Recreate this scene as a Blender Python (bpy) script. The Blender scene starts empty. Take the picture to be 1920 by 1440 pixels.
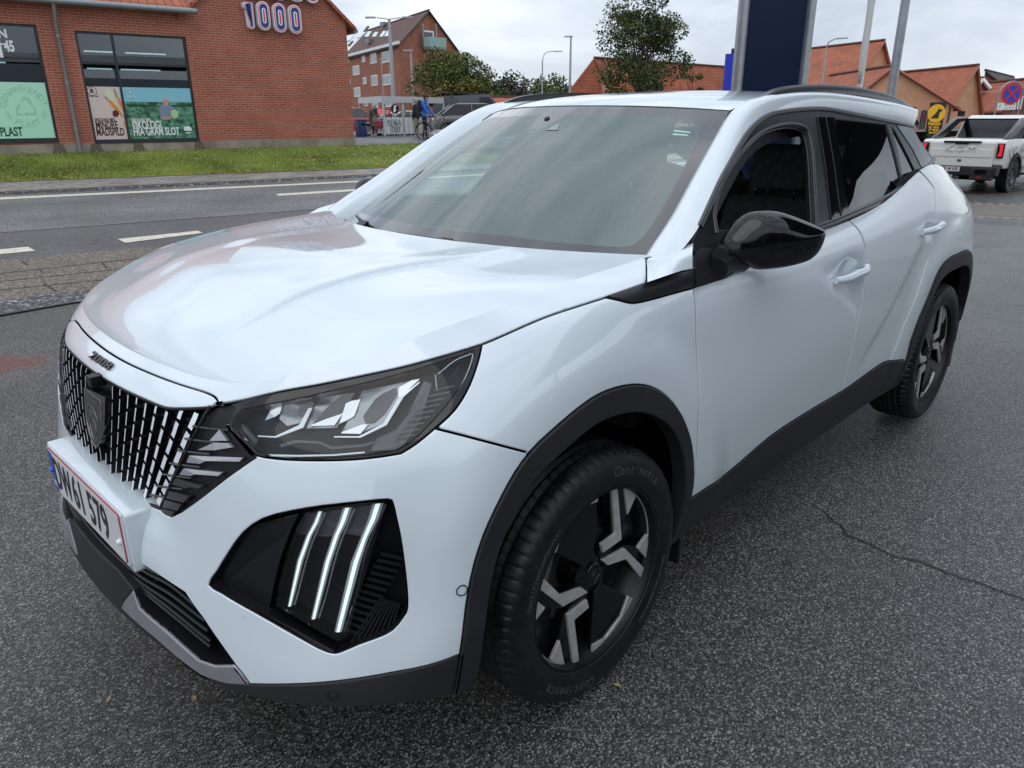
import bpy, bmesh, math, random
import numpy as np
from mathutils import Vector, Matrix
from mathutils.bvhtree import BVHTree
from mathutils.geometry import delaunay_2d_cdt
random.seed(7); np.random.seed(7)
SC = bpy.context.scene
COL = SC.collection
rad = math.radians
# ---------------------------------------------------------------- camera
CAM = np.array([1.2774, 1.8320, 1.4185])
YAW, PITCH, ROLL, FPX = -2.3639, -0.3441, -0.0050, 1391.1
_cy, _sy, _cp, _sp = math.cos(YAW), math.sin(YAW), math.cos(PITCH), math.sin(PITCH)
FWD = np.array([_cy*_cp, _sy*_cp, _sp]); _r = np.array([_sy, -_cy, 0.0]); _u = np.cross(_r, FWD)
RIGHT = math.cos(ROLL)*_r + math.sin(ROLL)*_u
UP = -math.sin(ROLL)*_r + math.cos(ROLL)*_u
cam_d = bpy.data.cameras.new('camera'); cam = bpy.data.objects.new('camera', cam_d); COL.objects.link(cam)
cam_d.sensor_width = 36.0; cam_d.lens = FPX/1920*36.0; cam_d.clip_start = 0.05; cam_d.clip_end = 2000
cam.matrix_world = Matrix([[RIGHT[0], UP[0], -FWD[0], CAM[0]], [RIGHT[1], UP[1], -FWD[1], CAM[1]], [RIGHT[2], UP[2], -FWD[2], CAM[2]], [0, 0, 0, 1]])
SC.camera = cam

def ray(u, v):
    d = RIGHT*((u-960)/FPX) - UP*((v-720)/FPX) + FWD
    return d/np.linalg.norm(d)
def dep(u, v, d):                     # point at depth d along the optical axis
    return CAM + d*(RIGHT*((u-960)/FPX) - UP*((v-720)/FPX) + FWD)
def onax(u, v, ax, val):
    d = ray(u, v); return CAM + d*((val-CAM[ax])/d[ax])
def topx(P):
    q = np.atleast_2d(P)-CAM
    x, y, z = q@RIGHT, q@UP, q@FWD
    return np.stack([960+FPX*x/z, 720-FPX*y/z], 1)

# ---------------------------------------------------------------- world, sun, exposure
SUN_EL, SUN_AZ = rad(48), rad(60)
w = bpy.data.worlds.new('World'); SC.world = w; w.use_nodes = True
nt = w.node_tree; nt.nodes.clear()
def N(t, ty, **kw):
    n = t.nodes.new(ty)
    for k, v in kw.items():
        if k in n.inputs: n.inputs[k].default_value = v
        else: setattr(n, k, v)
    return n
wo = N(nt, 'ShaderNodeOutputWorld'); bg = N(nt, 'ShaderNodeBackground')
sky = N(nt, 'ShaderNodeTexSky', sky_type='NISHITA', sun_disc=False, sun_elevation=SUN_EL, sun_rotation=SUN_AZ)
tc = N(nt, 'ShaderNodeTexCoord')
mp = N(nt, 'ShaderNodeMapping'); mp.inputs['Scale'].default_value = (1.0, 1.0, 3.2)
n1 = N(nt, 'ShaderNodeTexNoise'); n1.inputs['Scale'].default_value = 2.6; n1.inputs['Detail'].default_value = 7; n1.inputs['Roughness'].default_value = .52
n1.inputs['Distortion'].default_value = .35
cr = N(nt, 'ShaderNodeValToRGB')
# cloud radiance before the 0.1 background strength
CL = 10.5
e = cr.color_ramp.elements
e[0].position = .36; e[0].color = (.42*CL, .48*CL, .57*CL, 1)
e[1].position = .66; e[1].color = (.86*CL, .90*CL, .95*CL, 1)
m_ = cr.color_ramp.elements.new(.52); m_.color = (.64*CL, .70*CL, .78*CL, 1)
# overcast: the zenith is brighter than the horizon
sep = N(nt, 'ShaderNodeSeparateXYZ'); mr = N(nt, 'ShaderNodeMapRange')
mr.inputs['From Min'].default_value = 0.0; mr.inputs['From Max'].default_value = .9
mr.inputs['To Min'].default_value = .86; mr.inputs['To Max'].default_value = 1.38
mul = N(nt, 'ShaderNodeMix', data_type='RGBA', blend_type='MULTIPLY'); mul.inputs[0].default_value = 1
mix = N(nt, 'ShaderNodeMix', data_type='RGBA'); mix.inputs[0].default_value = .92
L = nt.links.new
L(tc.outputs['Generated'], mp.inputs[0]); L(mp.outputs[0], n1.inputs[0]); L(n1.outputs['Fac'], cr.inputs[0])
L(tc.outputs['Generated'], sep.inputs[0]); L(sep.outputs[2], mr.inputs[0])
L(cr.outputs[0], mul.inputs[6]); L(mr.outputs[0], mul.inputs[7])
L(sky.outputs[0], mix.inputs[6]); L(mul.outputs[2], mix.inputs[7]); L(mix.outputs[2], bg.inputs[0]); bg.inputs[1].default_value = .1
L(bg.outputs[0], wo.inputs[0])
sd = bpy.data.lights.new('sun', 'SUN'); sd.energy = .55; sd.angle = rad(50); sd.color = (1, .96, .90)
so = bpy.data.objects.new('sun', sd); COL.objects.link(so)
_sd = Vector((math.sin(SUN_AZ)*math.cos(SUN_EL), math.cos(SUN_AZ)*math.cos(SUN_EL), math.sin(SUN_EL)))
so.rotation_euler = _sd.to_track_quat('Z', 'Y').to_euler(); so.location = (0, 0, 30)
SC.view_settings.view_transform = 'Standard'; SC.view_settings.look = 'None'; SC.view_settings.exposure = .37; SC.view_settings.gamma = 1
SC.cycles.max_bounces = 10; SC.cycles.transparent_max_bounces = 14; SC.cycles.glossy_bounces = 5

# ---------------------------------------------------------------- materials
MATS = {}
def pmat(name, col, rough=.5, metal=0, spec=.5, coat=0, alpha=None, **kw):
    if name in MATS: return MATS[name]
    m = bpy.data.materials.new(name); m.use_nodes = True
    b = m.node_tree.nodes['Principled BSDF']
    b.inputs['Base Color'].default_value = (*col, 1); b.inputs['Roughness'].default_value = rough
    b.inputs['Metallic'].default_value = metal; b.inputs['Specular IOR Level'].default_value = spec
    b.inputs['Coat Weight'].default_value = coat; b.inputs['Coat Roughness'].default_value = .03
    for k, v in kw.items(): b.inputs[k].default_value = v
    MATS[name] = m; return m
def nodes(m): return m.node_tree.nodes, m.node_tree.links, m.node_tree.nodes['Principled BSDF']
def vary(m, scale=3, amt=.12, detail=5, bump=0, bscale=60, coord='Object', rvar=0):
    """multiply the base colour by a soft noise, optional bump"""
    n, l, b = nodes(m)
    c = tuple(b.inputs['Base Color'].default_value)
    t = n.new('ShaderNodeTexCoord'); x = n.new('ShaderNodeTexNoise'); x.inputs['Scale'].default_value = scale; x.inputs['Detail'].default_value = detail
    r = n.new('ShaderNodeMapRange'); r.inputs['To Min'].default_value = 1-amt; r.inputs['To Max'].default_value = 1+amt
    r.inputs['From Min'].default_value = .3; r.inputs['From Max'].default_value = .7
    mx = n.new('ShaderNodeMix'); mx.data_type = 'RGBA'; mx.blend_type = 'MULTIPLY'; mx.inputs[0].default_value = 1; mx.inputs[6].default_value = c
    l.new(t.outputs[coord], x.inputs[0]); l.new(x.outputs['Fac'], r.inputs[0]); l.new(r.outputs[0], mx.inputs[7]); l.new(mx.outputs[2], b.inputs['Base Color'])
    if rvar:
        rr = n.new('ShaderNodeMapRange'); ro = b.inputs['Roughness'].default_value
        rr.inputs['To Min'].default_value = max(0, ro-rvar); rr.inputs['To Max'].default_value = min(1, ro+rvar); rr.inputs['From Min'].default_value = .35; rr.inputs['From Max'].default_value = .65
        l.new(x.outputs['Fac'], rr.inputs[0]); l.new(rr.outputs[0], b.inputs['Roughness'])
    if bump:
        y = n.new('ShaderNodeTexNoise'); y.inputs['Scale'].default_value = bscale; y.inputs['Detail'].default_value = 4
        bu = n.new('ShaderNodeBump'); bu.inputs['Strength'].default_value = bump; bu.inputs['Distance'].default_value = .01
        l.new(t.outputs[coord], y.inputs[0]); l.new(y.outputs['Fac'], bu.inputs['Height']); l.new(bu.outputs[0], b.inputs['Normal'])
    return m
def glass(name, tint, ior=1.5, rough=0.0, gl=(1, 1, 1), haze=0, haze_col=(.5, .6, .6)):
    if name in MATS: return MATS[name]
    m = bpy.data.materials.new(name); m.use_nodes = True; n = m.node_tree.nodes; l = m.node_tree.links; n.clear()
    o = n.new('ShaderNodeOutputMaterial'); mx = n.new('ShaderNodeMixShader'); tr = n.new('ShaderNodeBsdfTransparent'); g = n.new('ShaderNodeBsdfGlossy'); f = n.new('ShaderNodeFresnel')
    tr.inputs[0].default_value = (*tint, 1); g.inputs['Color'].default_value = (*gl, 1); g.inputs['Roughness'].default_value = rough; f.inputs[0].default_value = ior
    ge = n.new('ShaderNodeNewGeometry'); mb_ = n.new('ShaderNodeMapRange'); mb_.inputs['To Min'].default_value = ior; mb_.inputs['To Max'].default_value = 1/ior; l.new(ge.outputs['Backfacing'], mb_.inputs[0]); l.new(mb_.outputs[0], f.inputs[0])
    src = tr.outputs[0]
    if haze:
        df = n.new('ShaderNodeBsdfDiffuse'); df.inputs[0].default_value = (*haze_col, 1); mf = n.new('ShaderNodeMixShader'); mf.inputs[0].default_value = haze; l.new(tr.outputs[0], mf.inputs[1]); l.new(df.outputs[0], mf.inputs[2]); src = mf.outputs[0]
    l.new(f.outputs[0], mx.inputs[0]); l.new(src, mx.inputs[1]); l.new(g.outputs[0], mx.inputs[2]); l.new(mx.outputs[0], o.inputs[0])
    MATS[name] = m; return m
PAINT = pmat('white_car_paint', (.63, .70, .75), .28, 0, .6, 1.0); PAINT.node_tree.nodes['Principled BSDF'].inputs['Coat IOR'].default_value = 1.68
BLK = pmat('black_plastic', (.018, .0188, .022), .5, 0, .32); vary(BLK, 8, .15, 4, .12, 500)
SATIN = pmat('satin_black_plastic', (.009, .0095, .012), .32, 0, .4)
GLOSSB = pmat('gloss_black', (.003, .003, .004), .05, 0, .5)
DARK = pmat('underbody_black', (.004, .004, .005), .9, 0, .1)
SILV = pmat('matt_silver', (.30, .30, .32), .42, .55, .5); vary(SILV, 30, .06, 3)
CHROME = pmat('chrome', (.85, .87, .9), .06, 1)
RUBBER = pmat('tyre_rubber', (.009, .009, .010), .46, 0, .3); vary(RUBBER, 14, .35, 5, .15, 220, rvar=.14)
CLOTH = pmat('dark_seat_fabric', (.085, .087, .092), .85, 0, .2); vary(CLOTH, 40, .25, 5, .3, 300)
RIMG = pmat('machined_grey_alloy', (.58, .585, .57), .36, .55); vary(RIMG, 45, .12, 4)
GLASSW = glass('windscreen_glass', (.78, .94, .91), 2.05, haze=.10, haze_col=(.38, .68, .64))  # teal diffuse share paints scattered light and reflections as haze over dusty glass
GLASSD = glass('privacy_glass', (.05, .055, .06), 1.62)
LENS = glass('clear_lens', (.93, .95, .97), 1.38)

# ---------------------------------------------------------------- object helpers
def tag(o, label=None, cat=None, group=None, kind=None):
    if label: o['label'] = label
    if cat: o['category'] = cat
    if group: o['group'] = group
    if kind: o['kind'] = kind
    return o
def empty(name, loc=(0, 0, 0), rz=0, label=None, cat=None, group=None, parent=None):
    o = bpy.data.objects.new(name, None); COL.objects.link(o); o.empty_display_size = .2
    o.location = loc; o.rotation_euler = (0, 0, rz); o.parent = parent
    return tag(o, label, cat, group)
def mobj(name, V, F, mat, parent=None, smooth=False, mi=None, normals=None, loc=None):
    me = bpy.data.meshes.new(name)
    me.from_pydata([tuple(map(float, v)) for v in V], [], [tuple(map(int, f)) for f in F])
    for m in (mat if isinstance(mat, (list, tuple)) else [mat]): me.materials.append(m)
    if mi is not None: me.polygons.foreach_set('material_index', np.array(mi, dtype=np.int32))
    if smooth: me.polygons.foreach_set('use_smooth', np.ones(len(me.polygons), dtype=bool))
    me.update()
    if normals is not None:
        me.normals_split_custom_set_from_vertices([tuple(map(float, n)) for n in normals])
    o = bpy.data.objects.new(name, me); COL.objects.link(o); o.parent = parent
    if loc is not None: o.location = loc
    return o
NRM = {}
class MB:
    """collects shapes, then links them as one mesh"""
    def __init__(s): s.V = []; s.F = []; s.M = []
    def add(s, V, F, m=0):
        b = len(s.V); s.V += [tuple(v) for v in V]; s.F += [tuple(i+b for i in f) for f in F]; s.M += [m]*len(F); return s
    def box(s, c, d, m=0, R=None, taper=1):
        x, y, z = d[0]/2, d[1]/2, d[2]/2
        P = [(-x, -y, -z), (x, -y, -z), (x, y, -z), (-x, y, -z), (-x*taper, -y*taper, z), (x*taper, -y*taper, z), (x*taper, y*taper, z), (-x*taper, y*taper, z)]
        if R is not None: P = [R@Vector(p) for p in P]
        P = [(p[0]+c[0], p[1]+c[1], p[2]+c[2]) for p in P]
        return s.add(P, [(3, 2, 1, 0), (4, 5, 6, 7), (0, 1, 5, 4), (1, 2, 6, 5), (2, 3, 7, 6), (3, 0, 4, 7)], m)
    def prism(s, poly, a, b, axis=2, m=0, fn=None):
        """2-D polygon extruded from a to b along axis; fn maps (p,q,h)->xyz"""
        n = len(poly); V = []
        ar = sum(poly[i][0]*poly[(i+1)%n][1]-poly[(i+1)%n][0]*poly[i][1] for i in range(n))
        if ar < 0: poly = poly[::-1]
        for h in (a, b):
            for p, q in poly:
                if fn: V.append(fn(p, q, h))
                else: V.append([(h, p, q), (q, h, p), (p, q, h)][axis])
        F = [tuple(range(n-1, -1, -1)), tuple(range(n, 2*n))]+[(i, (i+1)%n, n+(i+1)%n, n+i) for i in range(n)]
        return s.add(V, F, m)
    def tube(s, pts, r, n=10, m=0, closed=False, caps=True):
        pts = [Vector(p) for p in pts]; K = len(pts); r = r if isinstance(r, (list, tuple)) else [r]*K
        V = []; up = Vector((0, 0, 1)); last = None
        for i, p in enumerate(pts):
            a = pts[(i-1) % K] if (closed or i) else p; c = pts[(i+1) % K] if (closed or i < K-1) else p
            t = (c-a).normalized() if (c-a).length > 1e-9 else Vector((0, 0, 1))
            if last is None:
                x = t.cross(up)
                if x.length < .1: x = t.cross(Vector((0, 1, 0)))
            else: x = last-t*last.dot(t)
            x.normalize(); y = t.cross(x); last = x
            for k in range(n):
                q = 2*math.pi*k/n; V.append(p+(x*math.cos(q)+y*math.sin(q))*r[i])
        F = [(i*n+k, i*n+(k+1) % n, ((i+1) % K)*n+(k+1) % n, ((i+1) % K)*n+k) for i in range(K if closed else K-1) for k in range(n)]
        if caps and not closed: F += [tuple(range(n-1, -1, -1)), tuple((K-1)*n+k for k in range(n))]
        return s.add(V, F, m)
    def lathe(s, prof, c=(0, 0, 0), axis='y', n=48, m=0, a0=0, a1=2*math.pi, closed=True):
        """prof: list of (radius, height)"""
        K = len(prof); V = []; c = Vector(c); steps = n if closed else n+1
        for i in range(steps):
            q = a0+(a1-a0)*i/n
            for r, h in prof:
                a, b = r*math.cos(q), r*math.sin(q)
                V.append(c+Vector({'y': (a, h, b), 'z': (a, b, h), 'x': (h, a, b)}[axis]))
        F = [(i*K+j, i*K+j+1, ((i+1) % steps)*K+j+1, ((i+1) % steps)*K+j) for i in range(n if closed else n) for j in range(K-1) if closed or i < n]
        return s.add(V, F, m)
    def sphere(s, c, r, n=12, k=8, m=0):
        r = r if isinstance(r, (list, tuple)) else (r, r, r); V = []; F = []
        for i in range(k+1):
            a = math.pi*i/k
            for j in range(n):
                b = 2*math.pi*j/n; V.append((c[0]+r[0]*math.sin(a)*math.cos(b), c[1]+r[1]*math.sin(a)*math.sin(b), c[2]+r[2]*math.cos(a)))
        for i in range(k):
            for j in range(n): F.append((i*n+j, (i+1)*n+j, (i+1)*n+(j+1) % n, i*n+(j+1) % n))
        return s.add(V, F, m)
    def build(s, name, mat, parent=None, smooth=False, loc=None, bevel=0, fix=True):
        o = mobj(name, s.V, s.F, mat, parent, False, s.M if isinstance(mat, (list, tuple)) else None, loc=loc)
        me = o.data; bm = bmesh.new(); bm.from_mesh(me)
        if fix:
            bmesh.ops.remove_doubles(bm, verts=bm.verts, dist=1e-6); bmesh.ops.recalc_face_normals(bm, faces=bm.faces)
        if bevel:
            es = [ed for ed in bm.edges if len(ed.link_faces) == 2 and ed.calc_face_angle(0) > .6]
            bmesh.ops.bevel(bm, geom=es, offset=bevel, segments=2, profile=.6, affect='EDGES', clamp_overlap=True)
        bm.to_mesh(me); bm.free()
        if smooth:
            me.polygons.foreach_set('use_smooth', np.ones(len(me.polygons), dtype=bool))
            me.set_sharp_from_angle(angle=rad(smooth if smooth > 1 else 40))
        me.update(); return o
def copy_tree(o, parent=None):
    c = o.copy(); COL.objects.link(c); c.parent = parent
    for ch in [x for x in bpy.data.objects if x.parent == o]: copy_tree(ch, c)
    return c
def mirror_tree(o, parent):
    """mirrored copy about y = 0, meshes in the same frame"""
    c = o.copy(); COL.objects.link(c); c.parent = parent
    if o.type == 'MESH':
        me = o.data.copy(); bm = bmesh.new(); bm.from_mesh(me)
        for v in bm.verts: v.co.y *= -1
        bmesh.ops.reverse_faces(bm, faces=bm.faces); bm.to_mesh(me); bm.free(); c.data = me
    for ch in [x for x in bpy.data.objects if x.parent == o]: mirror_tree(ch, c)
    return c
_fonts = {}
def text_mesh(txt, size=1.0, depth=.0, bold=0, align='CENTER', sx=1.0, space=1.0):
    """vertices/faces of a text, x right, y up, z out"""
    cu = bpy.data.curves.new('t', 'FONT'); cu.body = txt; cu.size = size; cu.extrude = depth; cu.offset = bold; cu.align_x = align; cu.align_y = 'CENTER'; cu.resolution_u = 4; cu.space_character = space
    ob = bpy.data.objects.new('t', cu); COL.objects.link(ob)
    dg = bpy.context.evaluated_depsgraph_get(); me = bpy.data.meshes.new_from_object(ob.evaluated_get(dg))
    V = [(v.co.x*sx, v.co.y, v.co.z) for v in me.vertices]; F = [tuple(p.vertices) for p in me.polygons]
    bpy.data.objects.remove(ob); bpy.data.curves.remove(cu); bpy.data.meshes.remove(me)
    return V, F
def place(V, o, ex, ey, ez=None):
    o, ex, ey = Vector(o), Vector(ex), Vector(ey); ez = Vector(ez) if ez is not None else ex.cross(ey).normalized()
    return [tuple(o+ex*v[0]+ey*v[1]+ez*v[2]) for v in V]
def text_obj(name, txt, size, o, ex, ey, mat, parent=None, depth=.002, **kw):
    V, F = text_mesh(txt, size, depth, **kw)
    return mobj(name, place(V, o, ex, ey), F, mat, parent)
def catmull(P, n=6, closed=False):
    P = np.array(P, float); K = len(P); out = []
    for i in range(K if closed else K-1):
        p0 = P[(i-1) % K] if (closed or i) else 2*P[0]-P[1]; p1 = P[i]; p2 = P[(i+1) % K]; p3 = P[(i+2) % K] if (closed or i < K-2) else 2*P[-1]-P[-2]
        for j in range(n):
            t = j/n; out.append(.5*((2*p1)+(-p0+p2)*t+(2*p0-5*p1+4*p2-p3)*t*t+(-p0+3*p1-3*p2+p3)*t**3))
    if not closed: out.append(P[-1])
    return np.array(out)
def sstep(x, a, b):
    t = np.clip((x-a)/(b-a), 0, 1); return t*t*(3-2*t)
# ---------------------------------------------------------------- smooth parametric surfaces and trimmed panels
def spline_W(k, u):
    """natural cubic spline: values at u = W @ values at knots k"""
    k = np.array(k, float); n = len(k); h = np.diff(k); A = np.zeros((n, n)); B = np.zeros((n, n)); A[0, 0] = A[-1, -1] = 1
    for i in range(1, n-1):
        A[i, i-1] = h[i-1]; A[i, i] = 2*(h[i-1]+h[i]); A[i, i+1] = h[i]
        B[i, i-1] = 6/h[i-1]; B[i, i] = -6/h[i-1]-6/h[i]; B[i, i+1] = 6/h[i]
    M2 = np.linalg.solve(A, B); I = np.eye(n)
    u = np.array(u, float); i = np.clip(np.searchsorted(k, u, 'right')-1, 0, n-2); hh = h[i]; a = (k[i+1]-u)/hh; b = (u-k[i])/hh
    return a[:, None]*I[i]+b[:, None]*I[i+1]+((a**3-a)[:, None]*M2[i]+(b**3-b)[:, None]*M2[i+1])*(hh**2)[:, None]/6
def smooth_net(net, lam, ax):
    n = net.shape[ax]; D = np.diff(np.eye(n), 2, axis=0); S = np.linalg.inv(np.eye(n)+lam*D.T@D)
    return np.moveaxis(np.tensordot(S, net, (1, ax)), 0, ax)
class Surf:
    def __init__(s, func, s0, s1, t0, t1, ns, nt, flip=1):
        s.func = func; s.dom = (s0, s1, t0, t1); s.flip = flip; s.ns, s.nt = ns, nt; s._bvh = {}
    def P(s, S, T): return s.func(np.atleast_1d(np.array(S, float)), np.atleast_1d(np.array(T, float)))
    def PN(s, S, T):
        S = np.atleast_1d(np.array(S, float)); T = np.atleast_1d(np.array(T, float)); e = 1.5e-3
        s0, s1, t0, t1 = s.dom
        Sa, Sb = np.clip(S-e, s0, s1), np.clip(S+e, s0, s1); Ta, Tb = np.clip(T-e, t0, t1), np.clip(T+e, t0, t1)
        n = np.cross(s.func(Sb, T)-s.func(Sa, T), s.func(S, Tb)-s.func(S, Ta)); n /= np.linalg.norm(n, axis=1)[:, None]+1e-12
        return s.func(S, T), n*s.flip
    def bvh(s, off):
        if off not in s._bvh:
            s0, s1, t0, t1 = s.dom; gs = np.linspace(s0, s1, s.ns); gt = np.linspace(t0, t1, s.nt)
            S, T = np.meshgrid(gs, gt, indexing='ij'); S = S.ravel(); T = T.ravel(); P, n = s.PN(S, T); P = P+n*off
            F = []; st = []
            for i in range(s.ns-1):
                for j in range(s.nt-1):
                    a = i*s.nt+j; F += [(a, a+s.nt, a+s.nt+1), (a, a+s.nt+1, a+1)]
            s._bvh[off] = (BVHTree.FromPolygons([tuple(p) for p in P], F), P, F, S, T)
        return s._bvh[off]
    def cast(s, px, off=0.0, both=False):
        b, P, F, S, T = s.bvh(off); out = []
        Q = topx(P)
        for u, v in px:
            h = b.ray_cast(Vector(CAM), Vector(ray(u, v)))
            if h[0] is None:
                i = int(np.argmin((Q[:, 0]-u)**2+(Q[:, 1]-v)**2)); out.append((S[i], T[i])); continue
            f = F[h[2]]; A, B_, C = P[f[0]], P[f[1]], P[f[2]]; q = np.array(h[0])
            v0, v1, v2 = B_-A, C-A, q-A; d00, d01, d11, d20, d21 = v0@v0, v0@v1, v1@v1, v2@v0, v2@v1; de = d00*d11-d01*d01
            y = (d11*d20-d01*d21)/de; z = (d00*d21-d01*d20)/de; x = 1-y-z
            out.append((x*S[f[0]]+y*S[f[1]]+z*S[f[2]], x*T[f[0]]+y*T[f[1]]+z*T[f[2]]))
        return np.array(out)
def inpoly(P, poly):
    x, y = P[:, 0], P[:, 1]; c = np.zeros(len(P), bool); n = len(poly)
    for i in range(n):
        x1, y1 = poly[i]; x2, y2 = poly[(i+1) % n]
        if y1 == y2: continue
        k = ((y1 > y) != (y2 > y)) & (x < (x2-x1)*(y-y1)/(y2-y1)+x1); c ^= k
    return c
def dens(poly, step, closed=True):
    out = []; n = len(poly)
    for i in range(n if closed else n-1):
        a = np.array(poly[i], float); b = np.array(poly[(i+1) % n], float); k = max(1, int(math.ceil(np.linalg.norm(b-a)/step)))
        out += [a+(b-a)*j/k for j in range(k)]
    if not closed: out.append(np.array(poly[-1], float))
    return np.array(out)
class Trim:
    """regions: list of (label, polygon in (s,t)); later ones cut earlier ones"""
    def __init__(s, surf, regions, step=.02, pstep=.012, window=None, clamp=True):
        s.surf = surf; s0, s1, t0, t1 = window or surf.dom
        V = []; E = []
        for lab, poly in regions:
            poly = np.array(poly, float)
            poly[:, 0] = np.clip(poly[:, 0], s0, s1); poly[:, 1] = np.clip(poly[:, 1], t0, t1)
            d = dens(poly, pstep); b = len(V); V += [tuple(p) for p in d]; E += [(b+i, b+(i+1) % len(d)) for i in range(len(d))]
        bd = np.array(V); gs = np.arange(s0, s1+step/2, step); gt = np.linspace(t0, t1, max(3, int((t1-t0)/step)+1))
        S, T = np.meshgrid(gs, gt, indexing='ij'); S = S+np.where(np.arange(len(gt))[None, :] % 2, step*.0, 0)
        G = np.stack([S.ravel(), T.ravel()], 1)
        # drop grid points close to any region edge (cell hash)
        cell = step; H = {}
        for p in bd: H.setdefault((int(p[0]//cell), int(p[1]//cell)), []).append(p)
        keep = []
        for g in G:
            i, j = int(g[0]//cell), int(g[1]//cell); ok = True
            for a in (-1, 0, 1):
                for b_ in (-1, 0, 1):
                    for p in H.get((i+a, j+b_), ()):
                        if (p[0]-g[0])**2+(p[1]-g[1])**2 < (step*.42)**2: ok = False; break
                    if not ok: break
                if not ok: break
            if ok: keep.append(g)
        V += [tuple(g) for g in keep]
        r = delaunay_2d_cdt([Vector(v) for v in V], E, [], 0, 1e-6)
        s.st = np.array([tuple(v) for v in r[0]]); s.F = np.array([f for f in r[2] if len(f) == 3])
        cen = s.st[s.F].mean(1); lab = np.full(len(s.F), -1)
        for k, (name, poly) in enumerate(regions): lab[inpoly(cen, np.array(poly))] = k
        a = s.st[s.F[:, 0]]; b = s.st[s.F[:, 1]]; c = s.st[s.F[:, 2]]
        area = ((b[:, 0]-a[:, 0])*(c[:, 1]-a[:, 1])-(b[:, 1]-a[:, 1])*(c[:, 0]-a[:, 0]))
        s.F[area < 0] = s.F[area < 0][:, ::-1]; s.F = s.F[np.abs(area) > 1e-10]; lab = lab[np.abs(area) > 1e-10]
        s.lab = lab; s.names = [n for n, _ in regions]; s.Pn = surf.PN(s.st[:, 0], s.st[:, 1])
        Q = s.Pn[0][s.F]; g = np.cross(Q[:, 1]-Q[:, 0], Q[:, 2]-Q[:, 0]); fl = (g*s.Pn[1][s.F].mean(1)).sum(1) < 0
        s.F[fl] = s.F[fl][:, ::-1]
    def get(s, names, off=0.0, gap=.0023, roll=.0024, depth=.008, lip=True, side=0, offfn=None, skip_top=False):
        """side: +1 keep s>0, -1 keep s<0. returns V, F, normals"""
        names = [names] if isinstance(names, str) else names
        idx = [i for i, n in enumerate(s.names) if n in names]
        m = np.isin(s.lab, idx)
        if side: m &= (s.st[s.F][:, :, 0].mean(1)*side > 0)
        F = s.F[m]
        if len(F) == 0: return [], [], []
        used, inv = np.unique(F, return_inverse=True); F = inv.reshape(-1, 3)
        P = s.Pn[0][used].copy(); n = s.Pn[1][used].copy(); o = off
        if offfn is not None: o = off+offfn(P)[:, None]
        P = P+n*o
        if not lip: return P, F, n
        ed = {}
        for f in F:
            for a, b in ((f[0], f[1]), (f[1], f[2]), (f[2], f[0])): ed[(a, b)] = 1
        B = [(a, b) for (a, b) in ed if (b, a) not in ed]
        if skip_top:
            tt = s.st[used][:, 1]; tm = s.surf.dom[3]-1e-4; B = [(a, b) for a, b in B if not (tt[a] > tm and tt[b] > tm)]
        inw = np.zeros_like(P)
        for a, b in B:
            e_ = P[b]-P[a]; L_ = np.linalg.norm(e_)+1e-12; t = np.cross((n[a]+n[b])/2, e_/L_); inw[a] += t*L_; inw[b] += t*L_
        bv = sorted({v for e_ in B for v in e_}); ln = np.linalg.norm(inw, axis=1)[:, None]+1e-12; inw = inw/ln
        base = P.copy(); P[bv] = base[bv]+inw[bv]*(gap+roll)
        V = [P]; NN = [n]; m1 = {v: len(P)+i for i, v in enumerate(bv)}; m2 = {v: len(P)+len(bv)+i for i, v in enumerate(bv)}; m3 = {v: len(P)+2*len(bv)+i for i, v in enumerate(bv)}
        q = base[bv]+inw[bv]*gap
        V += [q-n[bv]*roll, q-n[bv]*roll, q-n[bv]*depth]; nb = n[bv]*.6-inw[bv]*.8; NN += [nb, -inw[bv], -inw[bv]]
        FF = [tuple(f) for f in F]
        for a, b in B: FF += [(b, a, m1[a], m1[b]), (m2[b], m2[a], m3[a], m3[b])]
        return np.concatenate(V), FF, np.concatenate(NN)
    def obj(s, name, names, mat, parent, **kw):
        V, F, n = s.get(names, **kw)
        if len(F) == 0: return None
        return mobj(name, V, F, mat, parent, True, None, n)
def join_geo(*L_):
    V = []; F = []; n = []; b = 0
    for v, f, nn in L_:
        if len(f) == 0: continue
        V.append(np.array(v)); n.append(np.array(nn)); F += [tuple(i+b for i in g) for g in f]; b += len(v)
    return np.concatenate(V), F, np.concatenate(n)
def strip_on(surf, st, w, h, off=0.0, closed=False, taper=False):
    """raised flat band following (s,t) points"""
    P, n = surf.PN(st[:, 0], st[:, 1]); P = P+n*off; K = len(P); V = []; F = []; NN = []
    for i in range(K):
        a = P[i-1] if i or closed else P[0]; b = P[(i+1) % K] if i < K-1 or closed else P[-1]
        t = (b-a)/(np.linalg.norm(b-a)+1e-12); x = np.cross(n[i], t); ww = w[i] if hasattr(w, '__len__') else w
        if taper: ww = ww*min(1, .15+min(i, K-1-i)/(K*.12))
        V += [P[i]-x*ww/2-n[i]*.004, P[i]-x*ww*.36+n[i]*h, P[i]+x*ww*.36+n[i]*h, P[i]+x*ww/2-n[i]*.004]
        NN += [-x, (n[i]-x*.5), (n[i]+x*.5), x]
    for i in range(K if closed else K-1):
        for j in range(3): F.append((i*4+j, ((i+1) % K)*4+j, ((i+1) % K)*4+j+1, i*4+j+1))
    V = np.array(V); NN = np.array(NN); f = F[1]; g = np.cross(V[f[1]]-V[f[0]], V[f[2]]-V[f[0]])
    if g@n[0] < 0: F = [f[::-1] for f in F]
    return V, F, NN
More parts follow.
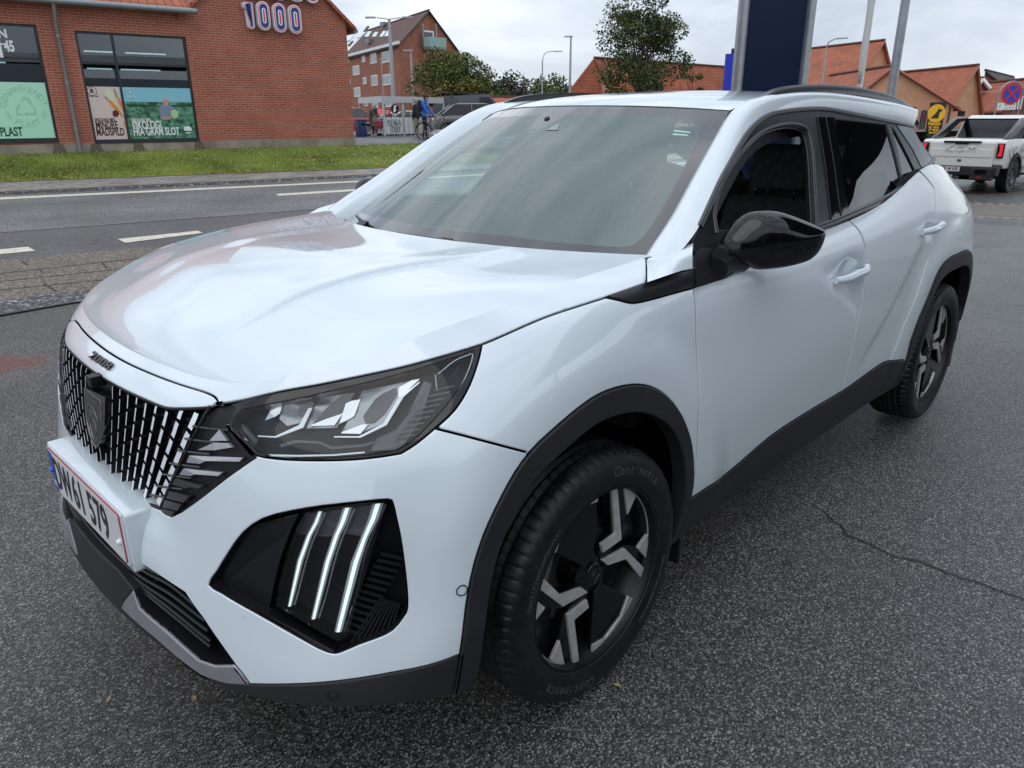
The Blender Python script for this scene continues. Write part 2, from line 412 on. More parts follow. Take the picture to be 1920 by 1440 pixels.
def patch_on(surf, px, off, thick, mb, m=0, castoff=None):
    """a small plate traced on the surface at depth off"""
    st = surf.cast(px, off if castoff is None else castoff); P, n = surf.PN(st[:, 0], st[:, 1]); A = P+n*off; B = P+n*(off+thick); k = len(A)
    mb.add(list(A)+list(B), [tuple(range(k)), tuple(range(2*k-1, k-1, -1))]+[(i, (i+1) % k, k+(i+1) % k, k+i) for i in range(k)], m)
# ================================================================ the white car (front axle at x = 0, nose towards +x)
CAR = empty('parked_car', (0, 0, 0), 0, 'white compact SUV with black trim filling the foreground, its driver window open', 'car')
# ---- wall surface: bumper, fenders, doors, quarters. columns run from the nose centre round the left side
_C = [
 # rows: bottom, .37, .50, .62, .72, .80, shoulder, upper, rim
 [(.886,0,.325),(.882,0,.375),(.868,0,.50),(.826,0,.61),(.815,0,.72),(.80,0,.80),(.787,0,.856),(.764,0,.878),(.715,0,.909)],
 [(.878,.2,.325),(.874,.2,.375),(.858,.2,.50),(.817,.2,.62),(.806,.2,.72),(.793,.2,.80),(.779,.2,.858),(.756,.2,.881),(.707,.2,.912)],
 [(.85,.4,.318),(.845,.4,.37),(.828,.4,.50),(.798,.4,.62),(.783,.4,.72),(.77,.4,.80),(.752,.4,.862),(.730,.4,.885),(.681,.4,.916)],
 [(.815,.53,.30),(.81,.53,.365),(.793,.53,.50),(.772,.53,.62),(.752,.53,.72),(.73,.53,.80),(.700,.53,.866),(.677,.53,.900),(.643,.53,.936)],
 [(.75,.65,.302),(.747,.652,.35),(.712,.65,.50),(.695,.648,.62),(.675,.645,.72),(.645,.64,.80),(.600,.63,.877),(.58,.62,.925),(.545,.605,.972)],
 [(.675,.745,.302),(.672,.747,.345),(.628,.742,.50),(.618,.737,.62),(.600,.733,.72),(.575,.725,.80),(.525,.71,.888),(.487,.70,.94),(.445,.675,.992)],
 [(.58,.815,.292),(.575,.82,.34),(.545,.81,.50),(.535,.807,.62),(.52,.802,.72),(.495,.79,.805),(.44,.772,.897),(.395,.752,.96),(.355,.712,1.019)],
 [(.465,.862,.275),(.458,.869,.34),(.445,.866,.50),(.438,.864,.62),(.428,.861,.72),(.405,.852,.81),(.35,.822,.91),(.30,.785,.980),(.265,.733,1.033)],
 [(.31,.87,.27),(.31,.879,.34),(.31,.884,.50),(.305,.884,.62),(.295,.882,.72),(.28,.874,.82),(.235,.848,.935),(.19,.805,1.003),(.145,.743,1.049)],
 [(.14,.87,.27),(.14,.881,.34),(.14,.887,.50),(.14,.888,.62),(.135,.887,.73),(.125,.88,.83),(.10,.862,.95),(.07,.815,1.022),(.03,.746,1.061)],
 [(-.05,.868,.265),(-.05,.88,.34),(-.05,.887,.50),(-.05,.888,.62),(-.05,.887,.73),(-.05,.88,.835),(-.06,.866,.962),(-.08,.826,1.032),(-.10,.747,1.069)],
 [(-.22,.860,.265),(-.22,.874,.34),(-.22,.885,.50),(-.22,.887,.62),(-.22,.886,.73),(-.22,.880,.84),(-.22,.868,.972),(-.23,.831,1.040),(-.225,.746,1.075)],
 [(-.38,.850,.265),(-.38,.868,.34),(-.38,.884,.50),(-.38,.887,.62),(-.38,.886,.73),(-.38,.880,.845),(-.38,.868,.980),(-.37,.838,1.046),(-.345,.750,1.082)],
 [(-.56,.842,.265),(-.56,.862,.34),(-.56,.882,.50),(-.56,.887,.62),(-.56,.886,.73),(-.56,.880,.85),(-.55,.868,.98),(-.54,.846,1.040),(-.51,.800,1.092)],
 [(-.80,.838,.265),(-.80,.858,.34),(-.80,.879,.50),(-.80,.886,.62),(-.80,.886,.73),(-.80,.881,.85),(-.80,.869,.975),(-.79,.852,1.030),(-.78,.828,1.075)],
 [(-1.12,.836,.265),(-1.12,.856,.34),(-1.12,.877,.50),(-1.12,.885,.62),(-1.12,.886,.73),(-1.12,.881,.85),(-1.12,.869,.975),(-1.12,.853,1.030),(-1.12,.832,1.068)],
 [(-1.5,.836,.265),(-1.5,.856,.34),(-1.5,.876,.50),(-1.5,.884,.62),(-1.5,.885,.73),(-1.5,.881,.85),(-1.5,.869,.985),(-1.5,.853,1.045),(-1.5,.832,1.086)],
 [(-1.88,.840,.27),(-1.88,.860,.34),(-1.88,.879,.50),(-1.88,.886,.62),(-1.88,.887,.73),(-1.88,.883,.85),(-1.88,.869,1.000),(-1.88,.850,1.085),(-1.86,.830,1.136)],
 [(-2.2,.850,.27),(-2.2,.868,.34),(-2.2,.884,.50),(-2.2,.889,.62),(-2.2,.890,.73),(-2.2,.886,.85),(-2.2,.871,1.010),(-2.2,.846,1.130),(-2.17,.818,1.225)],
 [(-2.5,.855,.27),(-2.5,.872,.34),(-2.5,.886,.50),(-2.5,.891,.62),(-2.5,.892,.73),(-2.5,.888,.85),(-2.5,.868,1.015),(-2.5,.832,1.135),(-2.5,.785,1.215)],
 [(-2.8,.850,.27),(-2.8,.868,.34),(-2.8,.884,.50),(-2.8,.889,.62),(-2.8,.889,.73),(-2.8,.882,.85),(-2.8,.852,1.000),(-2.8,.800,1.095),(-2.8,.750,1.150)],
 [(-3.05,.822,.27),(-3.06,.840,.34),(-3.06,.856,.50),(-3.06,.861,.62),(-3.06,.858,.73),(-3.06,.846,.85),(-3.05,.815,.98),(-3.05,.765,1.05),(-3.05,.715,1.095)],
 [(-3.22,.755,.27),(-3.24,.770,.34),(-3.25,.780,.50),(-3.25,.782,.62),(-3.24,.775,.73),(-3.22,.755,.85),(-3.22,.74,.955),(-3.2,.70,1.01),(-3.2,.66,1.05)],
 [(-3.37,.64,.27),(-3.39,.65,.34),(-3.40,.66,.50),(-3.40,.665,.62),(-3.38,.66,.73),(-3.36,.64,.85),(-3.34,.62,.94),(-3.33,.59,.98),(-3.31,.55,1.02)],
 [(-3.42,.35,.27),(-3.44,.36,.34),(-3.45,.36,.50),(-3.45,.36,.62),(-3.43,.36,.73),(-3.41,.35,.85),(-3.39,.34,.93),(-3.38,.33,.965),(-3.37,.31,.99)],
 [(-3.43,0,.27),(-3.45,0,.34),(-3.46,0,.50),(-3.46,0,.62),(-3.44,0,.73),(-3.42,0,.85),(-3.40,0,.925),(-3.39,0,.955),(-3.38,0,.98)],
]
_C = np.array(_C); _M = _C[1:][::-1].copy(); _M[:, :, 1] *= -1
WN = np.concatenate([_M, _C]); _n0 = len(_M)
WN = smooth_net(WN, .06, 0); WN = smooth_net(WN, .03, 1)
_d = np.linalg.norm(np.diff(WN[:, 3], axis=0), axis=1); WS = np.concatenate([[0], np.cumsum(_d)]); WS -= WS[_n0]
WT = np.array([.27, .345, .50, .62, .725, .81, .92, 1.0, 1.07])
# crease lines of the doors, in (x, z): depth grows on one side of a line
def wall_disp(P):
    x, y, z = P[:, 0], np.abs(P[:, 1]), P[:, 2]; d = np.zeros(len(P)); side = sstep(y, .80, .86)
    # flared arches
    for cx in (0.0, -2.6):
        r = np.hypot(x-cx-.02, z-.335); band = sstep(r, .66, .53)*sstep(z, .2, .45)
        d += (.013 if cx > -1 else .009)*band*side
    # front door: triangular fold running down and forward
    a = (x+1.02)*.50-(z-.98)*.866         # signed distance from the fold line
    fold = sstep(a, -.20, .0)*(1-sstep(a, .0, .42))
    d -= .021*sstep(z, .45, .62)*sstep(.99-z, 0, .14)*np.where((x < -.40) & (x > -1.49), 1, 0)*sstep(-x, .40, .62)*sstep(a, .012, -.09)*sstep(a, -.62, -.1)*side
    # rear door fold rising to the rear wheel
    b = (x+1.95)*.62+(z-.80)*.785
    d -= .008*sstep(b, .012, -.05)*sstep(b, -.42, -.05)*sstep(z, .45, .6)*sstep(1.02-z, 0, .12)*np.where((x < -1.50) & (x > -2.2), 1, 0)*sstep(-x, 1.50, 1.68)*sstep(x, -2.25, -2.1)*side
    for hx, hz in ((-1.373, .926), (-2.195, .965)): d -= .013*np.exp(-((x-hx)/.06)**2-((z-hz)/.032)**2)*side
    return d
def wall(S, T):
    A = spline_W(WS, S); B = spline_W(WT, T); P = np.einsum('ni,ijk,nj->nk', A, WN, B)
    d = wall_disp(P); P[:, 1] += d*np.sign(P[:, 1])
    # the bumper bar swells out between grille and plate
    P[:, 0] += .016*sstep(np.abs(P[:, 1]), .42, .20)*sstep(P[:, 2], .622, .575)*sstep(P[:, 2], .47, .54)*(P[:, 0] > 0)
    return P
W = Surf(wall, WS[0], WS[-1], WT[0], WT[-1], 700, 90, 1)
if W.PN(0.0, .6)[1][0][0] < 0: W.flip = -1
def sx(x, z=.6):                          # s on the left side where the surface has this x at height z
    g = np.linspace(0, WS[-1], 1200); P = wall(g, np.full(1200, z)); i = int(np.argmin(np.abs(P[:, 0]-x))); return g[i]
# ---------------------------------------------------------------- outlines traced on the wall surface
Z4 = lambda L_: [(60+a/3.2727, 560+b/3.2727) for a, b in L_]
Z5 = lambda L_: [(80+a/3, 840+b/3) for a, b in L_]
Z6 = lambda L_: [(360+a*.4584, 600+b*.4584) for a, b in L_]
Z7 = lambda L_: [(840+a*.4583, 700+b*.4583) for a, b in L_]
Z8 = lambda L_: [(1260+a/2.25, 180+b/2.25) for a, b in L_]
ZH = lambda L_: [(420+a/3.84, 640+b/3.84) for a, b in L_]
ZW = lambda L_: [(580+a*.3854, 370+b*.3854) for a, b in L_]
cw = lambda px, n=4: catmull(W.cast(px), n)
S0, S1, T0, T1 = W.dom
TT = T1+.02; TB = T0-.02
arch_px = Z7([(50,1150),(75,960),(110,780),(170,610),(250,450),(335,325),(450,215),(560,125),(625,85),(700,58),(780,48),(850,65),(905,105),(940,150),(965,195),(990,270),(1000,350),(1001,430),(990,505)])
arch = cw(arch_px, 3)
_s0 = arch[0][0]; _s1 = arch[-1][0]
archc = np.array([W.cast([(1119, 1080)])[0]])[0]
WC = np.array([sx(0.0), .335])
def scale_about(poly, c, k): return np.array([c+(np.array(q)-c)*k for q in poly])
sF, sR = sx(0.0, .335), sx(-2.6, .335)
cF = np.array([sF, .335]); cR = np.array([sR, .335])
arch_in = scale_about(arch, cF, .895)
rarch_px = [(1698,675),(1704,652),(1709,633),(1724,593),(1738,560),(1751,527),(1763,502),(1776,487),(1787,480),(1799,482),(1806,496),(1810,520),(1811,540)]
ra = W.cast(rarch_px[:9]); half = [tuple(q) for q in ra]
# the hidden rear half of the arch mirrors the front one
top = max(q[1] for q in half)
rarch = catmull(half+[(2*sR-q[0]+.03, q[1]) for q in half[::-1] if q[0] < sR-.03], 3)
rarch_in = scale_about(rarch, cR, .895)
def arch_region(A, lo=None): return [tuple(q) for q in A]+[(A[-1][0], TB), (A[0][0], TB)]
# shut lines
shut = cw([(903,645),(1004,601),(1081,574),(1135,557)], 4)
strip_top = cw([(1135,557),(1212,530),(1300,505)], 4); strip_bot = cw([(1300,540),(1240,556),(1200,566),(1180,567),(1160,562),(1135,557)], 4)
doorF = cw([(1300,540),(1306,620),(1310,700),(1310,790),(1306,870),(1301,925)], 4)
seam = cw(Z8([(752,528),(785,562),(805,600),(818,650),(818,720),(810,800),(797,890),(780,980),(760,1070),(740,1150),(722,1235)]), 3)
rdoor = np.array([(sx(-1.93,.4), T0), (sx(-1.97,.45), .46), (sx(-2.05,.6), .60), (sx(-2.17,.75), .76), (sx(-2.26,.9), .88), (sx(-2.27,1.0), 1.0), (sx(-2.14,1.0), T1)])
bfs = cw([(815,803),(870,817),(930,833),(990,849)], 3)           # bumper / fender seam
hl_top = cw([(430,757),(470,746),(520,735),(600,721),(700,700),(800,676),(903,645)], 4)
hl_rear = cw([(903,645),(892,690),(876,730),(852,768),(815,803),(780,832),(752,850)], 4)
hl_bot = cw([(752,850),(700,858),(620,863),(540,862),(480,854),(462,838)], 3)
hl_in = cw([(462,838),(440,812),(426,790),(440,765)], 3)
# the grille opening, claw lamp pocket, lower intake, skid plate
gr_top = cw(Z4([(560,560),(600,580),(700,625),(770,655),(830,672),(960,672),(1085,665)]), 3)
gr_side = cw(Z4([(1085,665),(1010,800),(930,960),(860,1110),(820,1200),(775,1290)]), 3)
gr_bot = cw(Z4([(775,1290),(700,1258),(660,1235),(560,1170),(450,1080)]), 3)
def sym_poly(near):                                                # near half from top centre round to bottom centre
    near = np.array(near); far = near[::-1].copy(); far[:, 0] *= -1; return np.concatenate([near, far])
def half_from(curve_top, side, curve_bot):
    a = [q for q in curve_top if q[0] > .02]; b = [q for q in curve_bot if q[0] > .02]
    return sym_poly([(0, a[0][1])]+list(a)+list(side)+list(b)+[(0, b[-1][1])])
grille_poly = half_from(gr_top, gr_side, gr_bot)
fin_poly = list(gr_side)+list(cw(Z4([(775,1290),(850,1338),(980,1260),(1150,1130),(1370,975),(1350,960)]), 2))+list(hl_in[:0])+list(cw(Z4([(1350,960),(1250,850),(1195,780),(1240,700),(1345,610)]), 2))+list(cw([(471,746),(440,752),(407,757),(391,763)], 2))
claw_poly = catmull(W.cast(Z6([(66,1085),(100,1030),(150,950),(210,870),(290,815),(400,785),(540,762),(700,745),(800,736),(820,750),(832,800),(850,880),(865,980),(878,1100),(880,1180),(865,1215),(820,1270),(760,1300),(680,1328),(600,1362),(570,1362),(520,1345),(400,1280),(250,1195),(120,1120)])), 2, True)
int_near = W.cast([(263,1057),(300,1082),(347,1113),(380,1160),(440,1247),(405,1248),(373,1237),(315,1185),(262,1140),(250,1107)])
int_poly = sym_poly([(0, int_near[0][1]+.01)]+list(int_near)+[(int_near[-1][0]*.8, int_near[-1][1]-.03), (0, int_near[-1][1]-.035)])
silver_px = [(232,1130),(250,1107),(262,1140),(315,1185),(373,1237),(405,1248),(440,1247),(455,1265),(468,1284),(425,1281),(380,1266),(335,1233),(293,1196),(255,1164),(230,1140)]
silver_poly = W.cast(silver_px)
lip_line = cw([(468,1284),(560,1284),(660,1275),(760,1258),(863,1227)], 3)
lip_poly = np.concatenate([[(0, .43), (silver_poly[0][0]*.9, .43)], W.cast([(250,1107),(262,1140),(315,1185),(373,1237),(405,1248),(440,1247)]), lip_line, [(lip_line[-1][0], TB), (0, TB)]])
lip_poly = sym_poly(lip_poly)
rock_top = cw([(1294,936),(1330,912),(1365,886),(1442,820),(1510,775),(1580,733),(1611,711),(1642,689),(1662,678),(1695,674)], 3)
rock_mid = cw([(1294,975),(1365,905),(1445,850),(1520,795),(1582,748),(1612,735),(1650,712),(1690,690)], 3)
def mir(poly): q = np.array(poly, float).copy(); q[:, 0] *= -1; return q
def both(name, poly): return [(name, np.array(poly, float)), (name, mir(poly))]
R_ = []
R_ += [('bumper', np.array([(-_s0-.3, TB), (_s0+.3, TB), (_s0+.3, TT), (-_s0-.3, TT)]))]
# hood part of the wall: everything above the hood front line and the shut line
hf = cw(Z4([(470,325),(600,400),(750,465),(900,520),(1030,560),(1100,588),(1128,612),(1140,640)]), 3); hf = np.array([q for q in hf if q[0] > 0.02])
seamR = [tuple(q) for q in seam]
fender = [tuple(q) for q in hl_rear[::-1][:0]]+[tuple(q) for q in bfs]+[tuple(q) for q in arch[5:]]+[(arch[-1][0], TB), (doorF[-1][0], TB)]+[tuple(q) for q in doorF[::-1]]+[(doorF[0][0], TT)]+[(shut[0][0], TT)]+[tuple(q) for q in hl_rear[:17]]
R_ += both('front_fender', fender)
R_ += both('front_door', [(doorF[-1][0], TB)]+[tuple(q) for q in doorF[::-1]]+[(doorF[0][0], TT), (seam[0][0], TT)]+seamR+[(seam[-1][0], TB)])
R_ += both('rear_door', [(seam[-1][0], TB)]+seamR[::-1]+[(seam[0][0], TT)]+[tuple(q) for q in rdoor[::-1]]+[(rdoor[0][0], TB)])
rb0 = sx(-2.95, .6)
R_ += both('rear_quarter', [(rdoor[0][0], TB)]+[tuple(q) for q in rdoor]+[(rdoor[-1][0], TT), (sx(-3.12, .9), TT), (sx(-3.16, .9), .86), (sx(-3.05, .7), .70), (rb0, .66), (rb0, TB)])
R_ += [('rear_bumper', np.array([(rb0, TB), (rb0, .66), (sx(-3.05, .7), .70), (sx(-3.16, .9), .86), (S1+.1, .86), (S1+.1, TB)])), ('rear_bumper', mir([(rb0, TB), (rb0, .66), (sx(-3.05, .7), .70), (sx(-3.16, .9), .86), (S1+.1, .86), (S1+.1, TB)]))]
R_ += both('tailgate', [(sx(-3.12, .9), TT), (sx(-3.16, .9), .86), (S1+.1, .86), (S1+.1, TT)])
R_ += both('tail_lamp', W.cast([(1797,346),(1808,352),(1812,372),(1807,392),(1800,380)]) if False else [(sx(-2.97,.9), .990), (sx(-3.04,.9), .895), (sx(-3.42,.9)-.25, .885), (sx(-3.42,.9)-.25, .955), (sx(-3.12,.9), 1.02)])
hood_side = [(0, hf[0][1])]+[tuple(q) for q in hf]+[tuple(q) for q in hl_top[1:]]+[tuple(q) for q in shut]+[tuple(q) for q in strip_top[:9]]+[tuple(q) for q in cw([(1212,530),(1213,505),(1212,484)], 2)]+[(W.cast([(1213,500)])[0][0], TT), (0, TT)]
R_ += [('hood', sym_poly(hood_side))]
R_ += both('headlight', list(hl_top)+list(hl_rear)+list(hl_bot)+list(hl_in))
R_ += both('fin_panel', fin_poly)
R_ += [('grille', grille_poly)]
R_ += both('claw', claw_poly)
R_ += [('intake', int_poly), ('lip', lip_poly)]
R_ += both('skid', silver_poly)
R_ += both('rocker', [(arch[-1][0], TB)]+[tuple(q) for q in rock_top]+[(rarch[0][0], TB)])
R_ += both('arch_f', arch_region(arch)); R_ += both('arch_r', arch_region(rarch))
R_ += both('hole', arch_region(arch_in)); R_ += both('hole', arch_region(rarch_in))
R_ += both('fender_strip', list(strip_top)+list(strip_bot))
R_ += [('rear_cladding', np.array([(rb0+.02, TB), (rb0+.02, .42), (S1+.1, .45), (S1+.1, TB)])), ('rear_cladding', mir([(rb0+.02, TB), (rb0+.02, .42), (S1+.1, .45), (S1+.1, TB)]))]
TW = Trim(W, R_, step=.02, pstep=.010)
# ---------------------------------------------------------------- painted panels and cladding
TW.obj('front_bumper', 'bumper', PAINT, CAR)
for sd_ in (1, -1):
    TW.obj('front_fender', 'front_fender', PAINT, CAR, side=sd_, gap=.0028)
    fd = TW.obj('front_door', 'front_door', PAINT, CAR, side=sd_, gap=.003); rd = TW.obj('rear_door', 'rear_door', PAINT, CAR, side=sd_, gap=.003)
    if sd_ > 0: FD, RD = fd, rd
    else: FD2, RD2 = fd, rd
    TW.obj('rear_quarter', 'rear_quarter', PAINT, CAR, side=sd_)
    TW.obj('wheel_arch_trim', 'arch_f', BLK, CAR, side=sd_, off=.007, roll=.004, depth=.045, gap=0)
    TW.obj('wheel_arch_trim', 'arch_r', BLK, CAR, side=sd_, off=.007, roll=.004, depth=.045, gap=0)
    TW.obj('sill_trim', 'rocker', BLK, CAR, side=sd_, off=.006, roll=.005, depth=.02, gap=0)
    TW.obj('fender_trim', 'fender_strip', SATIN, CAR, side=sd_, off=.003, gap=.001)
    TW.obj('skid_plate', 'skid', SILV, CAR, side=sd_, off=.004, roll=.004, gap=0)
    TW.obj('tail_lamp', 'tail_lamp', pmat('tail_lamp_red', (.10, .01, .012), .1, 0, .5, 1), CAR, side=sd_)
GAP_SHADE = pmat('gap_shade_black', (.002, .002, .002), .9, 0, .05)  # black ribbons laid under the shut lines paint the shade inside the gaps
for ln_, w_s in ((doorF, .02), (seam, .02), (rdoor[2:], .018), (shut, .02), (bfs, .02)):
    for q_ in (np.array(ln_), mir(ln_)): mobj('gap_shade', *strip_on(W, dens(q_, .02, False), w_s, .0, -.007)[:2], GAP_SHADE, CAR)
TW.obj('lower_lip', 'lip', BLK, CAR, off=.001, roll=.005, depth=.03, gap=0)
TW.obj('rear_bumper', 'rear_bumper', PAINT, CAR); TW.obj('rear_bumper_trim', 'rear_cladding', BLK, CAR, off=.004)
TW.obj('tailgate', 'tailgate', PAINT, CAR)
# ---- hood: the fold-over side on the wall surface plus the top surface, one mesh
_k0 = _n0+3; _k1 = _n0+12
hs = np.linspace(WS[_k0], WS[_k1], 40)
def hood_top(U, V):
    """u 0..1 nose to windscreen, v -1..1 right to left"""
    U = np.atleast_1d(U); V = np.atleast_1d(V); z0 = np.full(len(U), T1)
    sL = WS[_k0]+(WS[_k1]-WS[_k0])*U; L_ = wall(sL, z0); Rr = L_.copy(); Rr[:, 1] *= -1
    Fp = wall(V*WS[_k0], z0)
    yr = .748*V; vv = np.abs(V); Rp = np.stack([-.125-.22*vv**2.2, yr, 1.085-.003*vv**2], 1)
    w1 = ((V+1)/2)[:, None]; u1 = U[:, None]
    cL0 = wall(np.array([WS[_k0]]), np.array([T1]))[0]; cR0 = cL0*[1, -1, 1]; cL1 = np.array([-.345, .748, 1.082]); cR1 = cL1*[1, -1, 1]
    Q = (1-w1)*Rr+w1*L_+(1-u1)*Fp+u1*Rp-((1-w1)*(1-u1)*cR0+w1*(1-u1)*cL0+(1-w1)*u1*cR1+w1*u1*cL1)
    # crown
    b = (1-V**2); Q[:, 2] += b*(.055*np.sin(np.pi*np.clip(U, 0, 1)**.62)**1.1*(1-U)**.35-.0*U)+b*b*.006*(1-U)*U*4
    # raised centre between two creases
    yc = .30+.10*U; a = np.abs(Q[:, 1])-yc; st_ = sstep(U, .07, .28)*sstep(1.02-U, 0, .3)
    Q[:, 2] -= .0085*st_*sstep(a, -.001, .009)*(1-sstep(a, .05, .32))
    Q[:, 2] += .004*st_*sstep(a, -.12, -.01)*(1-sstep(a, -.002, .012))
    return Q
H = Surf(hood_top, 0, 1, -1, 1, 60, 60, 1)
_, n_ = H.PN(.5, 0.0)
if n_[0][2] < 0: H.flip = -1
nu, nv = 120, 281; U, V_ = np.meshgrid(np.linspace(0, 1, nu), np.linspace(-1, 1, nv), indexing='ij'); U = U.ravel(); V_ = V_.ravel()
P, n = H.PN(U, V_); Fh = [(i*nv+j, i*nv+j+1, (i+1)*nv+j+1, (i+1)*nv+j) for i in range(nu-1) for j in range(nv-1)]
if H.flip > 0: Fh = [f[::-1] for f in Fh]
# rear edge rolled down
e = [(nu-1)*nv+j for j in range(nv)]; Pe = P[e]+np.array([-.004, 0, -.02]); Pm = P[e]+np.array([-.004, 0, -.004]); b0 = len(P); P2 = np.concatenate([P, Pm, Pe]); n2 = np.concatenate([n, np.tile([-.8, 0, .6], (nv, 1)), np.tile([-1, 0, 0], (nv, 1))])
for j in range(nv-1): Fh += [(e[j], e[j+1], b0+j+1, b0+j), (b0+j, b0+j+1, b0+nv+j+1, b0+nv+j)]
# no lip along the fold: build the wall part without one there
Vw, Fw, nw = TW.get('hood', roll=.0022, gap=.0023, skip_top=True)
# lips along the fold edge (t = T1) must go: drop faces whose vertices all sit at the top edge below the surface
Vh, Fh2, nh = join_geo((Vw, Fw, nw), (P2, Fh, n2))
HOOD = mobj('hood', Vh, Fh2, PAINT, CAR, True, None, nh)
# ---------------------------------------------------------------- greenhouse side, y = f(x, z)
_gz = [1.0, 1.06, 1.12, 1.18, 1.24, 1.30, 1.36, 1.41, 1.46, 1.52]; _gy = [.842, .833, .806, .775, .745, .713, .680, .652, .622, .585]
_gx = [-3.4, -2.9, -2.5, -2.0, -1.4, -.9, -.3]; _gd = [-.125, -.062, -.025, 0, .006, 0, -.02]
def green(S, T):                       # S = -x, T = z
    y = spline_W(_gz, T)@np.array(_gy)+spline_W([-v for v in _gx[::-1]], S)@np.array(_gd[::-1])
    return np.stack([-S, y, T], 1)
G = Surf(green, .3, 3.3, 1.0, 1.50, 300, 60, 1)
_, n_ = G.PN(1.5, 1.2)
if n_[0][1] < 0: G.flip = -1
Z3 = lambda L_: [(1080+a*.4375, b*.4375) for a, b in L_]
gc = lambda px, n=3: catmull(G.cast(px), n)
out_top = gc([(1298,453),(1320,408),(1349,344),(1370,304),(1389,269),(1403,247),(1420,229),(1436,218),(1456,211),(1500,205),(1544,204),(1580,210),(1616,217),(1650,224),(1685,231),(1712,238)], 3)
rear_edge = gc([(1712,238),(1728,268),(1752,299)], 3)
belt_top = gc([(1752,296),(1735,317),(1712,341),(1692,355),(1660,373),(1630,388),(1600,401),(1560,418),(1530,429)], 3)
belt_low = [(s, 1.0) for s in np.linspace(belt_top[-1][0], out_top[0][0], 6)]
dlo = list(out_top)+list(rear_edge[1:])+list(belt_top)+[(belt_top[-1][0]-.3, 1.045), (out_top[0][0], 1.045)]
fopen = list(gc(Z3([(615,985),(605,900),(622,820),(650,755),(690,690),(735,630),(790,578),(850,550),(910,540),(960,548),(988,575),(1003,640),(1012,760),(1018,880),(1022,960)]), 3))
fopen = [q for q in fopen]
rglass = list(gc(Z3([(1112,508),(1200,517),(1330,532)]), 3))+list(gc(Z3([(1330,532),(1362,640),(1398,788)]), 2))+list(gc(Z3([(1398,788),(1330,840),(1250,885),(1176,914)]), 2))+list(gc(Z3([(1176,914),(1152,810),(1130,690),(1112,508)]), 2))
qglass = list(G.cast(Z3([(1352,540),(1372,570),(1455,735),(1408,778)])))
cpil = list(G.cast(Z3([(1368,532),(1440,545),(1468,600),(1528,690),(1500,712),(1480,722),(1440,640)])))
WGL = [('frame', np.array(dlo)), ('open', np.array(fopen)), ('rear_window', np.array(rglass)), ('quarter_window', np.array(qglass)), ('rear_pillar', np.array(cpil))]
TG = Trim(G, WGL, step=.025, pstep=.012)
def gobj(name, lab, mat, parent, **kw):
    o = TG.obj(name, lab, mat, parent, **kw); return o
def mirrored(o, parent):
    me0 = o.data; cn = np.zeros(len(me0.loops)*3); me0.corner_normals.foreach_get('vector', cn); cn = cn.reshape(-1, 3)
    V = [(v.co.x, -v.co.y, v.co.z) for v in me0.vertices]; F = []; N_ = []; mi = []
    for p_ in me0.polygons:
        li = list(p_.loop_indices)[::-1]; F.append([me0.loops[i].vertex_index for i in li]); N_ += [(cn[i][0], -cn[i][1], cn[i][2]) for i in li]; mi.append(p_.material_index)
    me = bpy.data.meshes.new(me0.name); me.from_pydata(V, [], F); [me.materials.append(m_) for m_ in me0.materials]; me.polygons.foreach_set('material_index', np.array(mi, dtype=np.int32))
    me.polygons.foreach_set('use_smooth', np.array([p_.use_smooth for p_ in me0.polygons])); me.update(); me.normals_split_custom_set(N_)
    c = o.copy(); c.data = me; COL.objects.link(c); c.parent = parent
    return c
_fr = gobj('window_frame', 'frame', SATIN, CAR, off=.0, roll=.003, depth=.025, gap=0)
_rw = gobj('rear_side_window', 'rear_window', GLASSD, CAR, off=-.006, lip=False)
_qw = gobj('quarter_window', 'quarter_window', GLASSD, CAR, off=-.006, lip=False)
_rp = gobj('rear_pillar_panel', 'rear_pillar', GLOSSB, CAR, off=.002)
for o in (_fr, _rw, _qw, _rp): mirrored(o, CAR)
# far front door glass is up
TGf = Trim(G, [('g', np.array(fopen))], step=.04, pstep=.03); _o = TGf.obj('front_side_window', 'g', glass('clear_side_glass', (.72, .80, .78), 1.45), CAR, off=-.006, lip=False); _m = mirrored(_o, CAR); bpy.data.objects.remove(_o)
# raised seals: outer chrome-black moulding along the belt, drip rail along the top, run channel round the open window
def strip_obj(name, st, w_, h_, mat, parent, off=0.0, surf=G, far=True, **kw):
    V, F, n = strip_on(surf, np.array(st), w_, h_, off, **kw); o = mobj(name, V, F, mat, parent, True, None, n)
    if far: mirrored(o, parent)
    return o
BELT = pmat('belt_moulding', (.03, .031, .035), .25, .2, .5); GREYT = pmat('window_trim_grey', (.05, .052, .058), .35, .1)
strip_obj('belt_moulding', belt_top, .026, .006, BELT, CAR)
strip_obj('drip_moulding', out_top[2:], .016, .005, GREYT, CAR, off=.001)
fo = np.array(fopen)
strip_obj('window_channel', scale_about(fo, fo.mean(0), 1.05), .010, .006, pmat('seal_rubber', (.02, .02, .022), .35), CAR)
strip_obj('window_channel', scale_about(fo, fo.mean(0), 1.0), .012, .002, SATIN, CAR, off=-.008)
# gloss centre pillar covers with the shut line between them
pil = []
for a in ([(1032,500),(1062,502),(1098,700),(1128,930),(1092,945),(1068,720)], [(1068,500),(1104,503),(1128,690),(1150,820),(1170,918),(1135,932),(1103,700)]):
    o = Trim(G, [('p', np.array(G.cast(Z3(a))))], step=.03, pstep=.012, window=(1.0, 2.2, 1.0, 1.5)).obj('centre_pillar_cover', 'p', GLOSSB, CAR, off=.004, roll=.002, depth=.01, gap=0); mirrored(o, CAR)

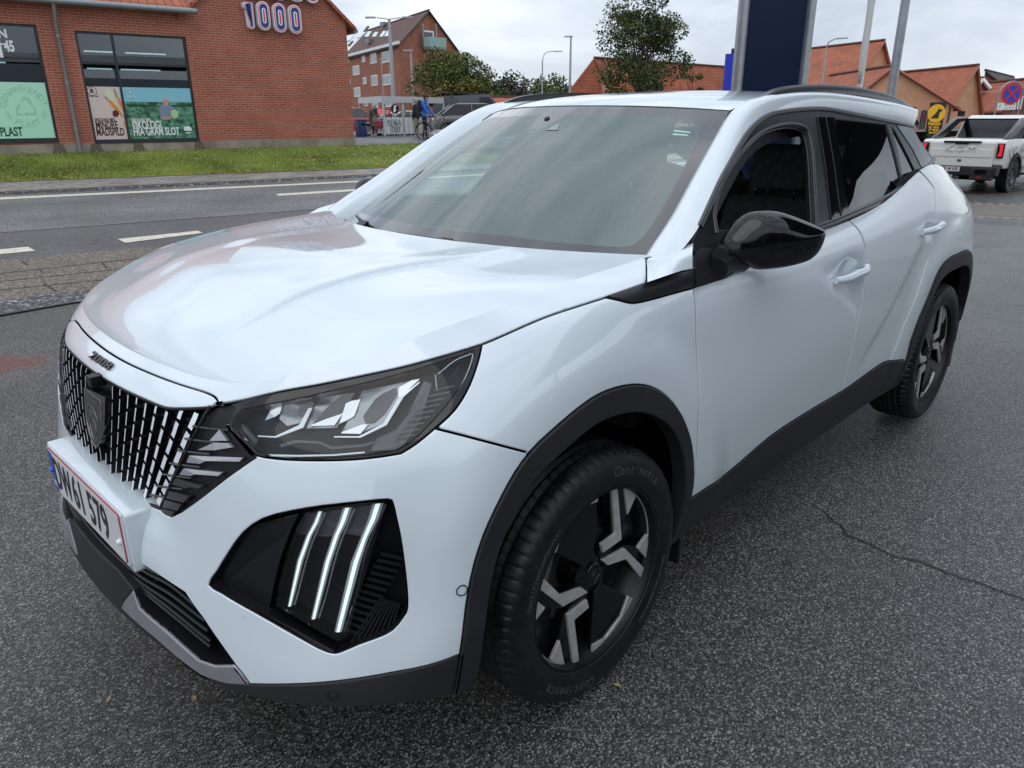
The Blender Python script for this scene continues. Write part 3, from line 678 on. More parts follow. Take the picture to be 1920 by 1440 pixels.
# ---------------------------------------------------------------- windscreen: v -1..1 right to left, t 0..1 bottom to top
_ws = np.array([(-.27, .722, .985), (-.58, .655, 1.172), (-.81, .602, 1.312), (-1.034, .545, 1.437)]); _wc = np.array([(-.055, 0, .99), (-.355, 0, 1.180), (-.60, 0, 1.325), (-.842, 0, 1.457)])
def screen(S, T):
    B = spline_W([0, .36, .66, 1.0], T); a = B@_ws; c = B@_wc; v2 = (S**2)[:, None]; q = c+(a-c)*(v2*.92+.08*v2*v2); q[:, 1] = a[:, 1]*S; return q
WSF = Surf(screen, -1, 1, 0, 1, 120, 80, 1)
_, n_ = WSF.PN(0, .5)
if n_[0][2] < 0: WSF.flip = -1
Z1 = lambda L_: [(560+a*.4375, 140+b*.4375) for a, b in L_]
gl_near = WSF.cast(Z1([(1270,175),(1480,178),(1600,182),(1680,195),(1720,225),(1712,270),(1660,380),(1600,500),(1530,620),(1480,690),(1440,725),(1390,738),(1250,730),(1050,712),(900,690)]))
gl_near = catmull(gl_near, 3)
# clear area: near outline mirrored, with the sensor notch at top centre
nt_ = [(.0, .80), (.045, .80), (.085, .86), (.11, .93), (.17, gl_near[0][1])]
near = [(a, b) for a, b in nt_]+[tuple(q) for q in gl_near if q[0] > .18]; near += [(.1, near[-1][1]-.002), (0, near[-1][1]-.004)]
clear = sym_poly(near)
TS = Trim(WSF, [('frit', np.array([(-1, 0), (1, 0), (1, 1), (-1, 1)])), ('glass', clear)], step=.03, pstep=.02)
FRIT = pmat('black_glass_border', (.012, .012, .014), .05, 0, .8, 1.0)
WSO = TS.obj('windscreen', 'glass', GLASSW, CAR, lip=False); TS.obj('windscreen_border', 'frit', FRIT, WSO, lip=False)
V, F, n = [], [], []
sidec = WSF.P(np.full(30, 1.0), np.linspace(.05, 1, 30)); topc = WSF.P(np.linspace(-1, 1, 50), np.full(50, 1.0))
mb = MB(); mb.tube([tuple(q+np.array([0, .004, -.002])) for q in sidec], .004, 6); mb.tube([tuple(q*[1, -1, 1]+np.array([0, -.004, -.002])) for q in sidec], .004, 6); mb.tube([tuple(q+np.array([-.003, 0, -.001])) for q in topc], .004, 6)
mb.build('windscreen_seal', BLK, WSO, True)
# toll tag stickers inside the top corner of the screen
mb = MB(); WH = pmat('white_sticker', (.75, .78, .76), .5)
for a in ([(1605,253),(1668,258),(1670,263),(1602,259)], [(1610,238),(1678,246),(1680,251),(1608,244)]): patch_on(WSF, Z1(a), -.004, .001, mb)
mb.build('sticker', WH, WSO)
mb = MB(); patch_on(WSF, Z1([(1060,238),(1105,212),(1118,215),(1110,238)]), .001, .001, mb); mb.build('camera_window', pmat('sensor_glass', (.22, .25, .26), .1), WSO)

# ---------------------------------------------------------------- A-pillar and cantrail band between screen/roof edge and window frame
outer = green(out_top[:, 0], out_top[:, 1])          # 3-D, front to rear
outer = np.concatenate([[[-.30, .800, 1.045]], [[-.36, .806, 1.085]], outer[1:]])
inner_pts = np.concatenate([WSF.P(np.full(9, 1.0), np.linspace(.10, 1, 9)), np.array([(-1.12, .553, 1.462), (-1.25, .562, 1.480), (-1.5, .570, 1.492), (-1.8, .574, 1.490), (-2.1, .570, 1.477), (-2.4, .562, 1.457), (-2.65, .545, 1.432)])])
def resample(C, K, wfn=None):
    d = np.concatenate([[0], np.cumsum(np.linalg.norm(np.diff(C, axis=0), axis=1))]); d /= d[-1]; u = np.linspace(0, 1, K)
    return np.stack([np.interp(u, d, C[:, i]) for i in range(3)], 1)
def resx(C, K):                                       # resample at matching x
    xs = np.linspace(C[0, 0], C[-1, 0], K)*-1; o = np.argsort(-C[:, 0]); return np.stack([-xs, np.interp(xs, -C[o, 0], C[o, 1]), np.interp(xs, -C[o, 0], C[o, 2])], 1)
K = 90; A = resample(catmull(inner_pts, 6), K); B = resample(catmull(outer, 4), K)
def sm(C, k=7):
    P = np.pad(C, ((k, k), (0, 0)), 'reflect', reflect_type='odd'); return np.stack([np.convolve(P[:, i], np.ones(2*k+1)/(2*k+1), 'valid') for i in range(3)], 1)
A = sm(A, 3); B = sm(B, 3)
vs = np.linspace(0, 1, 12); V = []; 
cx = np.array([-1.6, 0, 1.1])
T_ = np.gradient((A+B)/2, axis=0); T_ /= np.linalg.norm(T_, axis=1)[:, None]; Dm = B-A
Nn = np.cross(T_, Dm); Nn /= np.linalg.norm(Nn, axis=1)[:, None]
if (Nn[40]@np.array([0, 1, 1])) < 0: Nn *= -1
band = np.array([[A[i]+(B[i]-A[i])*v+Nn[i]*(.034*math.sin(math.pi*v)*(np.linalg.norm(Dm[i])/.12)) for v in vs] for i in range(K)])
def grid_obj(name, Gd, mat, parent, far=True, flipn=False, ref=(0, .5, 1)):
    a, b = Gd.shape[:2]; V = Gd.reshape(-1, 3); F = [(i*b+j, i*b+j+1, (i+1)*b+j+1, (i+1)*b+j) for i in range(a-1) for j in range(b-1)]
    f = F[len(F)//2]; n = np.cross(V[f[1]]-V[f[0]], V[f[2]]-V[f[0]])
    if n@np.array(ref) < 0: F = [q[::-1] for q in F]
    o = mobj(name, V, F, mat, parent, True)
    if far: mirrored(o, parent)
    return o
# roof side of the band carries the roof edge
grid_obj('roof_pillar', band, PAINT, CAR); K_B = len(band)
# root of the pillar beside the hood corner
rt0 = np.array([[(-.352, .752, 1.086), (-.352, .785, 1.082), (-.36, .812, 1.068), (-.372, .832, 1.045)], [(-.42, .715, 1.098), (-.42, .775, 1.104), (-.42, .808, 1.092), (-.405, .836, 1.048)], [(-.50, .70, 1.135), (-.50, .755, 1.140), (-.48, .800, 1.118), (-.44, .838, 1.055)]])
_P = lambda u, v, y: onax(u, v, 1, y)
rt = np.array([[_P(1213, 481, .700), _P(1212.5, 485, .742), _P(1213.5, 500, .79), _P(1214, 529, .840)], [_P(1230, 470, .700), _P(1238, 479, .760), _P(1238, 494, .80), _P(1237, 521, .845)], [_P(1262, 463, .735), _P(1268, 469, .782), _P(1267, 485, .825), _P(1266, 511, .847)], [_P(1299, 454, .785), _P(1299.5, 458, .806), _P(1298, 475, .835), _P(1297, 501, .848)]])
def dens_grid(Gq, k=4):
    a = np.array([catmull(r, k) for r in Gq]); return np.array([catmull(a[:, j], k) for j in range(a.shape[1])]).transpose(1, 0, 2)
grid_obj('scuttle_corner', dens_grid(rt), PAINT, CAR, ref=(0, 1, .5))
# ---------------------------------------------------------------- roof
rc = catmull([(-.842, 0, 1.459), (-.95, 0, 1.479), (-1.1, 0, 1.498), (-1.4, 0, 1.517), (-1.8, 0, 1.521), (-2.2, 0, 1.507), (-2.6, 0, 1.476), (-2.95, 0, 1.436)], 6); rc = sm(resample(rc, 70), 3)
re = catmull([(-1.036, .547, 1.439), (-1.12, .553, 1.462), (-1.25, .562, 1.480), (-1.5, .570, 1.492), (-1.8, .574, 1.490), (-2.1, .570, 1.477), (-2.4, .562, 1.457), (-2.65, .545, 1.432), (-2.80, .525, 1.412)], 6); re = sm(resample(re, 70), 3)
def roofp(i, v):
    c, e_ = rc[i], re[i]; q = c+(e_-c)*np.array([v*v, 0, abs(v)**2.6]); q[1] = e_[1]*v; return q
Gd = np.array([[roofp(i, v) for v in np.linspace(-1, 1, 41)] for i in range(70)])
roof = grid_obj('roof', Gd, PAINT, CAR, far=False, ref=(0, 0, 1))
# spoiler edge, rear glass and D-pillars close the back
def loft(name, Ca, Cb, mat, k=10, bulge=0, ref=(-1, 0, .5), K=40, far=False):
    a = resample(np.array(Ca, float), K); b = resample(np.array(Cb, float), K)
    Gd = np.array([[a[i]+(b[i]-a[i])*v+np.array(ref)*bulge*math.sin(math.pi*v) for v in np.linspace(0, 1, k)] for i in range(K)])
    return grid_obj(name, Gd, mat, CAR, far=far, ref=ref)
eR = [roofp(69, v) for v in np.linspace(-1, 1, 21)]
sp = [q+np.array([-.06, 0, -.03]) for q in eR]; spl = [q+np.array([.02, 0, -.03]) for q in sp]
loft('rear_spoiler', eR, sp, PAINT, ref=(-.3, 0, 1)); loft('spoiler_lip', sp, spl, BLK, ref=(-.5, 0, -1))
tb = [(-3.30, y, 1.03+.0*y) for y in np.linspace(-.52, .52, 21)]
loft('rear_window', spl, tb, glass('rear_glass', (.55, .60, .60), 1.45), ref=(-1, 0, .4), bulge=.02)
dp = [(-2.82, .50, 1.378), (-2.95, .50, 1.24), (-3.22, .50, 1.035)]
_re = green(rear_edge[:, 0], rear_edge[:, 1]); dq = [tuple(_re[0]+(-.005, -.012, -.01)), tuple(_re[len(_re)//2]+(0, -.012, 0)), tuple(_re[-1]+(0, -.012, 0)), (-3.0, .705, 1.095)]
loft('rear_pillar', dp, dq, GLOSSB, ref=(-.2, 1, 0), bulge=.015, far=True)
grid_obj('roof_corner', np.array([[(-2.65, .545, 1.432), (-2.65, .60, 1.418), (-2.60, .638, 1.392)], [(-2.75, .533, 1.418), (-2.74, .58, 1.404), (-2.70, .618, 1.378)], [(-2.84, .515, 1.395), (-2.81, .555, 1.385), (-2.76, .585, 1.362)]]), PAINT, CAR)
# ---------------------------------------------------------------- roof rails
rl = catmull([(-1.085, .603, 1.452), (-1.15, .60, 1.478), (-1.25, .598, 1.502), (-1.40, .597, 1.516), (-1.65, .597, 1.524), (-1.95, .597, 1.520), (-2.25, .595, 1.502), (-2.45, .592, 1.480), (-2.60, .588, 1.452), (-2.66, .586, 1.430)], 5)
bs = np.array([(q[0], q[1]-.004, np.interp(-q[0], -re[:, 0], re[:, 2])-.004) for q in rl])
def rail(mat, mat2):
    V = []; F = []
    for q in rl:
        V += [(q[0], q[1]-.018, q[2]-.010), (q[0], q[1]-.013, q[2]+.006), (q[0], q[1]+.010, q[2]+.006), (q[0], q[1]+.020, q[2]-.006), (q[0], q[1]+.022, q[2]-.026), (q[0], q[1]-.012, q[2]-.030)]
    K = len(rl)
    for i in range(K-1):
        for j in range(6): F.append((i*6+j, i*6+(j+1) % 6, (i+1)*6+(j+1) % 6, (i+1)*6+j))
    F += [(0, 1, 2, 3, 4, 5), tuple((K-1)*6+j for j in range(5, -1, -1))]
    mb = MB(); mb.add(V, F); return mb.build('roof_rail', mat, CAR, 35)
RAILM = pmat('rail_satin', (.05, .052, .058), .28, .3); r1 = rail(RAILM, BLK)
gi = MB()
for i in range(len(rl)-1):
    a, b = rl[i], rl[i+1]; za, zb = bs[i][2], bs[i+1][2]
    gi.add([(a[0], a[1]+.012, a[2]-.015), (b[0], b[1]+.012, b[2]-.015), (b[0], b[1]+.016, min(zb, b[2]-.02)-.02), (a[0], a[1]+.016, min(za, a[2]-.02)-.02)], [(0, 1, 2, 3)])
gi.build('rail_foot', SATIN, r1); mirror_tree(r1, CAR)
# ---------------------------------------------------------------- grille
GBK = pmat('grille_backing', (.0045, .0045, .006), .45, 0, .35)
grl = TW.obj('grille', 'grille', GBK, CAR, off=-.030, lip=False)
gsr = TW.obj('grille_surround', 'grille', GBK, grl, off=-.004, roll=.002, depth=.03) if False else None
gt0, gb0 = gr_top[-1], gr_side[-1]                       # outer top / bottom corner
WFIN = pmat('grille_bar_white', (.74, .79, .84), .3, 0, .5, .8)
gm = MB(); rows = 6
zt, zb = max(q[1] for q in gr_top), min(q[1] for q in gr_bot)
stop, sbot = gr_side[0], gr_side[-1]
def gcurve(fr, h):                                      # fr 0..1 from centre to outer edge, h 0 bottom .. 1 top
    st = sstep(h, 0, 1)*0+h
    # bottom edge and top edge t at this fraction
    b = np.interp(fr*sbot[0], [q[0] for q in sorted(gr_bot, key=lambda q: q[0])], [q[1] for q in sorted(gr_bot, key=lambda q: q[0])])
    xt = fr*stop[0]; T_s = sorted([tuple(q) for q in gr_top], key=lambda q: q[0]); t = np.interp(xt, [q[0] for q in T_s], [q[1] for q in T_s])
    sd = fr*(sbot[0]+(stop[0]-sbot[0])*(h**1.0)); return sd, b+(t-b)*h
NCOL = 10
COLS = {}
def _mkcol(fr):
    a = np.array(gcurve(fr, 0)); b_ = np.array(gcurve(fr, 1)); pa, pb = topx(W.P(a[0], a[1]))[0], topx(W.P(b_[0], b_[1]))[0]; px = [pa+(pb-pa)*f for f in np.linspace(0, 1, 9)]; st = np.array([a]+[tuple(q) for q in W.cast(px[1:-1])]+[b_])
    Pw = W.P(st[:, 0], st[:, 1]); d = np.concatenate([[0], np.cumsum(np.linalg.norm(np.diff(Pw, axis=0), axis=1))]); d /= d[-1]
    return lambda h: np.stack([np.interp(h, d, st[:, 0]), np.interp(h, d, st[:, 1])], 1)
for c in range(NCOL): COLS[c] = _mkcol((c+.5)/(NCOL+.15))
for sg in (1, -1):
    gm = MB()
    for c in range(NCOL):
        fr = (c+.5)/(NCOL+.15)
        wd = .0014+.0064*fr**2.2; dp = .024-.010*fr
        for r in range(rows+1):
            h0 = (r+(.5 if c % 2 else 0)-.5)/rows; h1 = h0+.80/rows
            h0, h1 = max(h0, .03), min(h1, .992)
            if h1-h0 < .03: continue
            q = []; 
            q = COLS[c](np.linspace(h0, h1, 4)).copy(); q[:, 0] *= sg
            if abs(q[0][0]) < .050 and .18 < (h0+h1)/2 < 1.0: continue
            P0, nn = W.PN(q[:, 0], q[:, 1]); tdir = np.gradient(P0, axis=0); tdir /= np.linalg.norm(tdir, axis=1)[:, None]; xd = np.cross(tdir, nn)
            V = []
            for i in range(4):
                V += [P0[i]-xd[i]*wd-nn[i]*.006, P0[i]+xd[i]*wd-nn[i]*.006, P0[i]+xd[i]*wd*.9-nn[i]*(dp+.004), P0[i]-xd[i]*wd*.9-nn[i]*(dp+.004)]
            F = []; M_ = []
            for i in range(3):
                a = i*4; F += [(a, a+1, a+5, a+4), (a+1, a+2, a+6, a+5), (a+2, a+3, a+7, a+6), (a+3, a, a+4, a+7)]; M_ += [0, 1, 1, 1]
            F += [(0, 1, 2, 3), (12, 13, 14, 15)]; M_ += [1, 1]
            b = len(gm.V); gm.V += [tuple(v) for v in V]; gm.F += [tuple(k+b for k in f) for f in F]; gm.M += M_
            # link block to the next column
            hq = min(h1+.01, .985); s_, t_ = gcurve(fr+.33/NCOL, hq); PP, N2 = W.PN(s_*sg, t_); X = np.array([0, 1, 0]); 
            gm.box(PP[0]-N2[0]*.022, (.012, .020, .007), 1)
    gm.build('grille_bars', [WFIN, GBK], grl)
_rim = 0
rim_o = strip_on(W, np.array(grille_poly), .006, .0015, -.002, True); mobj('grille_edge', *rim_o[:2], GBK, grl, True)
# shield emblem
em = [(325,545),(355,560),(400,580),(450,605),(449,700),(445,780),(432,840),(412,890),(395,912),(372,880),(350,835),(337,780),(330,690)]
eb = MB(); patch_on(W, Z4(em), -.006, .013, eb, castoff=.006); EMB = eb.build('emblem', pmat('dark_emblem', (.012, .011, .013), .15, 0, .6, .6), CAR, bevel=.0015)
ec = np.array(Z4(em)).mean(0)
def tube_on(surf, px, off, r, mb, castoff=None, n=5):
    st = surf.cast(px, off if castoff is None else castoff); st = catmull(st, 3); P, nn = surf.PN(st[:, 0], st[:, 1]); mb.tube([tuple(q) for q in P+nn*off], r, n)
EML = pmat('emblem_line', (.30, .27, .28), .25, .8); tb_ = MB()
ZE = lambda L_: [(140+a/9, 700+b/9) for a, b in L_]
for L_ in ([(165,250),(250,310),(340,390),(440,470),(440,650),(440,850),(420,1000),(380,1150),(345,1235),(310,1160),(265,1030),(215,830),(185,600),(165,250)], [(205,600),(235,535),(290,560),(330,620),(355,680)], [(255,625),(280,630),(285,710)], [(305,660),(345,690),(385,770),(375,900)], [(315,770),(350,860),(370,960),(360,1020),(325,1090),(290,980),(270,850)], [(240,760),(245,870),(265,960)]):
    tube_on(W, ZE(L_), .0078, .0007, tb_, .0075, 4)
tb_.build('emblem_lines', EML, EMB)
cb = MB(); P_, n_ = W.PN(*[np.array([v]) for v in W.cast(Z4([(378,497)]), .01)[0]]); cb.box(P_[0]+n_[0]*.004, (.034, .030, .026)); cb.build('front_camera', SATIN, CAR, bevel=.002)
def text_on(surf, name, txt, px, size, off, mat, parent, depth=.002, rot=0, castoff=0, surf_s=1, **kw):
    V, F = text_mesh(txt, size, depth, **kw); c = surf.cast([px], castoff)[0]; V = np.array(V); cr_, sr_ = math.cos(rot), math.sin(rot)
    S = c[0]+surf_s*(V[:, 0]*cr_-V[:, 1]*sr_); T = c[1]+(V[:, 0]*sr_+V[:, 1]*cr_); P, nn = surf.PN(S, T); return mobj(name, P+nn*(off+V[:, 2])[:, None], F, mat, parent)
DCH = pmat('dark_chrome', (.10, .095, .09), .22, .9)
text_on(W, 'model_badge', '2008', (190, 679), .047, .003, DCH, CAR, depth=.003, sx=1.35, bold=.0008, space=1.15)
text_on(W, 'emblem_text', 'PEUGEOT', (177, 752), .0088, .0078, EML, EMB, depth=.0004, castoff=.007, sx=1.1)

# ---------------------------------------------------------------- fin panels between grille and headlight
FINS = [[(1150,803),(1198,872),(1088,872)], [(1112,884),(1205,886),(1230,912),(1120,930),(1018,928)], [(965,963),(1292,976),(1272,1000),(1062,996),(1030,1013),(948,1006)], [(930,1042),(1167,1068),(1140,1088),(1000,1078),(972,1088),(903,1080)],
        [(880,1103),(1047,1150),(1020,1166),(965,1156),(945,1166),(858,1140)], [(840,1180),(965,1213),(930,1252),(825,1226)], [(812,1235),(915,1263),(888,1302),(800,1282)], [(795,1288),(872,1308),(850,1335),(798,1312)]]
for sd_ in (1, -1):
    o = TW.obj('fin_panel', 'fin_panel', GBK, CAR, side=sd_, off=-.012, roll=.001, depth=.02, gap=0)
    if sd_ > 0: FP = o
    else: FP2 = o
fm = MB(); FSIL = pmat('fin_silver', (.42, .42, .44), .3, .6); FDK = pmat('fin_dark', (.045, .045, .05), .3, .3)
for i, f in enumerate(FINS): patch_on(W, Z4(f), -.009, .009, fm, 0 if i < 4 else 1, castoff=0)
nf0 = len(fm.F)
for i, y in enumerate((800, 878, 950, 1030, 1098, 1168, 1225)):
    x0 = 1060-((y-780)*.62); tube_on(W, Z4([(x0-70, y-18), (x0+40, y-2), (x0+150-(y-800)*.15, y+6)]), -.004, .0026, fm, 0)
    fm.M = [1 if j_ >= nf0 else v for j_, v in enumerate(fm.M)]
fo_ = fm.build('fin', [FSIL, FDK], FP); _c = mirrored(fo_, FP2)

# ---------------------------------------------------------------- headlights
hin = ZH([(118,490),(300,458),(600,400),(900,326),(1200,250),(1500,166),(1700,98),(1806,58),(1796,120),(1780,190),(1700,320),(1600,455),(1500,570),(1420,655),(1340,728),(1250,782),(1100,812),(900,828),(700,840),(500,838),(320,828),(235,800),(130,700),(48,600)])
hin_st = W.cast(hin)
TH = Trim(W, [('frame', np.array(list(hl_top)+list(hl_rear)+list(hl_bot)+list(hl_in))), ('lens', np.array(hin_st))], step=.02, pstep=.010, window=(.2, 1.5, T0, T1))
HL = TH.obj('headlight', 'frame', GLOSSB, CAR, off=-.002, roll=.002, depth=.02, gap=.0005)
TH.obj('headlight_lens', 'lens', LENS, HL, off=-.0015, lip=False)
TH.obj('headlight_bowl', 'lens', pmat('headlight_bowl', (.006, .006, .008), .5, 0, .3), HL, off=-.050, lip=False)
V, F, n = strip_on(W, np.array(hin_st), .002, .0, -.002, True)
# side wall of the bowl
Pa, na = W.PN(*np.array(dens(hin_st, .02)).T); K_ = len(Pa); mobj('headlight_wall', list(Pa-na*.002)+list(Pa-na*.052), [(i, (i+1) % K_, K_+(i+1) % K_, K_+i) for i in range(K_)], GLOSSB, HL)
CH = pmat('reflector_chrome', (.42, .44, .46), .16, 1); REF = pmat('reflector_satin', (.20, .215, .225), .30, .9)
n, l, b = nodes(REF); _t = n.new('ShaderNodeTexCoord'); _w = n.new('ShaderNodeTexWave'); _w.inputs['Scale'].default_value = 42; _w.inputs['Distortion'].default_value = .6; _w.bands_direction = 'DIAGONAL'
_b = n.new('ShaderNodeBump'); _b.inputs['Strength'].default_value = .7; _b.inputs['Distance'].default_value = .006; l.new(_t.outputs['Object'], _w.inputs[0]); l.new(_w.outputs['Fac'], _b.inputs['Height']); l.new(_b.outputs[0], b.inputs['Normal'])
LG = pmat('lamp_grey', (.06, .063, .07), .3); LW = pmat('light_guide_white', (.80, .84, .86), .2, 0, .5, .5)
hm = MB(); mats_h = [CH, REF, LG, LW, GLOSSB]
for d_, m_, pts in [
    (-.040, 1, [(430,452),(640,425),(600,520),(545,590),(460,610),(405,560)]), (-.038, 2, [(545,470),(640,430),(655,455),(600,540),(560,545),(530,520)]), (-.034, 0, [(362,455),(430,450),(408,520),(370,545),(302,570),(335,510)]),
    (-.030, 3, [(250,678),(375,683),(545,602),(612,482),(640,480),(575,622),(380,694),(250,686)]),
    (-.040, 1, [(700,408),(905,378),(860,560),(815,625),(575,628),(640,500)]), (-.037, 2, [(740,480),(860,380),(950,372),(880,480),(800,560),(760,600),(640,602)]), (-.035, 0, [(640,600),(740,560),(860,520),(800,605),(620,612)]),
    (-.038, 1, [(1000,360),(1230,312),(1400,275),(1260,400),(1160,590),(980,662),(850,660),(905,560)]), (-.036, 2, [(1005,540),(1090,420),(1140,380),(1240,335),(1250,380),(1160,520),(1080,590),(1020,590)]), (-.034, 0, [(880,450),(920,430),(985,420),(940,540),(890,570),(835,595)]),
    (-.033, 0, [(1260,335),(1350,285),(1410,275),(1340,340),(1290,405),(1255,400)]), (-.034, 0, [(850,655),(1000,600),(1040,600),(985,668),(850,664)]),
    (-.028, 3, [(797,684),(975,684),(1150,592),(1262,400),(1295,400),(1172,604),(985,695),(797,693)]),
    (-.030, 0, [(1295,400),(1410,300),(1405,294),(1290,385)]),
    (-.030, 2, [(1060,788),(1100,700),(1240,640),(1330,520),(1440,290),(1495,310),(1420,560),(1300,742),(1230,782)]),
    (-.022, 3, [(315,812),(540,818),(800,812),(1015,794),(1015,804),(800,824),(540,831),(315,824)]),
    (-.012, 3, [(110,672),(160,700),(205,755),(240,790),(225,796),(180,755),(140,712)]),
    (-.030, 2, [(130,595),(150,600),(250,712),(235,742),(150,640)]), (-.028, 2, [(400,742),(520,712),(690,720),(780,760),(1000,740),(1080,720),(1080,735),(1000,758),(780,778),(690,738),(520,730),(420,765)]),
    ]:
    st0 = ZH(pts); patch_on(W, st0, d_, .004, hm, m_)
for k in range(9):
    x = 1640-k*36; y = 330+k*44; patch_on(W, ZH([(x-130, y+18), (x+20, y-12), (x+20, y-4), (x-130, y+28)]), -.020, .003, hm, 2)
for L_ in ([(1340,760),(1560,520),(1700,330),(1780,150),(1790,60)], [(1540,235),(1660,140),(1780,90)], [(1520,240),(1545,350),(1690,180)]): tube_on(W, ZH(L_), -.012, .0015, hm)
hmo = hm.build('lamp_unit', mats_h, HL)
text_on(W, 'lamp_text', 'PEUGEOT', (420+1345/3.84, 640+590/3.84), .016, -.022, pmat('lamp_text_dark', (.015, .015, .018), .4), HL, depth=.0006, rot=1.05, castoff=-.022, space=1.15)
MIR_LATER = [HL]
# ---------------------------------------------------------------- claw lamps
CP = W.cast(Z6([(66,1085),(100,1030),(150,950),(210,870),(290,815),(400,785),(460,772),(425,850),(385,960),(360,1060),(335,1175),(200,1120)]))
cf = TW.obj('lower_lamp_pocket', 'claw', pmat('pocket_black', (.0035, .0035, .005), .6, 0, .25), CAR, off=-.055, lip=False, side=1)
Pa, na = W.PN(*np.array(dens(claw_poly, .02)).T); K_ = len(Pa); mobj('pocket_wall', list(Pa-na*.002)+list(Pa-na*.058), [(i, (i+1) % K_, K_+(i+1) % K_, K_+i) for i in range(K_)], SATIN, cf, True)
lmp = np.array(W.cast(Z6([(462,790),(540,770),(700,750),(790,742),(800,752),(768,850),(720,1010),(672,1160),(636,1290),(600,1322),(470,1250),(338,1172),(352,1080),(385,960),(425,850)])))
TC = Trim(W, [('l', lmp)], step=.02, pstep=.012, window=(.2, 1.4, T0, T1))
TC.obj('lamp_lens', 'l', LENS, cf, off=-.006, lip=False)
Pa, na = W.PN(*np.array(dens(lmp, .02)).T); K_ = len(Pa); mobj('lamp_case', list(Pa-na*.005)+list(Pa-na*.056), [(i, (i+1) % K_, K_+(i+1) % K_, K_+i) for i in range(K_)], GLOSSB, cf)
c2 = MB(); LITE = pmat('running_light', (.80, .86, .84), .35, 0, .5); nodes(LITE)[2].inputs['Emission Color'].default_value = (.85, 1, .95, 1); nodes(LITE)[2].inputs['Emission Strength'].default_value = .45
BARS = [[(515,782),(536,782),(520,830),(492,880),(455,985),(408,1170),(392,1170),(430,985),(468,882),(498,825)], [(618,768),(655,766),(632,830),(607,880),(570,990),(508,1222),(487,1222),(540,990),(575,885),(600,825)], [(738,752),(784,748),(760,815),(722,890),(690,990),(613,1275),(583,1275),(650,990),(692,885),(722,810)]]
for B_ in BARS: patch_on(W, Z6(B_), -.024, .005, c2, 0, castoff=-.02)
LBG = pmat('light_bar_housing', (.34, .37, .36), .3, 0, .5, .5)
for B_ in BARS:
    q_ = [np.array(p_, float) for p_ in B_]; ctr = [p_*.72+q_[(11-i_) % 10]*.28 for i_, p_ in enumerate(q_)]
    patch_on(W, Z6([tuple(p_) for p_ in ctr]), -.0188, .0012, c2, 1, castoff=-.02)
c2.build('light_bar', [LBG, LITE], cf)
c3 = MB()
for B_ in BARS:
    a = [(x+9+(i > 4)*-18, y) for i, (x, y) in enumerate(B_)]
    tube_on(W, Z6([(B_[1][0]+10, B_[1][1]+4), (B_[3][0]+12, B_[3][1]), (B_[4][0]+12, B_[4][1]), (B_[5][0]+10, B_[5][1])]), -.024, .0022, c3)
patch_on(W, Z6([(470,790),(780,748),(752,862),(700,880),(640,870),(560,880),(490,878),(440,870)]), -.050, .006, c3, 1)
c3.build('lamp_inner', [CHROME, LG], cf)
c4 = MB()
for k in range(13):
    f = k/12; x0, y0 = 870-f*180, 1000+f*300; patch_on(W, Z6([(x0-95+f*20, y0-62), (x0+2, y0-40+f*10), (x0+2, y0-28+f*10), (x0-100+f*20, y0-48)]), -.035, .012, c4)
for k in range(8):
    f = k/7; patch_on(W, Z6([(648+f*160, 1310-f*40), (770+f*75, 1125+f*20), (778+f*75, 1128+f*20), (660+f*158, 1310-f*38)]), -.034, .010, c4)
c4.build('pocket_fin', GBK, cf)
c5 = MB(); patch_on(W, Z6([(70,1088),(120,1095),(335,1178),(470,1255),(600,1330),(570,1360),(520,1343),(400,1278),(250,1193)]), -.030, .028, c5); c5.build('pocket_ledge', SATIN, cf, bevel=.003)
c6 = MB(); patch_on(W, Z6([(75,1083),(104,1033),(154,953),(214,873),(294,819),(400,790),(456,778),(420,852),(380,962),(356,1062),(335,1175),(120,1098)]), -.050, .022, c6); c6.build('pocket_panel', pmat('pocket_panel_black', (.004, .004, .006), .28, 0, .4), cf, bevel=.002)
MIR_LATER.append(cf)
# ---------------------------------------------------------------- lower intake
itk = TW.obj('lower_intake', 'intake', DARK, CAR, off=-.07, lip=False)
iw = np.array(dens(int_poly, .03)); Pa, na = W.PN(*iw.T); K_ = len(Pa); mobj('intake_wall', list(Pa-na*.002)+list(Pa-na*.075), [(i, (i+1) % K_, K_+(i+1) % K_, K_+i) for i in range(K_)], SATIN, itk)
sl = MB()
for k, (a, b_, c_) in enumerate([((262,1062),(310,1088),(352,1130)), ((250,1074),(305,1105),(362,1152)), ((246,1086),(305,1122),(369,1172)), ((247,1098),(305,1138),(375,1192)), ((253,1110),(310,1155),(380,1212)), ((262,1124),(320,1172),(380,1222))]):
    st = W.cast([a, b_, c_]); st = np.array([(st[0][0]*.0, st[0][1]+.004)]+[(st[0][0]*.5, st[0][1]+.003)]+list(st)); st = catmull(st, 5); full = np.concatenate([mir(st)[::-1], st[1:]])
    V, F, n = strip_on(W, full, .0075, .0, -.016); Pp, nn = W.PN(full[:, 0], full[:, 1]); sl.tube([tuple(q) for q in Pp-nn*.022], .0052, 6)
sl.build('intake_slats', SATIN, itk, 50)
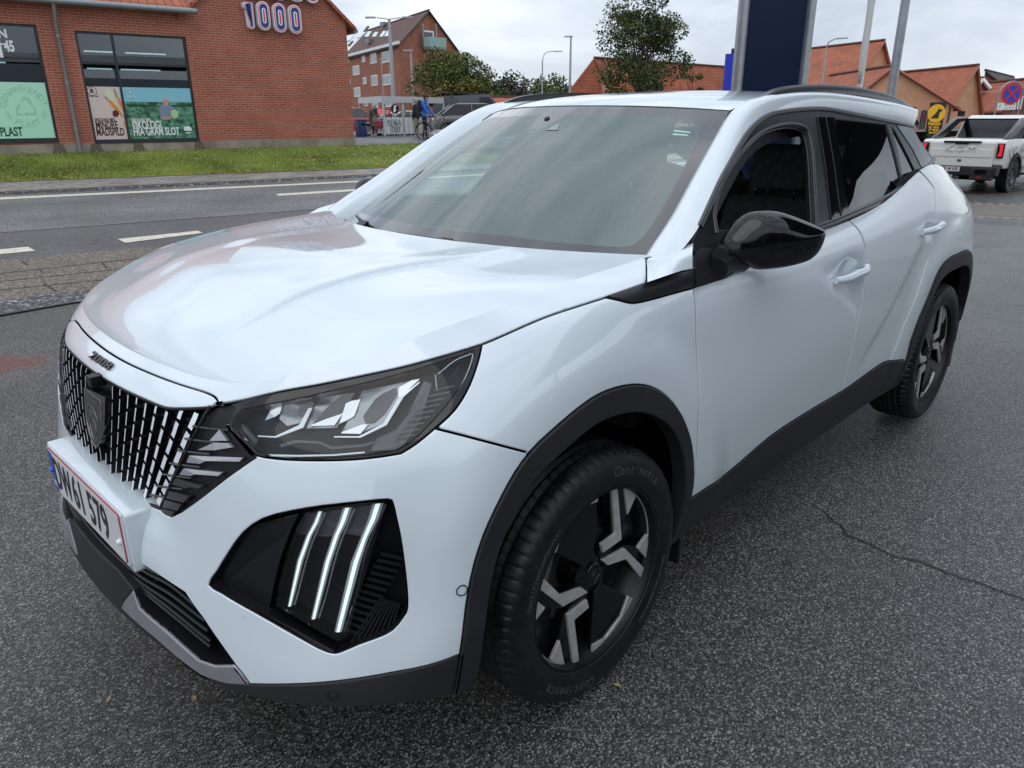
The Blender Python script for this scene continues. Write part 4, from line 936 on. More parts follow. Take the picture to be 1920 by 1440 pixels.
# ---------------------------------------------------------------- plate
pb = MB(); pb.prism([(-.270, .486), (.270, .486), (.276, .492), (.276, .626), (.270, .632), (-.270, .632), (-.276, .626), (-.276, .492)], .78, .868, 0)
pb.build('plate_carrier', PAINT, CAR, 30, bevel=.004)
def rrect(cx, cy, w_, h_, r, k=4):
    o = []
    for sx_, sy_, a0 in ((1, 1, 0), (-1, 1, 90), (-1, -1, 180), (1, -1, 270)):
        for i in range(k+1):
            a = rad(a0+90*i/k); o.append((cx+sx_*(w_/2-r)+r*math.cos(a), cy+sy_*(h_/2-r)+r*math.sin(a)))
    return o
PLX = .8685; pz = .5044+.06
fr_ = MB(); fr_.prism(rrect(0, pz, .52, .132, .008), PLX, PLX+.003, 0); pl = fr_.build('number_plate', WFIN, CAR)
q = MB(); q.prism(rrect(0, pz, .504, .120, .006), PLX+.003, PLX+.005, 0); q.build('plate_border', pmat('plate_red', (.35, .02, .03), .4), pl)
q = MB(); q.prism(rrect(0, pz, .498, .114, .004), PLX+.005, PLX+.0062, 0); q.build('plate_face', pmat('plate_white', (.62, .63, .64), .35, 0, .5), pl)
q = MB(); q.prism(rrect(-.232, pz, .034, .112, .003), PLX+.0062, PLX+.0072, 0); q.build('plate_band', pmat('plate_blue', (.03, .09, .40), .4), pl)
PTX = pmat('plate_black', (.012, .012, .012), .4)
for tx, y, w_ in (('DW', -.155, .62), ('61', -.033, .70), ('579', .105, .70)): text_obj('plate_text', tx, .122, (PLX+.0062, y, pz-.002), (0, 1, 0), (0, 0, 1), PTX, pl, depth=.0012, sx=w_, bold=.0022, space=1.05)
text_obj('plate_text', 'DK', .022, (PLX+.0072, -.232, pz-.035), (0, 1, 0), (0, 0, 1), pmat('plate_letter_white', (.7, .7, .7), .4), pl, depth=.0005)
q = MB(); q.sphere((PLX+.008, -.236, pz+.003), .0065, 10, 6); q.build('plate_screw', pmat('clip_blue', (.02, .15, .6), .3), pl, True)
q = MB(); q.sphere((PLX+.008, .236, pz-.010), .0075, 10, 6); q.build('plate_screw', WFIN, pl, True)
# parking sensors
for nm, px in (('parking_sensor', Z6([(1103, 1105)])[0]), ('parking_sensor', (625, 1303))):
    c = W.cast([px])[0]; P, nn = W.PN(c[0], c[1]); z_ = Vector(nn[0]); t_ = z_.orthogonal().normalized(); u_ = z_.cross(t_); mb = MB(); a = Vector(P[0])
    mb.tube([a+(t_*math.cos(i*.393)+u_*math.sin(i*.393))*.0115+z_*.0015 for i in range(16)], .0012, 5, closed=True)
    mb.build(nm, SATIN, CAR)
# ---------------------------------------------------------------- wheels
def make_wheel():
    w_ = empty('wheel', (0, 0, 0), parent=CAR)
    # tyre: grid with tread grooves. local: axle along y, outer face at y = +.1075
    prof = [(.240, .086), (.247, .098), (.262, .1035), (.281, .1065), (.298, .1065), (.312, .103), (.3225, .097), (.3300, .088), (.3345, .078), (.3368, .069), (.3376, .060), (.338, .052), (.338, .046), (.3384, .034), (.3386, .022), (.3386, .014), (.3388, 0)]
    full = prof+[(r, -y) for r, y in prof[:-1][::-1]]
    NT = 360; K = len(full); V = []
    for i in range(NT):
        th = 2*math.pi*i/NT
        for j, (r, y) in enumerate(full):
            ay = abs(y); d = 0
            if ay < .0645 and (abs(ay-.052) < .0065 or abs(ay-.020) < .0055) and r > .33: d = .0075
            ph = (i+(8 if y < 0 else 0)) % 5
            if .058 < ay < .100 and r > .32 and ph == 0: d = max(d, .0036)
            if r > .335 and ay < .046 and (i+j) % 5 == 0 and ay > .024: d = max(d, .0034)
            rr = r-d; V.append((rr*math.cos(th), y, rr*math.sin(th)))
    F = [(i*K+j, i*K+j+1, ((i+1) % NT)*K+j+1, ((i+1) % NT)*K+j) for i in range(NT) for j in range(K-1)]
    me_ = mobj('tyre', V, F, RUBBER, w_); me_.data.polygons.foreach_set('use_smooth', np.ones(len(F), bool)); me_.data.set_sharp_from_angle(angle=rad(28))
    bm = bmesh.new(); bm.from_mesh(me_.data); bmesh.ops.recalc_face_normals(bm, faces=bm.faces); bm.to_mesh(me_.data); bm.free()
    # raised sidewall lettering
    LET = pmat('tyre_letter', (.045, .047, .050), .35, 0, .6); mv, mf = [], []
    def arc_text(txt, a_mid, r0, size, adv):
        n_ = len(txt)
        for i, ch in enumerate(txt):
            if ch == ' ': continue
            a = a_mid-(i-(n_-1)/2)*adv; v, f = text_mesh(ch, size, .0008, bold=.0006)
            # tops outward; reading clockwise seen from outside (x forward is to the left)
            er = Vector((math.cos(a), 0, math.sin(a))); et = Vector((-math.sin(a), 0, math.cos(a))); o_ = er*r0+Vector((0, .1068, 0)); b_ = len(mv)
            mv.extend([tuple(o_+et*(q[0])+er*q[1]+Vector((0, q[2]-.0006-abs(q[1])*.06, 0))) for q in v]); mf.extend([tuple(k+b_ for k in g) for g in f])
    for am, tx_, r_t, sz, ad in ((-1.08, 'Continental', .289, .036, -.074), (2.06, 'Continental', .289, .036, -.074), (.55, 'ContiPremiumContact', .277, .017, -.038), (3.69, 'ContiPremiumContact', .277, .017, -.038)):
        mv, mf = [], []; arc_text(tx_, am, r_t, sz, ad); mobj('tyre_lettering', mv, mf, LET, w_)
    rb = MB(); rb.lathe([(.244, .086), (.247, .091), (.245, .096), (.238, .096), (.236, .084), (.228, .070), (.212, .040), (.208, -.08), (.236, -.09)], n=96); rb.lathe([(.210, .012), (.20, .004), (.06, -.02), (.0, -.02)], n=48)
    rb.build('rim', pmat('rim_barrel', (.004, .004, .005), .4, 0, .3), w_, 40)
    def P2(r, a): return (r*math.cos(rad(a)), r*math.sin(rad(a)))
    def arcp(r, a0, a1, n=10): return [P2(r, a0+(a1-a0)*i/n) for i in range(n+1)]
    R0 = .2365
    def rot(poly, k): return [(x*(-1 if k else 1), z*(-1 if k else 1)) for x, z in poly]
    fn = lambda p, q, h: (p, h-.022*(1-min(1, math.hypot(p, q)/.20)**2)*0, q)
    sp_ = MB(); gr = MB(); bl = MB()
    sc = R0/.237
    S_ = lambda L_: [P2(r*sc if r > .15 else r, a) for r, a in L_]
    for k in (0, 1):
        blade = arcp(R0-.001, 42, 90)+S_([(.163, 91), (.055, 84), (.05, 50), (.233, 42)][:3])
        bl.prism(rot(blade, k), .058, .074, 1, fn=lambda p, q, h: (p, h, q))
        gr.prism(rot(arcp(R0+.001, 42, 90)+S_([(.211, 90), (.226, 76), (.224, 57), (.205, 42)]), k), .070, .0785, 1, fn=lambda p, q, h: (p, h, q))
        # spoke: black body then machined strips
        body = S_([(.237, 103), (.237, 118), (.178, 135), (.125, 160), (.043, 140), (.050, 104), (.120, 128), (.123, 131)])
        bl.prism(rot(S_([(.237, 102), (.237, 119), (.180, 137), (.128, 152), (.040, 150), (.058, 108), (.115, 126)]), k), .046, .072, 1, fn=lambda p, q, h: (p, h, q))
        bl.prism(rot(S_([(.230, -154), (.237, -164), (.237, -170), (.186, 180), (.128, 165), (.043, 120), (.050, 178), (.132, -174)]), k), .046, .072, 1, fn=lambda p, q, h: (p, h, q))
        gr.prism(rot(S_([(.237, 103), (.237, 109), (.122, 151), (.062, 118), (.085, 104), (.118, 131)]), k), .070, .079, 1, fn=lambda p, q, h: (p, h, q))
        gr.prism(rot(S_([(.043, 128), (.125, 168), (.233, -160), (.232, -153), (.132, -175), (.053, 172)]), k), .070, .079, 1, fn=lambda p, q, h: (p, h, q))
        gr.prism(rot(arcp(R0+.001, 117, 128, 4)+S_([(.228, 135), (.178, 137)]), k), .068, .0775, 1, fn=lambda p, q, h: (p, h, q))
        gr.prism(rot(arcp(R0+.001, 174, 194, 6)+S_([(.185, 181)]), k), .068, .0775, 1, fn=lambda p, q, h: (p, h, q))
        gr.prism(rot(arcp(R0+.001, 126, 178, 14)+arcp(R0-.006, 178, 126, 14), k), .070, .0775, 1, fn=lambda p, q, h: (p, h, q))
        # recessed inner web behind the forked spokes
        sp_ = MB(); sp_.prism(rot(S_([(.231, 121), (.232, 150), (.232, 176), (.178, 176), (.130, 158), (.172, 140)]), k), .030, .040, 1, fn=lambda p, q, h: (p, h, q)); sp_.build('spoke_web', SATIN, w_)
    gr.build('spoke_face', RIMG, w_, bevel=.0012)
    bl.build('spoke', pmat('rim_black', (.003, .003, .0045), .16, 0, .4), w_, bevel=.002)
    hb = MB(); hb.lathe([(.062, .040), (.060, .062), (.050, .068), (.034, .070), (.030, .074), (.0, .075)], n=40)
    for a in (15, 75, 165, 255, 345)[:0]: pass
    for a in (48, 132, 228, 312):
        x, z = P2(.052, a); hb.lathe([(.0001, .05), (.011, .05), (.011, .068), (.008, .070), (.0001, .070)], (x, 0, z), n=10)
    hb.build('hub', GLOSSB, w_, 40)
    ht = MB(); ht.tube([(x, .0765, z) for x, z in [(-.020, .016), (0, .021), (.020, .016), (.019, -.004), (0, -.026), (-.019, -.004)]], .0011, 5, closed=True)
    ht.tube([(x, .0765, z) for x, z in [(.010, .008), (.004, .013), (-.004, .012), (-.010, .005), (-.010, -.006), (-.003, -.013)]], .001, 5); ht.tube([(x, .0765, z) for x, z in [(.008, .004), (.0, .006), (-.003, -.002), (.002, -.008)]], .001, 5)
    ht.build('hub_mark', DCH, w_)
    bd = MB(); bd.lathe([(.06, .0), (.145, .0), (.145, -.022), (.06, -.022)], n=48); bd.build('brake_disc', pmat('brake_steel', (.30, .29, .28), .35, .9), w_, 40)
    cl = MB(); cl.box((.13, -.005, .045), (.055, .055, .13), R=Matrix.Rotation(-.33, 3, 'Y')); cl.build('brake_caliper', pmat('cast_iron', (.20, .19, .18), .55, .6), w_, bevel=.006)
    return w_
WHEEL = make_wheel(); WHEEL.location = (0, .785, .335)
w2 = copy_tree(WHEEL, CAR); w2.location = (-2.605, .785, .335)
for x in (0, -2.605):
    c = copy_tree(WHEEL, CAR); c.location = (x, -.785, .335); c.rotation_euler = (0, 0, math.pi)
# wheel wells, underbody, engine block
for cx in (0, -2.605):
    for s_ in (1, -1):
        mb = MB(); mb.lathe([(.455, .862*s_), (.455, .50*s_), (.0, .50*s_)], (cx+.01, 0, .345), n=40, a0=-.12, a1=math.pi+.12, closed=False); mb.build('wheel_well', DARK, CAR)
mb = MB(); mb.box((-1.3, 0, .26), (1.55, 1.62, .05)); mb.box((.62, 0, .36), (.18, 1.25, .06)); mb.box((.28, 0, .30), (.7, .9, .06)); mb.box((-2.6, 0, .30), (1.2, .9, .06)); mb.box((-3.25, 0, .33), (.15, 1.2, .06)); mb.box((.34, 0, .58), (.42, .90, .5)); mb.build('underbody', DARK, CAR)
mb = MB(); mb.box((-.58, .80, .27), (.03, .09, .24)); mf_ = MB()
for y_ in (.80, -.80):
    mf_ = MB(); mf_.box((-.418, y_-.01*np.sign(y_), .30), (.014, .13, .26)); mf_.build('mud_flap', SATIN, CAR, bevel=.004)
    mf_ = MB(); mf_.box((-3.04, y_-.01*np.sign(y_), .33), (.016, .14, .34)); mf_.build('mud_flap', SATIN, CAR, bevel=.004)
# ---------------------------------------------------------------- linings, cabin
TRIM_ = pmat('cabin_trim', (.028, .028, .031), .6, 0, .3)
for sd_ in (1, -1):
    v = TW.get(['front_door', 'rear_door', 'rear_quarter', 'rocker', 'rear_bumper', 'tailgate', 'arch_r'], off=-.05, lip=False, side=sd_); mobj('door_lining', v[0], [tuple(f)[::-1] for f in v[1]], TRIM_, CAR, True)
for s_ in (1, -1): pass
ml = grid_obj('headliner', Gd[:, :, :]*1+np.array([0, 0, -.035]), pmat('headliner_grey', (.34, .34, .33), .9), CAR, far=False, ref=(0, 0, -1))
lb = []
for i in range(K_B):
    q = band[i]+np.array([-.022, -.012, -.04]); lb.append(np.concatenate([[q[0]+np.array([0, -.012, -.01])], q, [q[-1]+np.array([0, -.0, -.05])]]))
grid_obj('pillar_lining', np.array(lb), TRIM_, CAR)
# dashboard, wheel, seats
mb = MB(); mb.prism([(-.28, .93), (-.50, 1.005), (-.78, .985), (-.92, .93), (-.93, .80), (-.80, .62), (-.30, .60)], -.74, .74, 1, fn=lambda p, q, h: (p, h, q)); mb.prism([(-.80, .98), (-.88, 1.04), (-.93, 1.03), (-.92, .95)], .18, .60, 1, fn=lambda p, q, h: (p, h, q))
mb.box((-1.3, 0, .60), (.95, .22, .30)); mb.build('dashboard', TRIM_, CAR, 30, bevel=.015)
sw = MB(); c0 = Vector((-1.05, .37, .93)); ax = Matrix.Rotation(rad(-24), 3, 'Y'); sw.tube([c0+ax@Vector((0, .175*math.cos(a), .165*math.sin(a))) for a in np.linspace(0, 2*math.pi, 33)[:-1]], .014, 8, closed=True)
sw.box(c0, (.03, .34, .05), R=ax); sw.box(c0+ax@Vector((0, 0, -.08)), (.03, .10, .12), R=ax); sw.tube([c0, c0+Vector((.25, 0, -.10))], .03, 8); sw.build('steering_wheel', TRIM_, CAR, 40)
def seat(x, y, wd, head=True, nm='seat'):
    m = MB()
    m.prism([(x+.50, .42), (x+.52, .50), (x+.44, .57), (x+.05, .54), (x-.02, .46), (x+.02, .38)], y-wd/2, y+wd/2, 1, fn=lambda p, q, h: (p, h, q))
    m.prism([(x+.06, .52), (x+.10, .60), (x-.03, .85), (x-.10, 1.06), (x-.15, 1.10), (x-.20, 1.07), (x-.17, .85), (x-.08, .48)], y-wd/2+.01, y+wd/2-.01, 1, fn=lambda p, q, h: (p, h, q))
    o = m.build(nm, CLOTH, CAR, 40, bevel=.035)
    if head:
        h = MB(); h.prism([(x-.09, 1.13), (x-.075, 1.20), (x-.10, 1.30), (x-.15, 1.315), (x-.185, 1.28), (x-.18, 1.15), (x-.14, 1.12)], y-.125, y+.125, 1, fn=lambda p, q, h_: (p, h_, q)); hr = h.build('headrest', CLOTH, o, 40, bevel=.03)
        g = MB()
        for d in (-.06, .06): g = MB(); g.tube([(x-.14, y+d, 1.06), (x-.14, y+d, 1.16)], .006, 6); g.build('headrest_post', CHROME, o)
    return o
seat(-1.72, .36, .50); seat(-1.72, -.36, .50)
for y in (.42, -.42): seat(-2.55, y, .46)
seat(-2.56, 0, .34, False, 'rear_bench')
# pillar lining around the open window and belt
mb = MB(); mb.box((-1.58, .70, 1.18), (.10, .05, .42), R=Matrix.Rotation(rad(24), 3, 'X')@Matrix.Rotation(rad(-6), 3, 'Y')); mb.box((-1.58, -.70, 1.18), (.10, .05, .42), R=Matrix.Rotation(rad(-24), 3, 'X')@Matrix.Rotation(rad(-6), 3, 'Y')); mb.build('centre_pillar', TRIM_, CAR)
# interior mirror
mb = MB(); mb.box((-.80, 0, 1.355), (.02, .24, .065)); mb.tube([(-.78, 0, 1.39), (-.76, 0, 1.42)], .012, 6); mb.build('interior_mirror', TRIM_, CAR, bevel=.012)
mb = MB(); mb.prism([(-.13, 1.435), (.13, 1.435), (.085, 1.36), (-.085, 1.36)], -.80, -.775, 0, fn=None) if False else None
# ---------------------------------------------------------------- wing mirrors: inflated outline
ZM = lambda L_: [(1290+a*.140625, 380+b*.140625) for a, b in L_]
MA, MBp = np.array([-.53, .835, 0]), np.array([-.795, .998, 0])
eh = (MBp-MA)/np.linalg.norm(MBp-MA); en = np.array([-eh[1], eh[0], 0]); en = en if en@(CAM-MA) > 0 else -en
def onplane(px):
    out = []
    for u, v in px:
        d = ray(u, v); t = ((MA-CAM)@en)/(d@en); out.append(CAM+d*t)
    return np.array(out)
mo = onplane(catmull(ZM([(445,500),(540,370),(660,230),(800,130),(960,98),(1150,100),(1330,150),(1500,215),(1680,290),(1790,350),(1815,395),(1790,500),(1740,610),(1660,710),(1560,775),(1400,825),(1200,865),(1000,885),(880,885),(740,820),(600,790),(500,765),(430,710),(405,640),(430,560)]), 2, True))
mc = np.array([(mo[:, i].max()+mo[:, i].min())/2 for i in range(3)]); rings = []
ks = [1, .975, .92, .84, .73, .6, .45, .28, .1]
def ring(k, hgt): return mc+(mo-mc)*k+en*hgt*(max(0, 1-k**2.3))**.5+(-np.array([0, 0, .0]))
V = []; 
fr_r = [ring(k, .060) for k in ks]; bk = [ring(k, -.042) for k in ks[1:]]
allr = bk[::-1]+fr_r; K_ = len(mo); V = np.concatenate(allr); F = []; M_ = []
zl = onplane(ZM([(450,600),(900,640),(1700,570)])); zline = lambda P: np.interp(P@eh, [zl[0]@eh, zl[1]@eh, zl[2]@eh], zl[:, 2])
for r in range(len(allr)-1):
    for i in range(K_):
        f = (r*K_+i, r*K_+(i+1) % K_, (r+1)*K_+(i+1) % K_, (r+1)*K_+i); c = V[list(f)].mean(0); F.append(f); M_.append(1 if c[2] < zline(c) else 0)
F += [tuple(range(K_)), tuple((len(allr)-1)*K_+i for i in range(K_))]; M_ += [1, 0]
mrm = mobj('wing_mirror', V, F, [GLOSSB, SATIN], CAR, True, M_)
bm = bmesh.new(); bm.from_mesh(mrm.data); bmesh.ops.recalc_face_normals(bm, faces=bm.faces); bm.to_mesh(mrm.data); bm.free()
# groove between the cap and base, and the foot on the door
mg = MB(); g_ = onplane(ZM([(430,615),(600,640),(900,635),(1300,610),(1700,570),(1775,520)])); mg.tube([tuple(q+en*.0) for q in g_], .004, 6); 
ft = W.cast([(1299,503),(1299,541),(1318,535),(1352,524),(1368,516),(1378,507),(1392,502),(1385,488),(1352,470),(1330,478)])
ftm = MB(); patch_on(W, [(1299,500),(1299,541),(1318,535),(1352,524),(1366,516),(1376,508),(1390,500),(1376,486),(1350,466),(1320,470),(1300,466)], .0, .012, ftm, castoff=.0)
a0 = onplane([(1395, 490)])[0]-en*.02; a1 = onax(1345, 505, 1, .865)
ftm.tube([tuple(a1), tuple(a1*.55+a0*.45+np.array([0, 0, .004])), tuple(a0)], [.030, .026, .034], 12); ftm.tube([tuple(onax(1350,480,1,.86)), tuple(onplane([(1370, 470)])[0]-en*.03)], [.022, .024], 10)
ftm.build('mirror_foot', SATIN, mrm, 50)
gl_ = MB(); rg = mc+(mo-mc)*.86-en*.036; gl_.add(list(rg), [tuple(range(K_))]); gl_.build('mirror_glass', CHROME, mrm)
mirror_tree(mrm, CAR)
# ---------------------------------------------------------------- door handles
for px, par, par2 in ((Z8([(678,780),(700,772),(740,752),(780,730),(800,716)]), FD, FD2), (Z8([(1044,576),(1062,566),(1085,552),(1108,542),(1118,537)]), RD, RD2)):
    st = W.cast(px); P, nn = W.PN(st[:, 0], st[:, 1]); h = np.array([.010, .030, .034, .030, .012]); pts = catmull(P+nn*h[:, None], 4); mb = MB()
    r_ = [.0115+.005*math.sin(math.pi*i/(len(pts)-1)) for i in range(len(pts))]; mb.tube([tuple(q) for q in pts], r_, 12); hd = mb.build('door_handle', PAINT, par, True); mirror_tree(hd, par2)
    # bowl behind the grip: a shallow dished recess plate
    c = st[2]; V = []; F = []
    Rn = 5; Kc = 20
    for r in range(Rn+1):
        for k in range(Kc):
            a = 2*math.pi*k/Kc; kk = r/Rn; s_, t_ = c[0]+.042*kk*math.cos(a), c[1]-.002+.036*kk*math.sin(a); q, m_ = W.PN(s_, t_); V.append(q[0]+m_[0]*(.0012+.006*(1-(1-kk)**2)*0+(.004*(kk**4))*0))
    for r in range(Rn):
        for k in range(Kc): F.append((r*Kc+k, r*Kc+(k+1) % Kc, (r+1)*Kc+(k+1) % Kc, (r+1)*Kc+k))
# ---------------------------------------------------------------- cowl and wipers
mb = MB(); mb.prism([(-.10, 1.045), (-.34, 1.02), (-.30, .95), (-.08, .97)], -.70, .70, 1, fn=lambda p, q, h: (p-.30*(h/.7)**2*.75, h, q)); 
cw_ = []; 
ys = np.linspace(-.71, .71, 25); V = []; F = []
for y in ys:
    v2 = (y/.748)**2; xr = -.125-.22*abs(y/.748)**2.2
    V += [(xr-.008, y, 1.062), (xr-.03, y, 1.050), (xr-.085, y, 1.046), (xr-.16, y, 1.05)]
for i in range(24):
    for j in range(3): F.append((i*4+j, i*4+j+1, i*4+j+5, i*4+j+4))
mobj('cowl_panel', V, F, SATIN, CAR, True)
wm = MB()
for pts in ([(745,437),(790,444),(850,452),(905,462)], [(668,404),(690,420),(712,432)]):
    st = catmull(WSF.cast(pts, .012), 4); P, nn = WSF.PN(st[:, 0], st[:, 1]); wm.tube([tuple(q) for q in P+nn*.010], .0055, 6); wm.tube([tuple(q) for q in P+nn*.003], .003, 5)
for px in ((838, 450), (682, 417)):
    st = WSF.cast([px], .02)[0]; P, nn = WSF.PN(*st); wm.box(P[0]+nn[0]*.016+np.array([.01, 0, -.006]), (.035, .045, .018), R=Matrix.Rotation(rad(30), 3, 'Y'))
wm.build('wiper', SATIN, CAR, bevel=.002)
for o in MIR_LATER:
    mm = o.copy(); COL.objects.link(mm); mm.parent = CAR
    def _m(o_, par):
        c = mirrored(o_, par)
        for ch in [x for x in bpy.data.objects if x.parent == o_]: _m(ch, c)
    bpy.data.objects.remove(mm); _m(o, CAR)
# ================================================================ architecture helpers
def auto_uv(o):
    me = o.data; uv = me.uv_layers.new(name='UVMap')
    for p in me.polygons:
        n = p.normal; h = Vector((0, 0, 1)).cross(n)
        h = Vector((1, 0, 0)) if h.length < .05 else h.normalized()
        s_ = n.cross(h)
        for li in p.loop_indices:
            c = me.vertices[me.loops[li].vertex_index].co; uv.data[li].uv = (c.dot(h), c.dot(s_))
    return o
def brick_mat(name, c1, c2, mortar, bw=.24, rh=.0667, ms=.011, rough=.85, bump=.5, uv=True, squash=1, offset=.5, vary_=.25):
    m = bpy.data.materials.new(name); m.use_nodes = True; n, l, b = nodes(m)
    t = n.new('ShaderNodeTexCoord'); br = n.new('ShaderNodeTexBrick'); br.offset = offset
    for k, v in (('Color1', (*c1, 1)), ('Color2', (*c2, 1)), ('Mortar', (*mortar, 1)), ('Scale', 1.0), ('Mortar Size', ms), ('Mortar Smooth', .3), ('Bias', 0), ('Brick Width', bw), ('Row Height', rh)): br.inputs[k].default_value = v
    no = n.new('ShaderNodeTexNoise'); no.inputs['Scale'].default_value = 1.3; no.inputs['Detail'].default_value = 6
    r = n.new('ShaderNodeMapRange'); r.inputs['To Min'].default_value = 1-vary_; r.inputs['To Max'].default_value = 1+vary_; r.inputs['From Min'].default_value = .3; r.inputs['From Max'].default_value = .7
    mx = n.new('ShaderNodeMix'); mx.data_type = 'RGBA'; mx.blend_type = 'MULTIPLY'; mx.inputs[0].default_value = 1
    l.new(t.outputs['UV'], br.inputs[0]); l.new(t.outputs['UV'], no.inputs[0]); l.new(no.outputs['Fac'], r.inputs[0]); l.new(br.outputs['Color'], mx.inputs[6]); l.new(r.outputs[0], mx.inputs[7]); l.new(mx.outputs[2], b.inputs['Base Color'])
    bu = n.new('ShaderNodeBump'); bu.invert = True; bu.inputs['Strength'].default_value = bump; bu.inputs['Distance'].default_value = .01; l.new(br.outputs['Fac'], bu.inputs['Height']); l.new(bu.outputs[0], b.inputs['Normal'])
    b.inputs['Roughness'].default_value = rough; b.inputs['Specular IOR Level'].default_value = .25
    MATS[name] = m; return m
def tile_mat(name, c, dark, rough=.7):
    m = bpy.data.materials.new(name); m.use_nodes = True; n, l, b = nodes(m)
    t = n.new('ShaderNodeTexCoord'); br = n.new('ShaderNodeTexBrick'); br.offset = 0
    for k, v in (('Color1', (*c, 1)), ('Color2', (c[0]*.82, c[1]*.78, c[2]*.76, 1)), ('Mortar', (*dark, 1)), ('Scale', 1.0), ('Mortar Size', .018), ('Mortar Smooth', .6), ('Bias', 0), ('Brick Width', .22), ('Row Height', .34)): br.inputs[k].default_value = v
    wv = n.new('ShaderNodeTexWave'); wv.inputs['Scale'].default_value = 1/.22*.159*2*math.pi/2; wv.wave_profile = 'SIN'
    no = n.new('ShaderNodeTexNoise'); no.inputs['Scale'].default_value = .9; no.inputs['Detail'].default_value = 8
    r = n.new('ShaderNodeMapRange'); r.inputs['To Min'].default_value = .72; r.inputs['To Max'].default_value = 1.2; r.inputs['From Min'].default_value = .3; r.inputs['From Max'].default_value = .7
    mx = n.new('ShaderNodeMix'); mx.data_type = 'RGBA'; mx.blend_type = 'MULTIPLY'; mx.inputs[0].default_value = 1
    l.new(t.outputs['UV'], br.inputs[0]); l.new(t.outputs['UV'], wv.inputs[0]); l.new(t.outputs['UV'], no.inputs[0]); l.new(no.outputs['Fac'], r.inputs[0]); l.new(br.outputs['Color'], mx.inputs[6]); l.new(r.outputs[0], mx.inputs[7]); l.new(mx.outputs[2], b.inputs['Base Color'])
    bu = n.new('ShaderNodeBump'); bu.inputs['Strength'].default_value = .5; bu.inputs['Distance'].default_value = .04; l.new(wv.outputs['Fac'], bu.inputs['Height']); l.new(bu.outputs[0], b.inputs['Normal'])
    b.inputs['Roughness'].default_value = rough; MATS[name] = m; return m
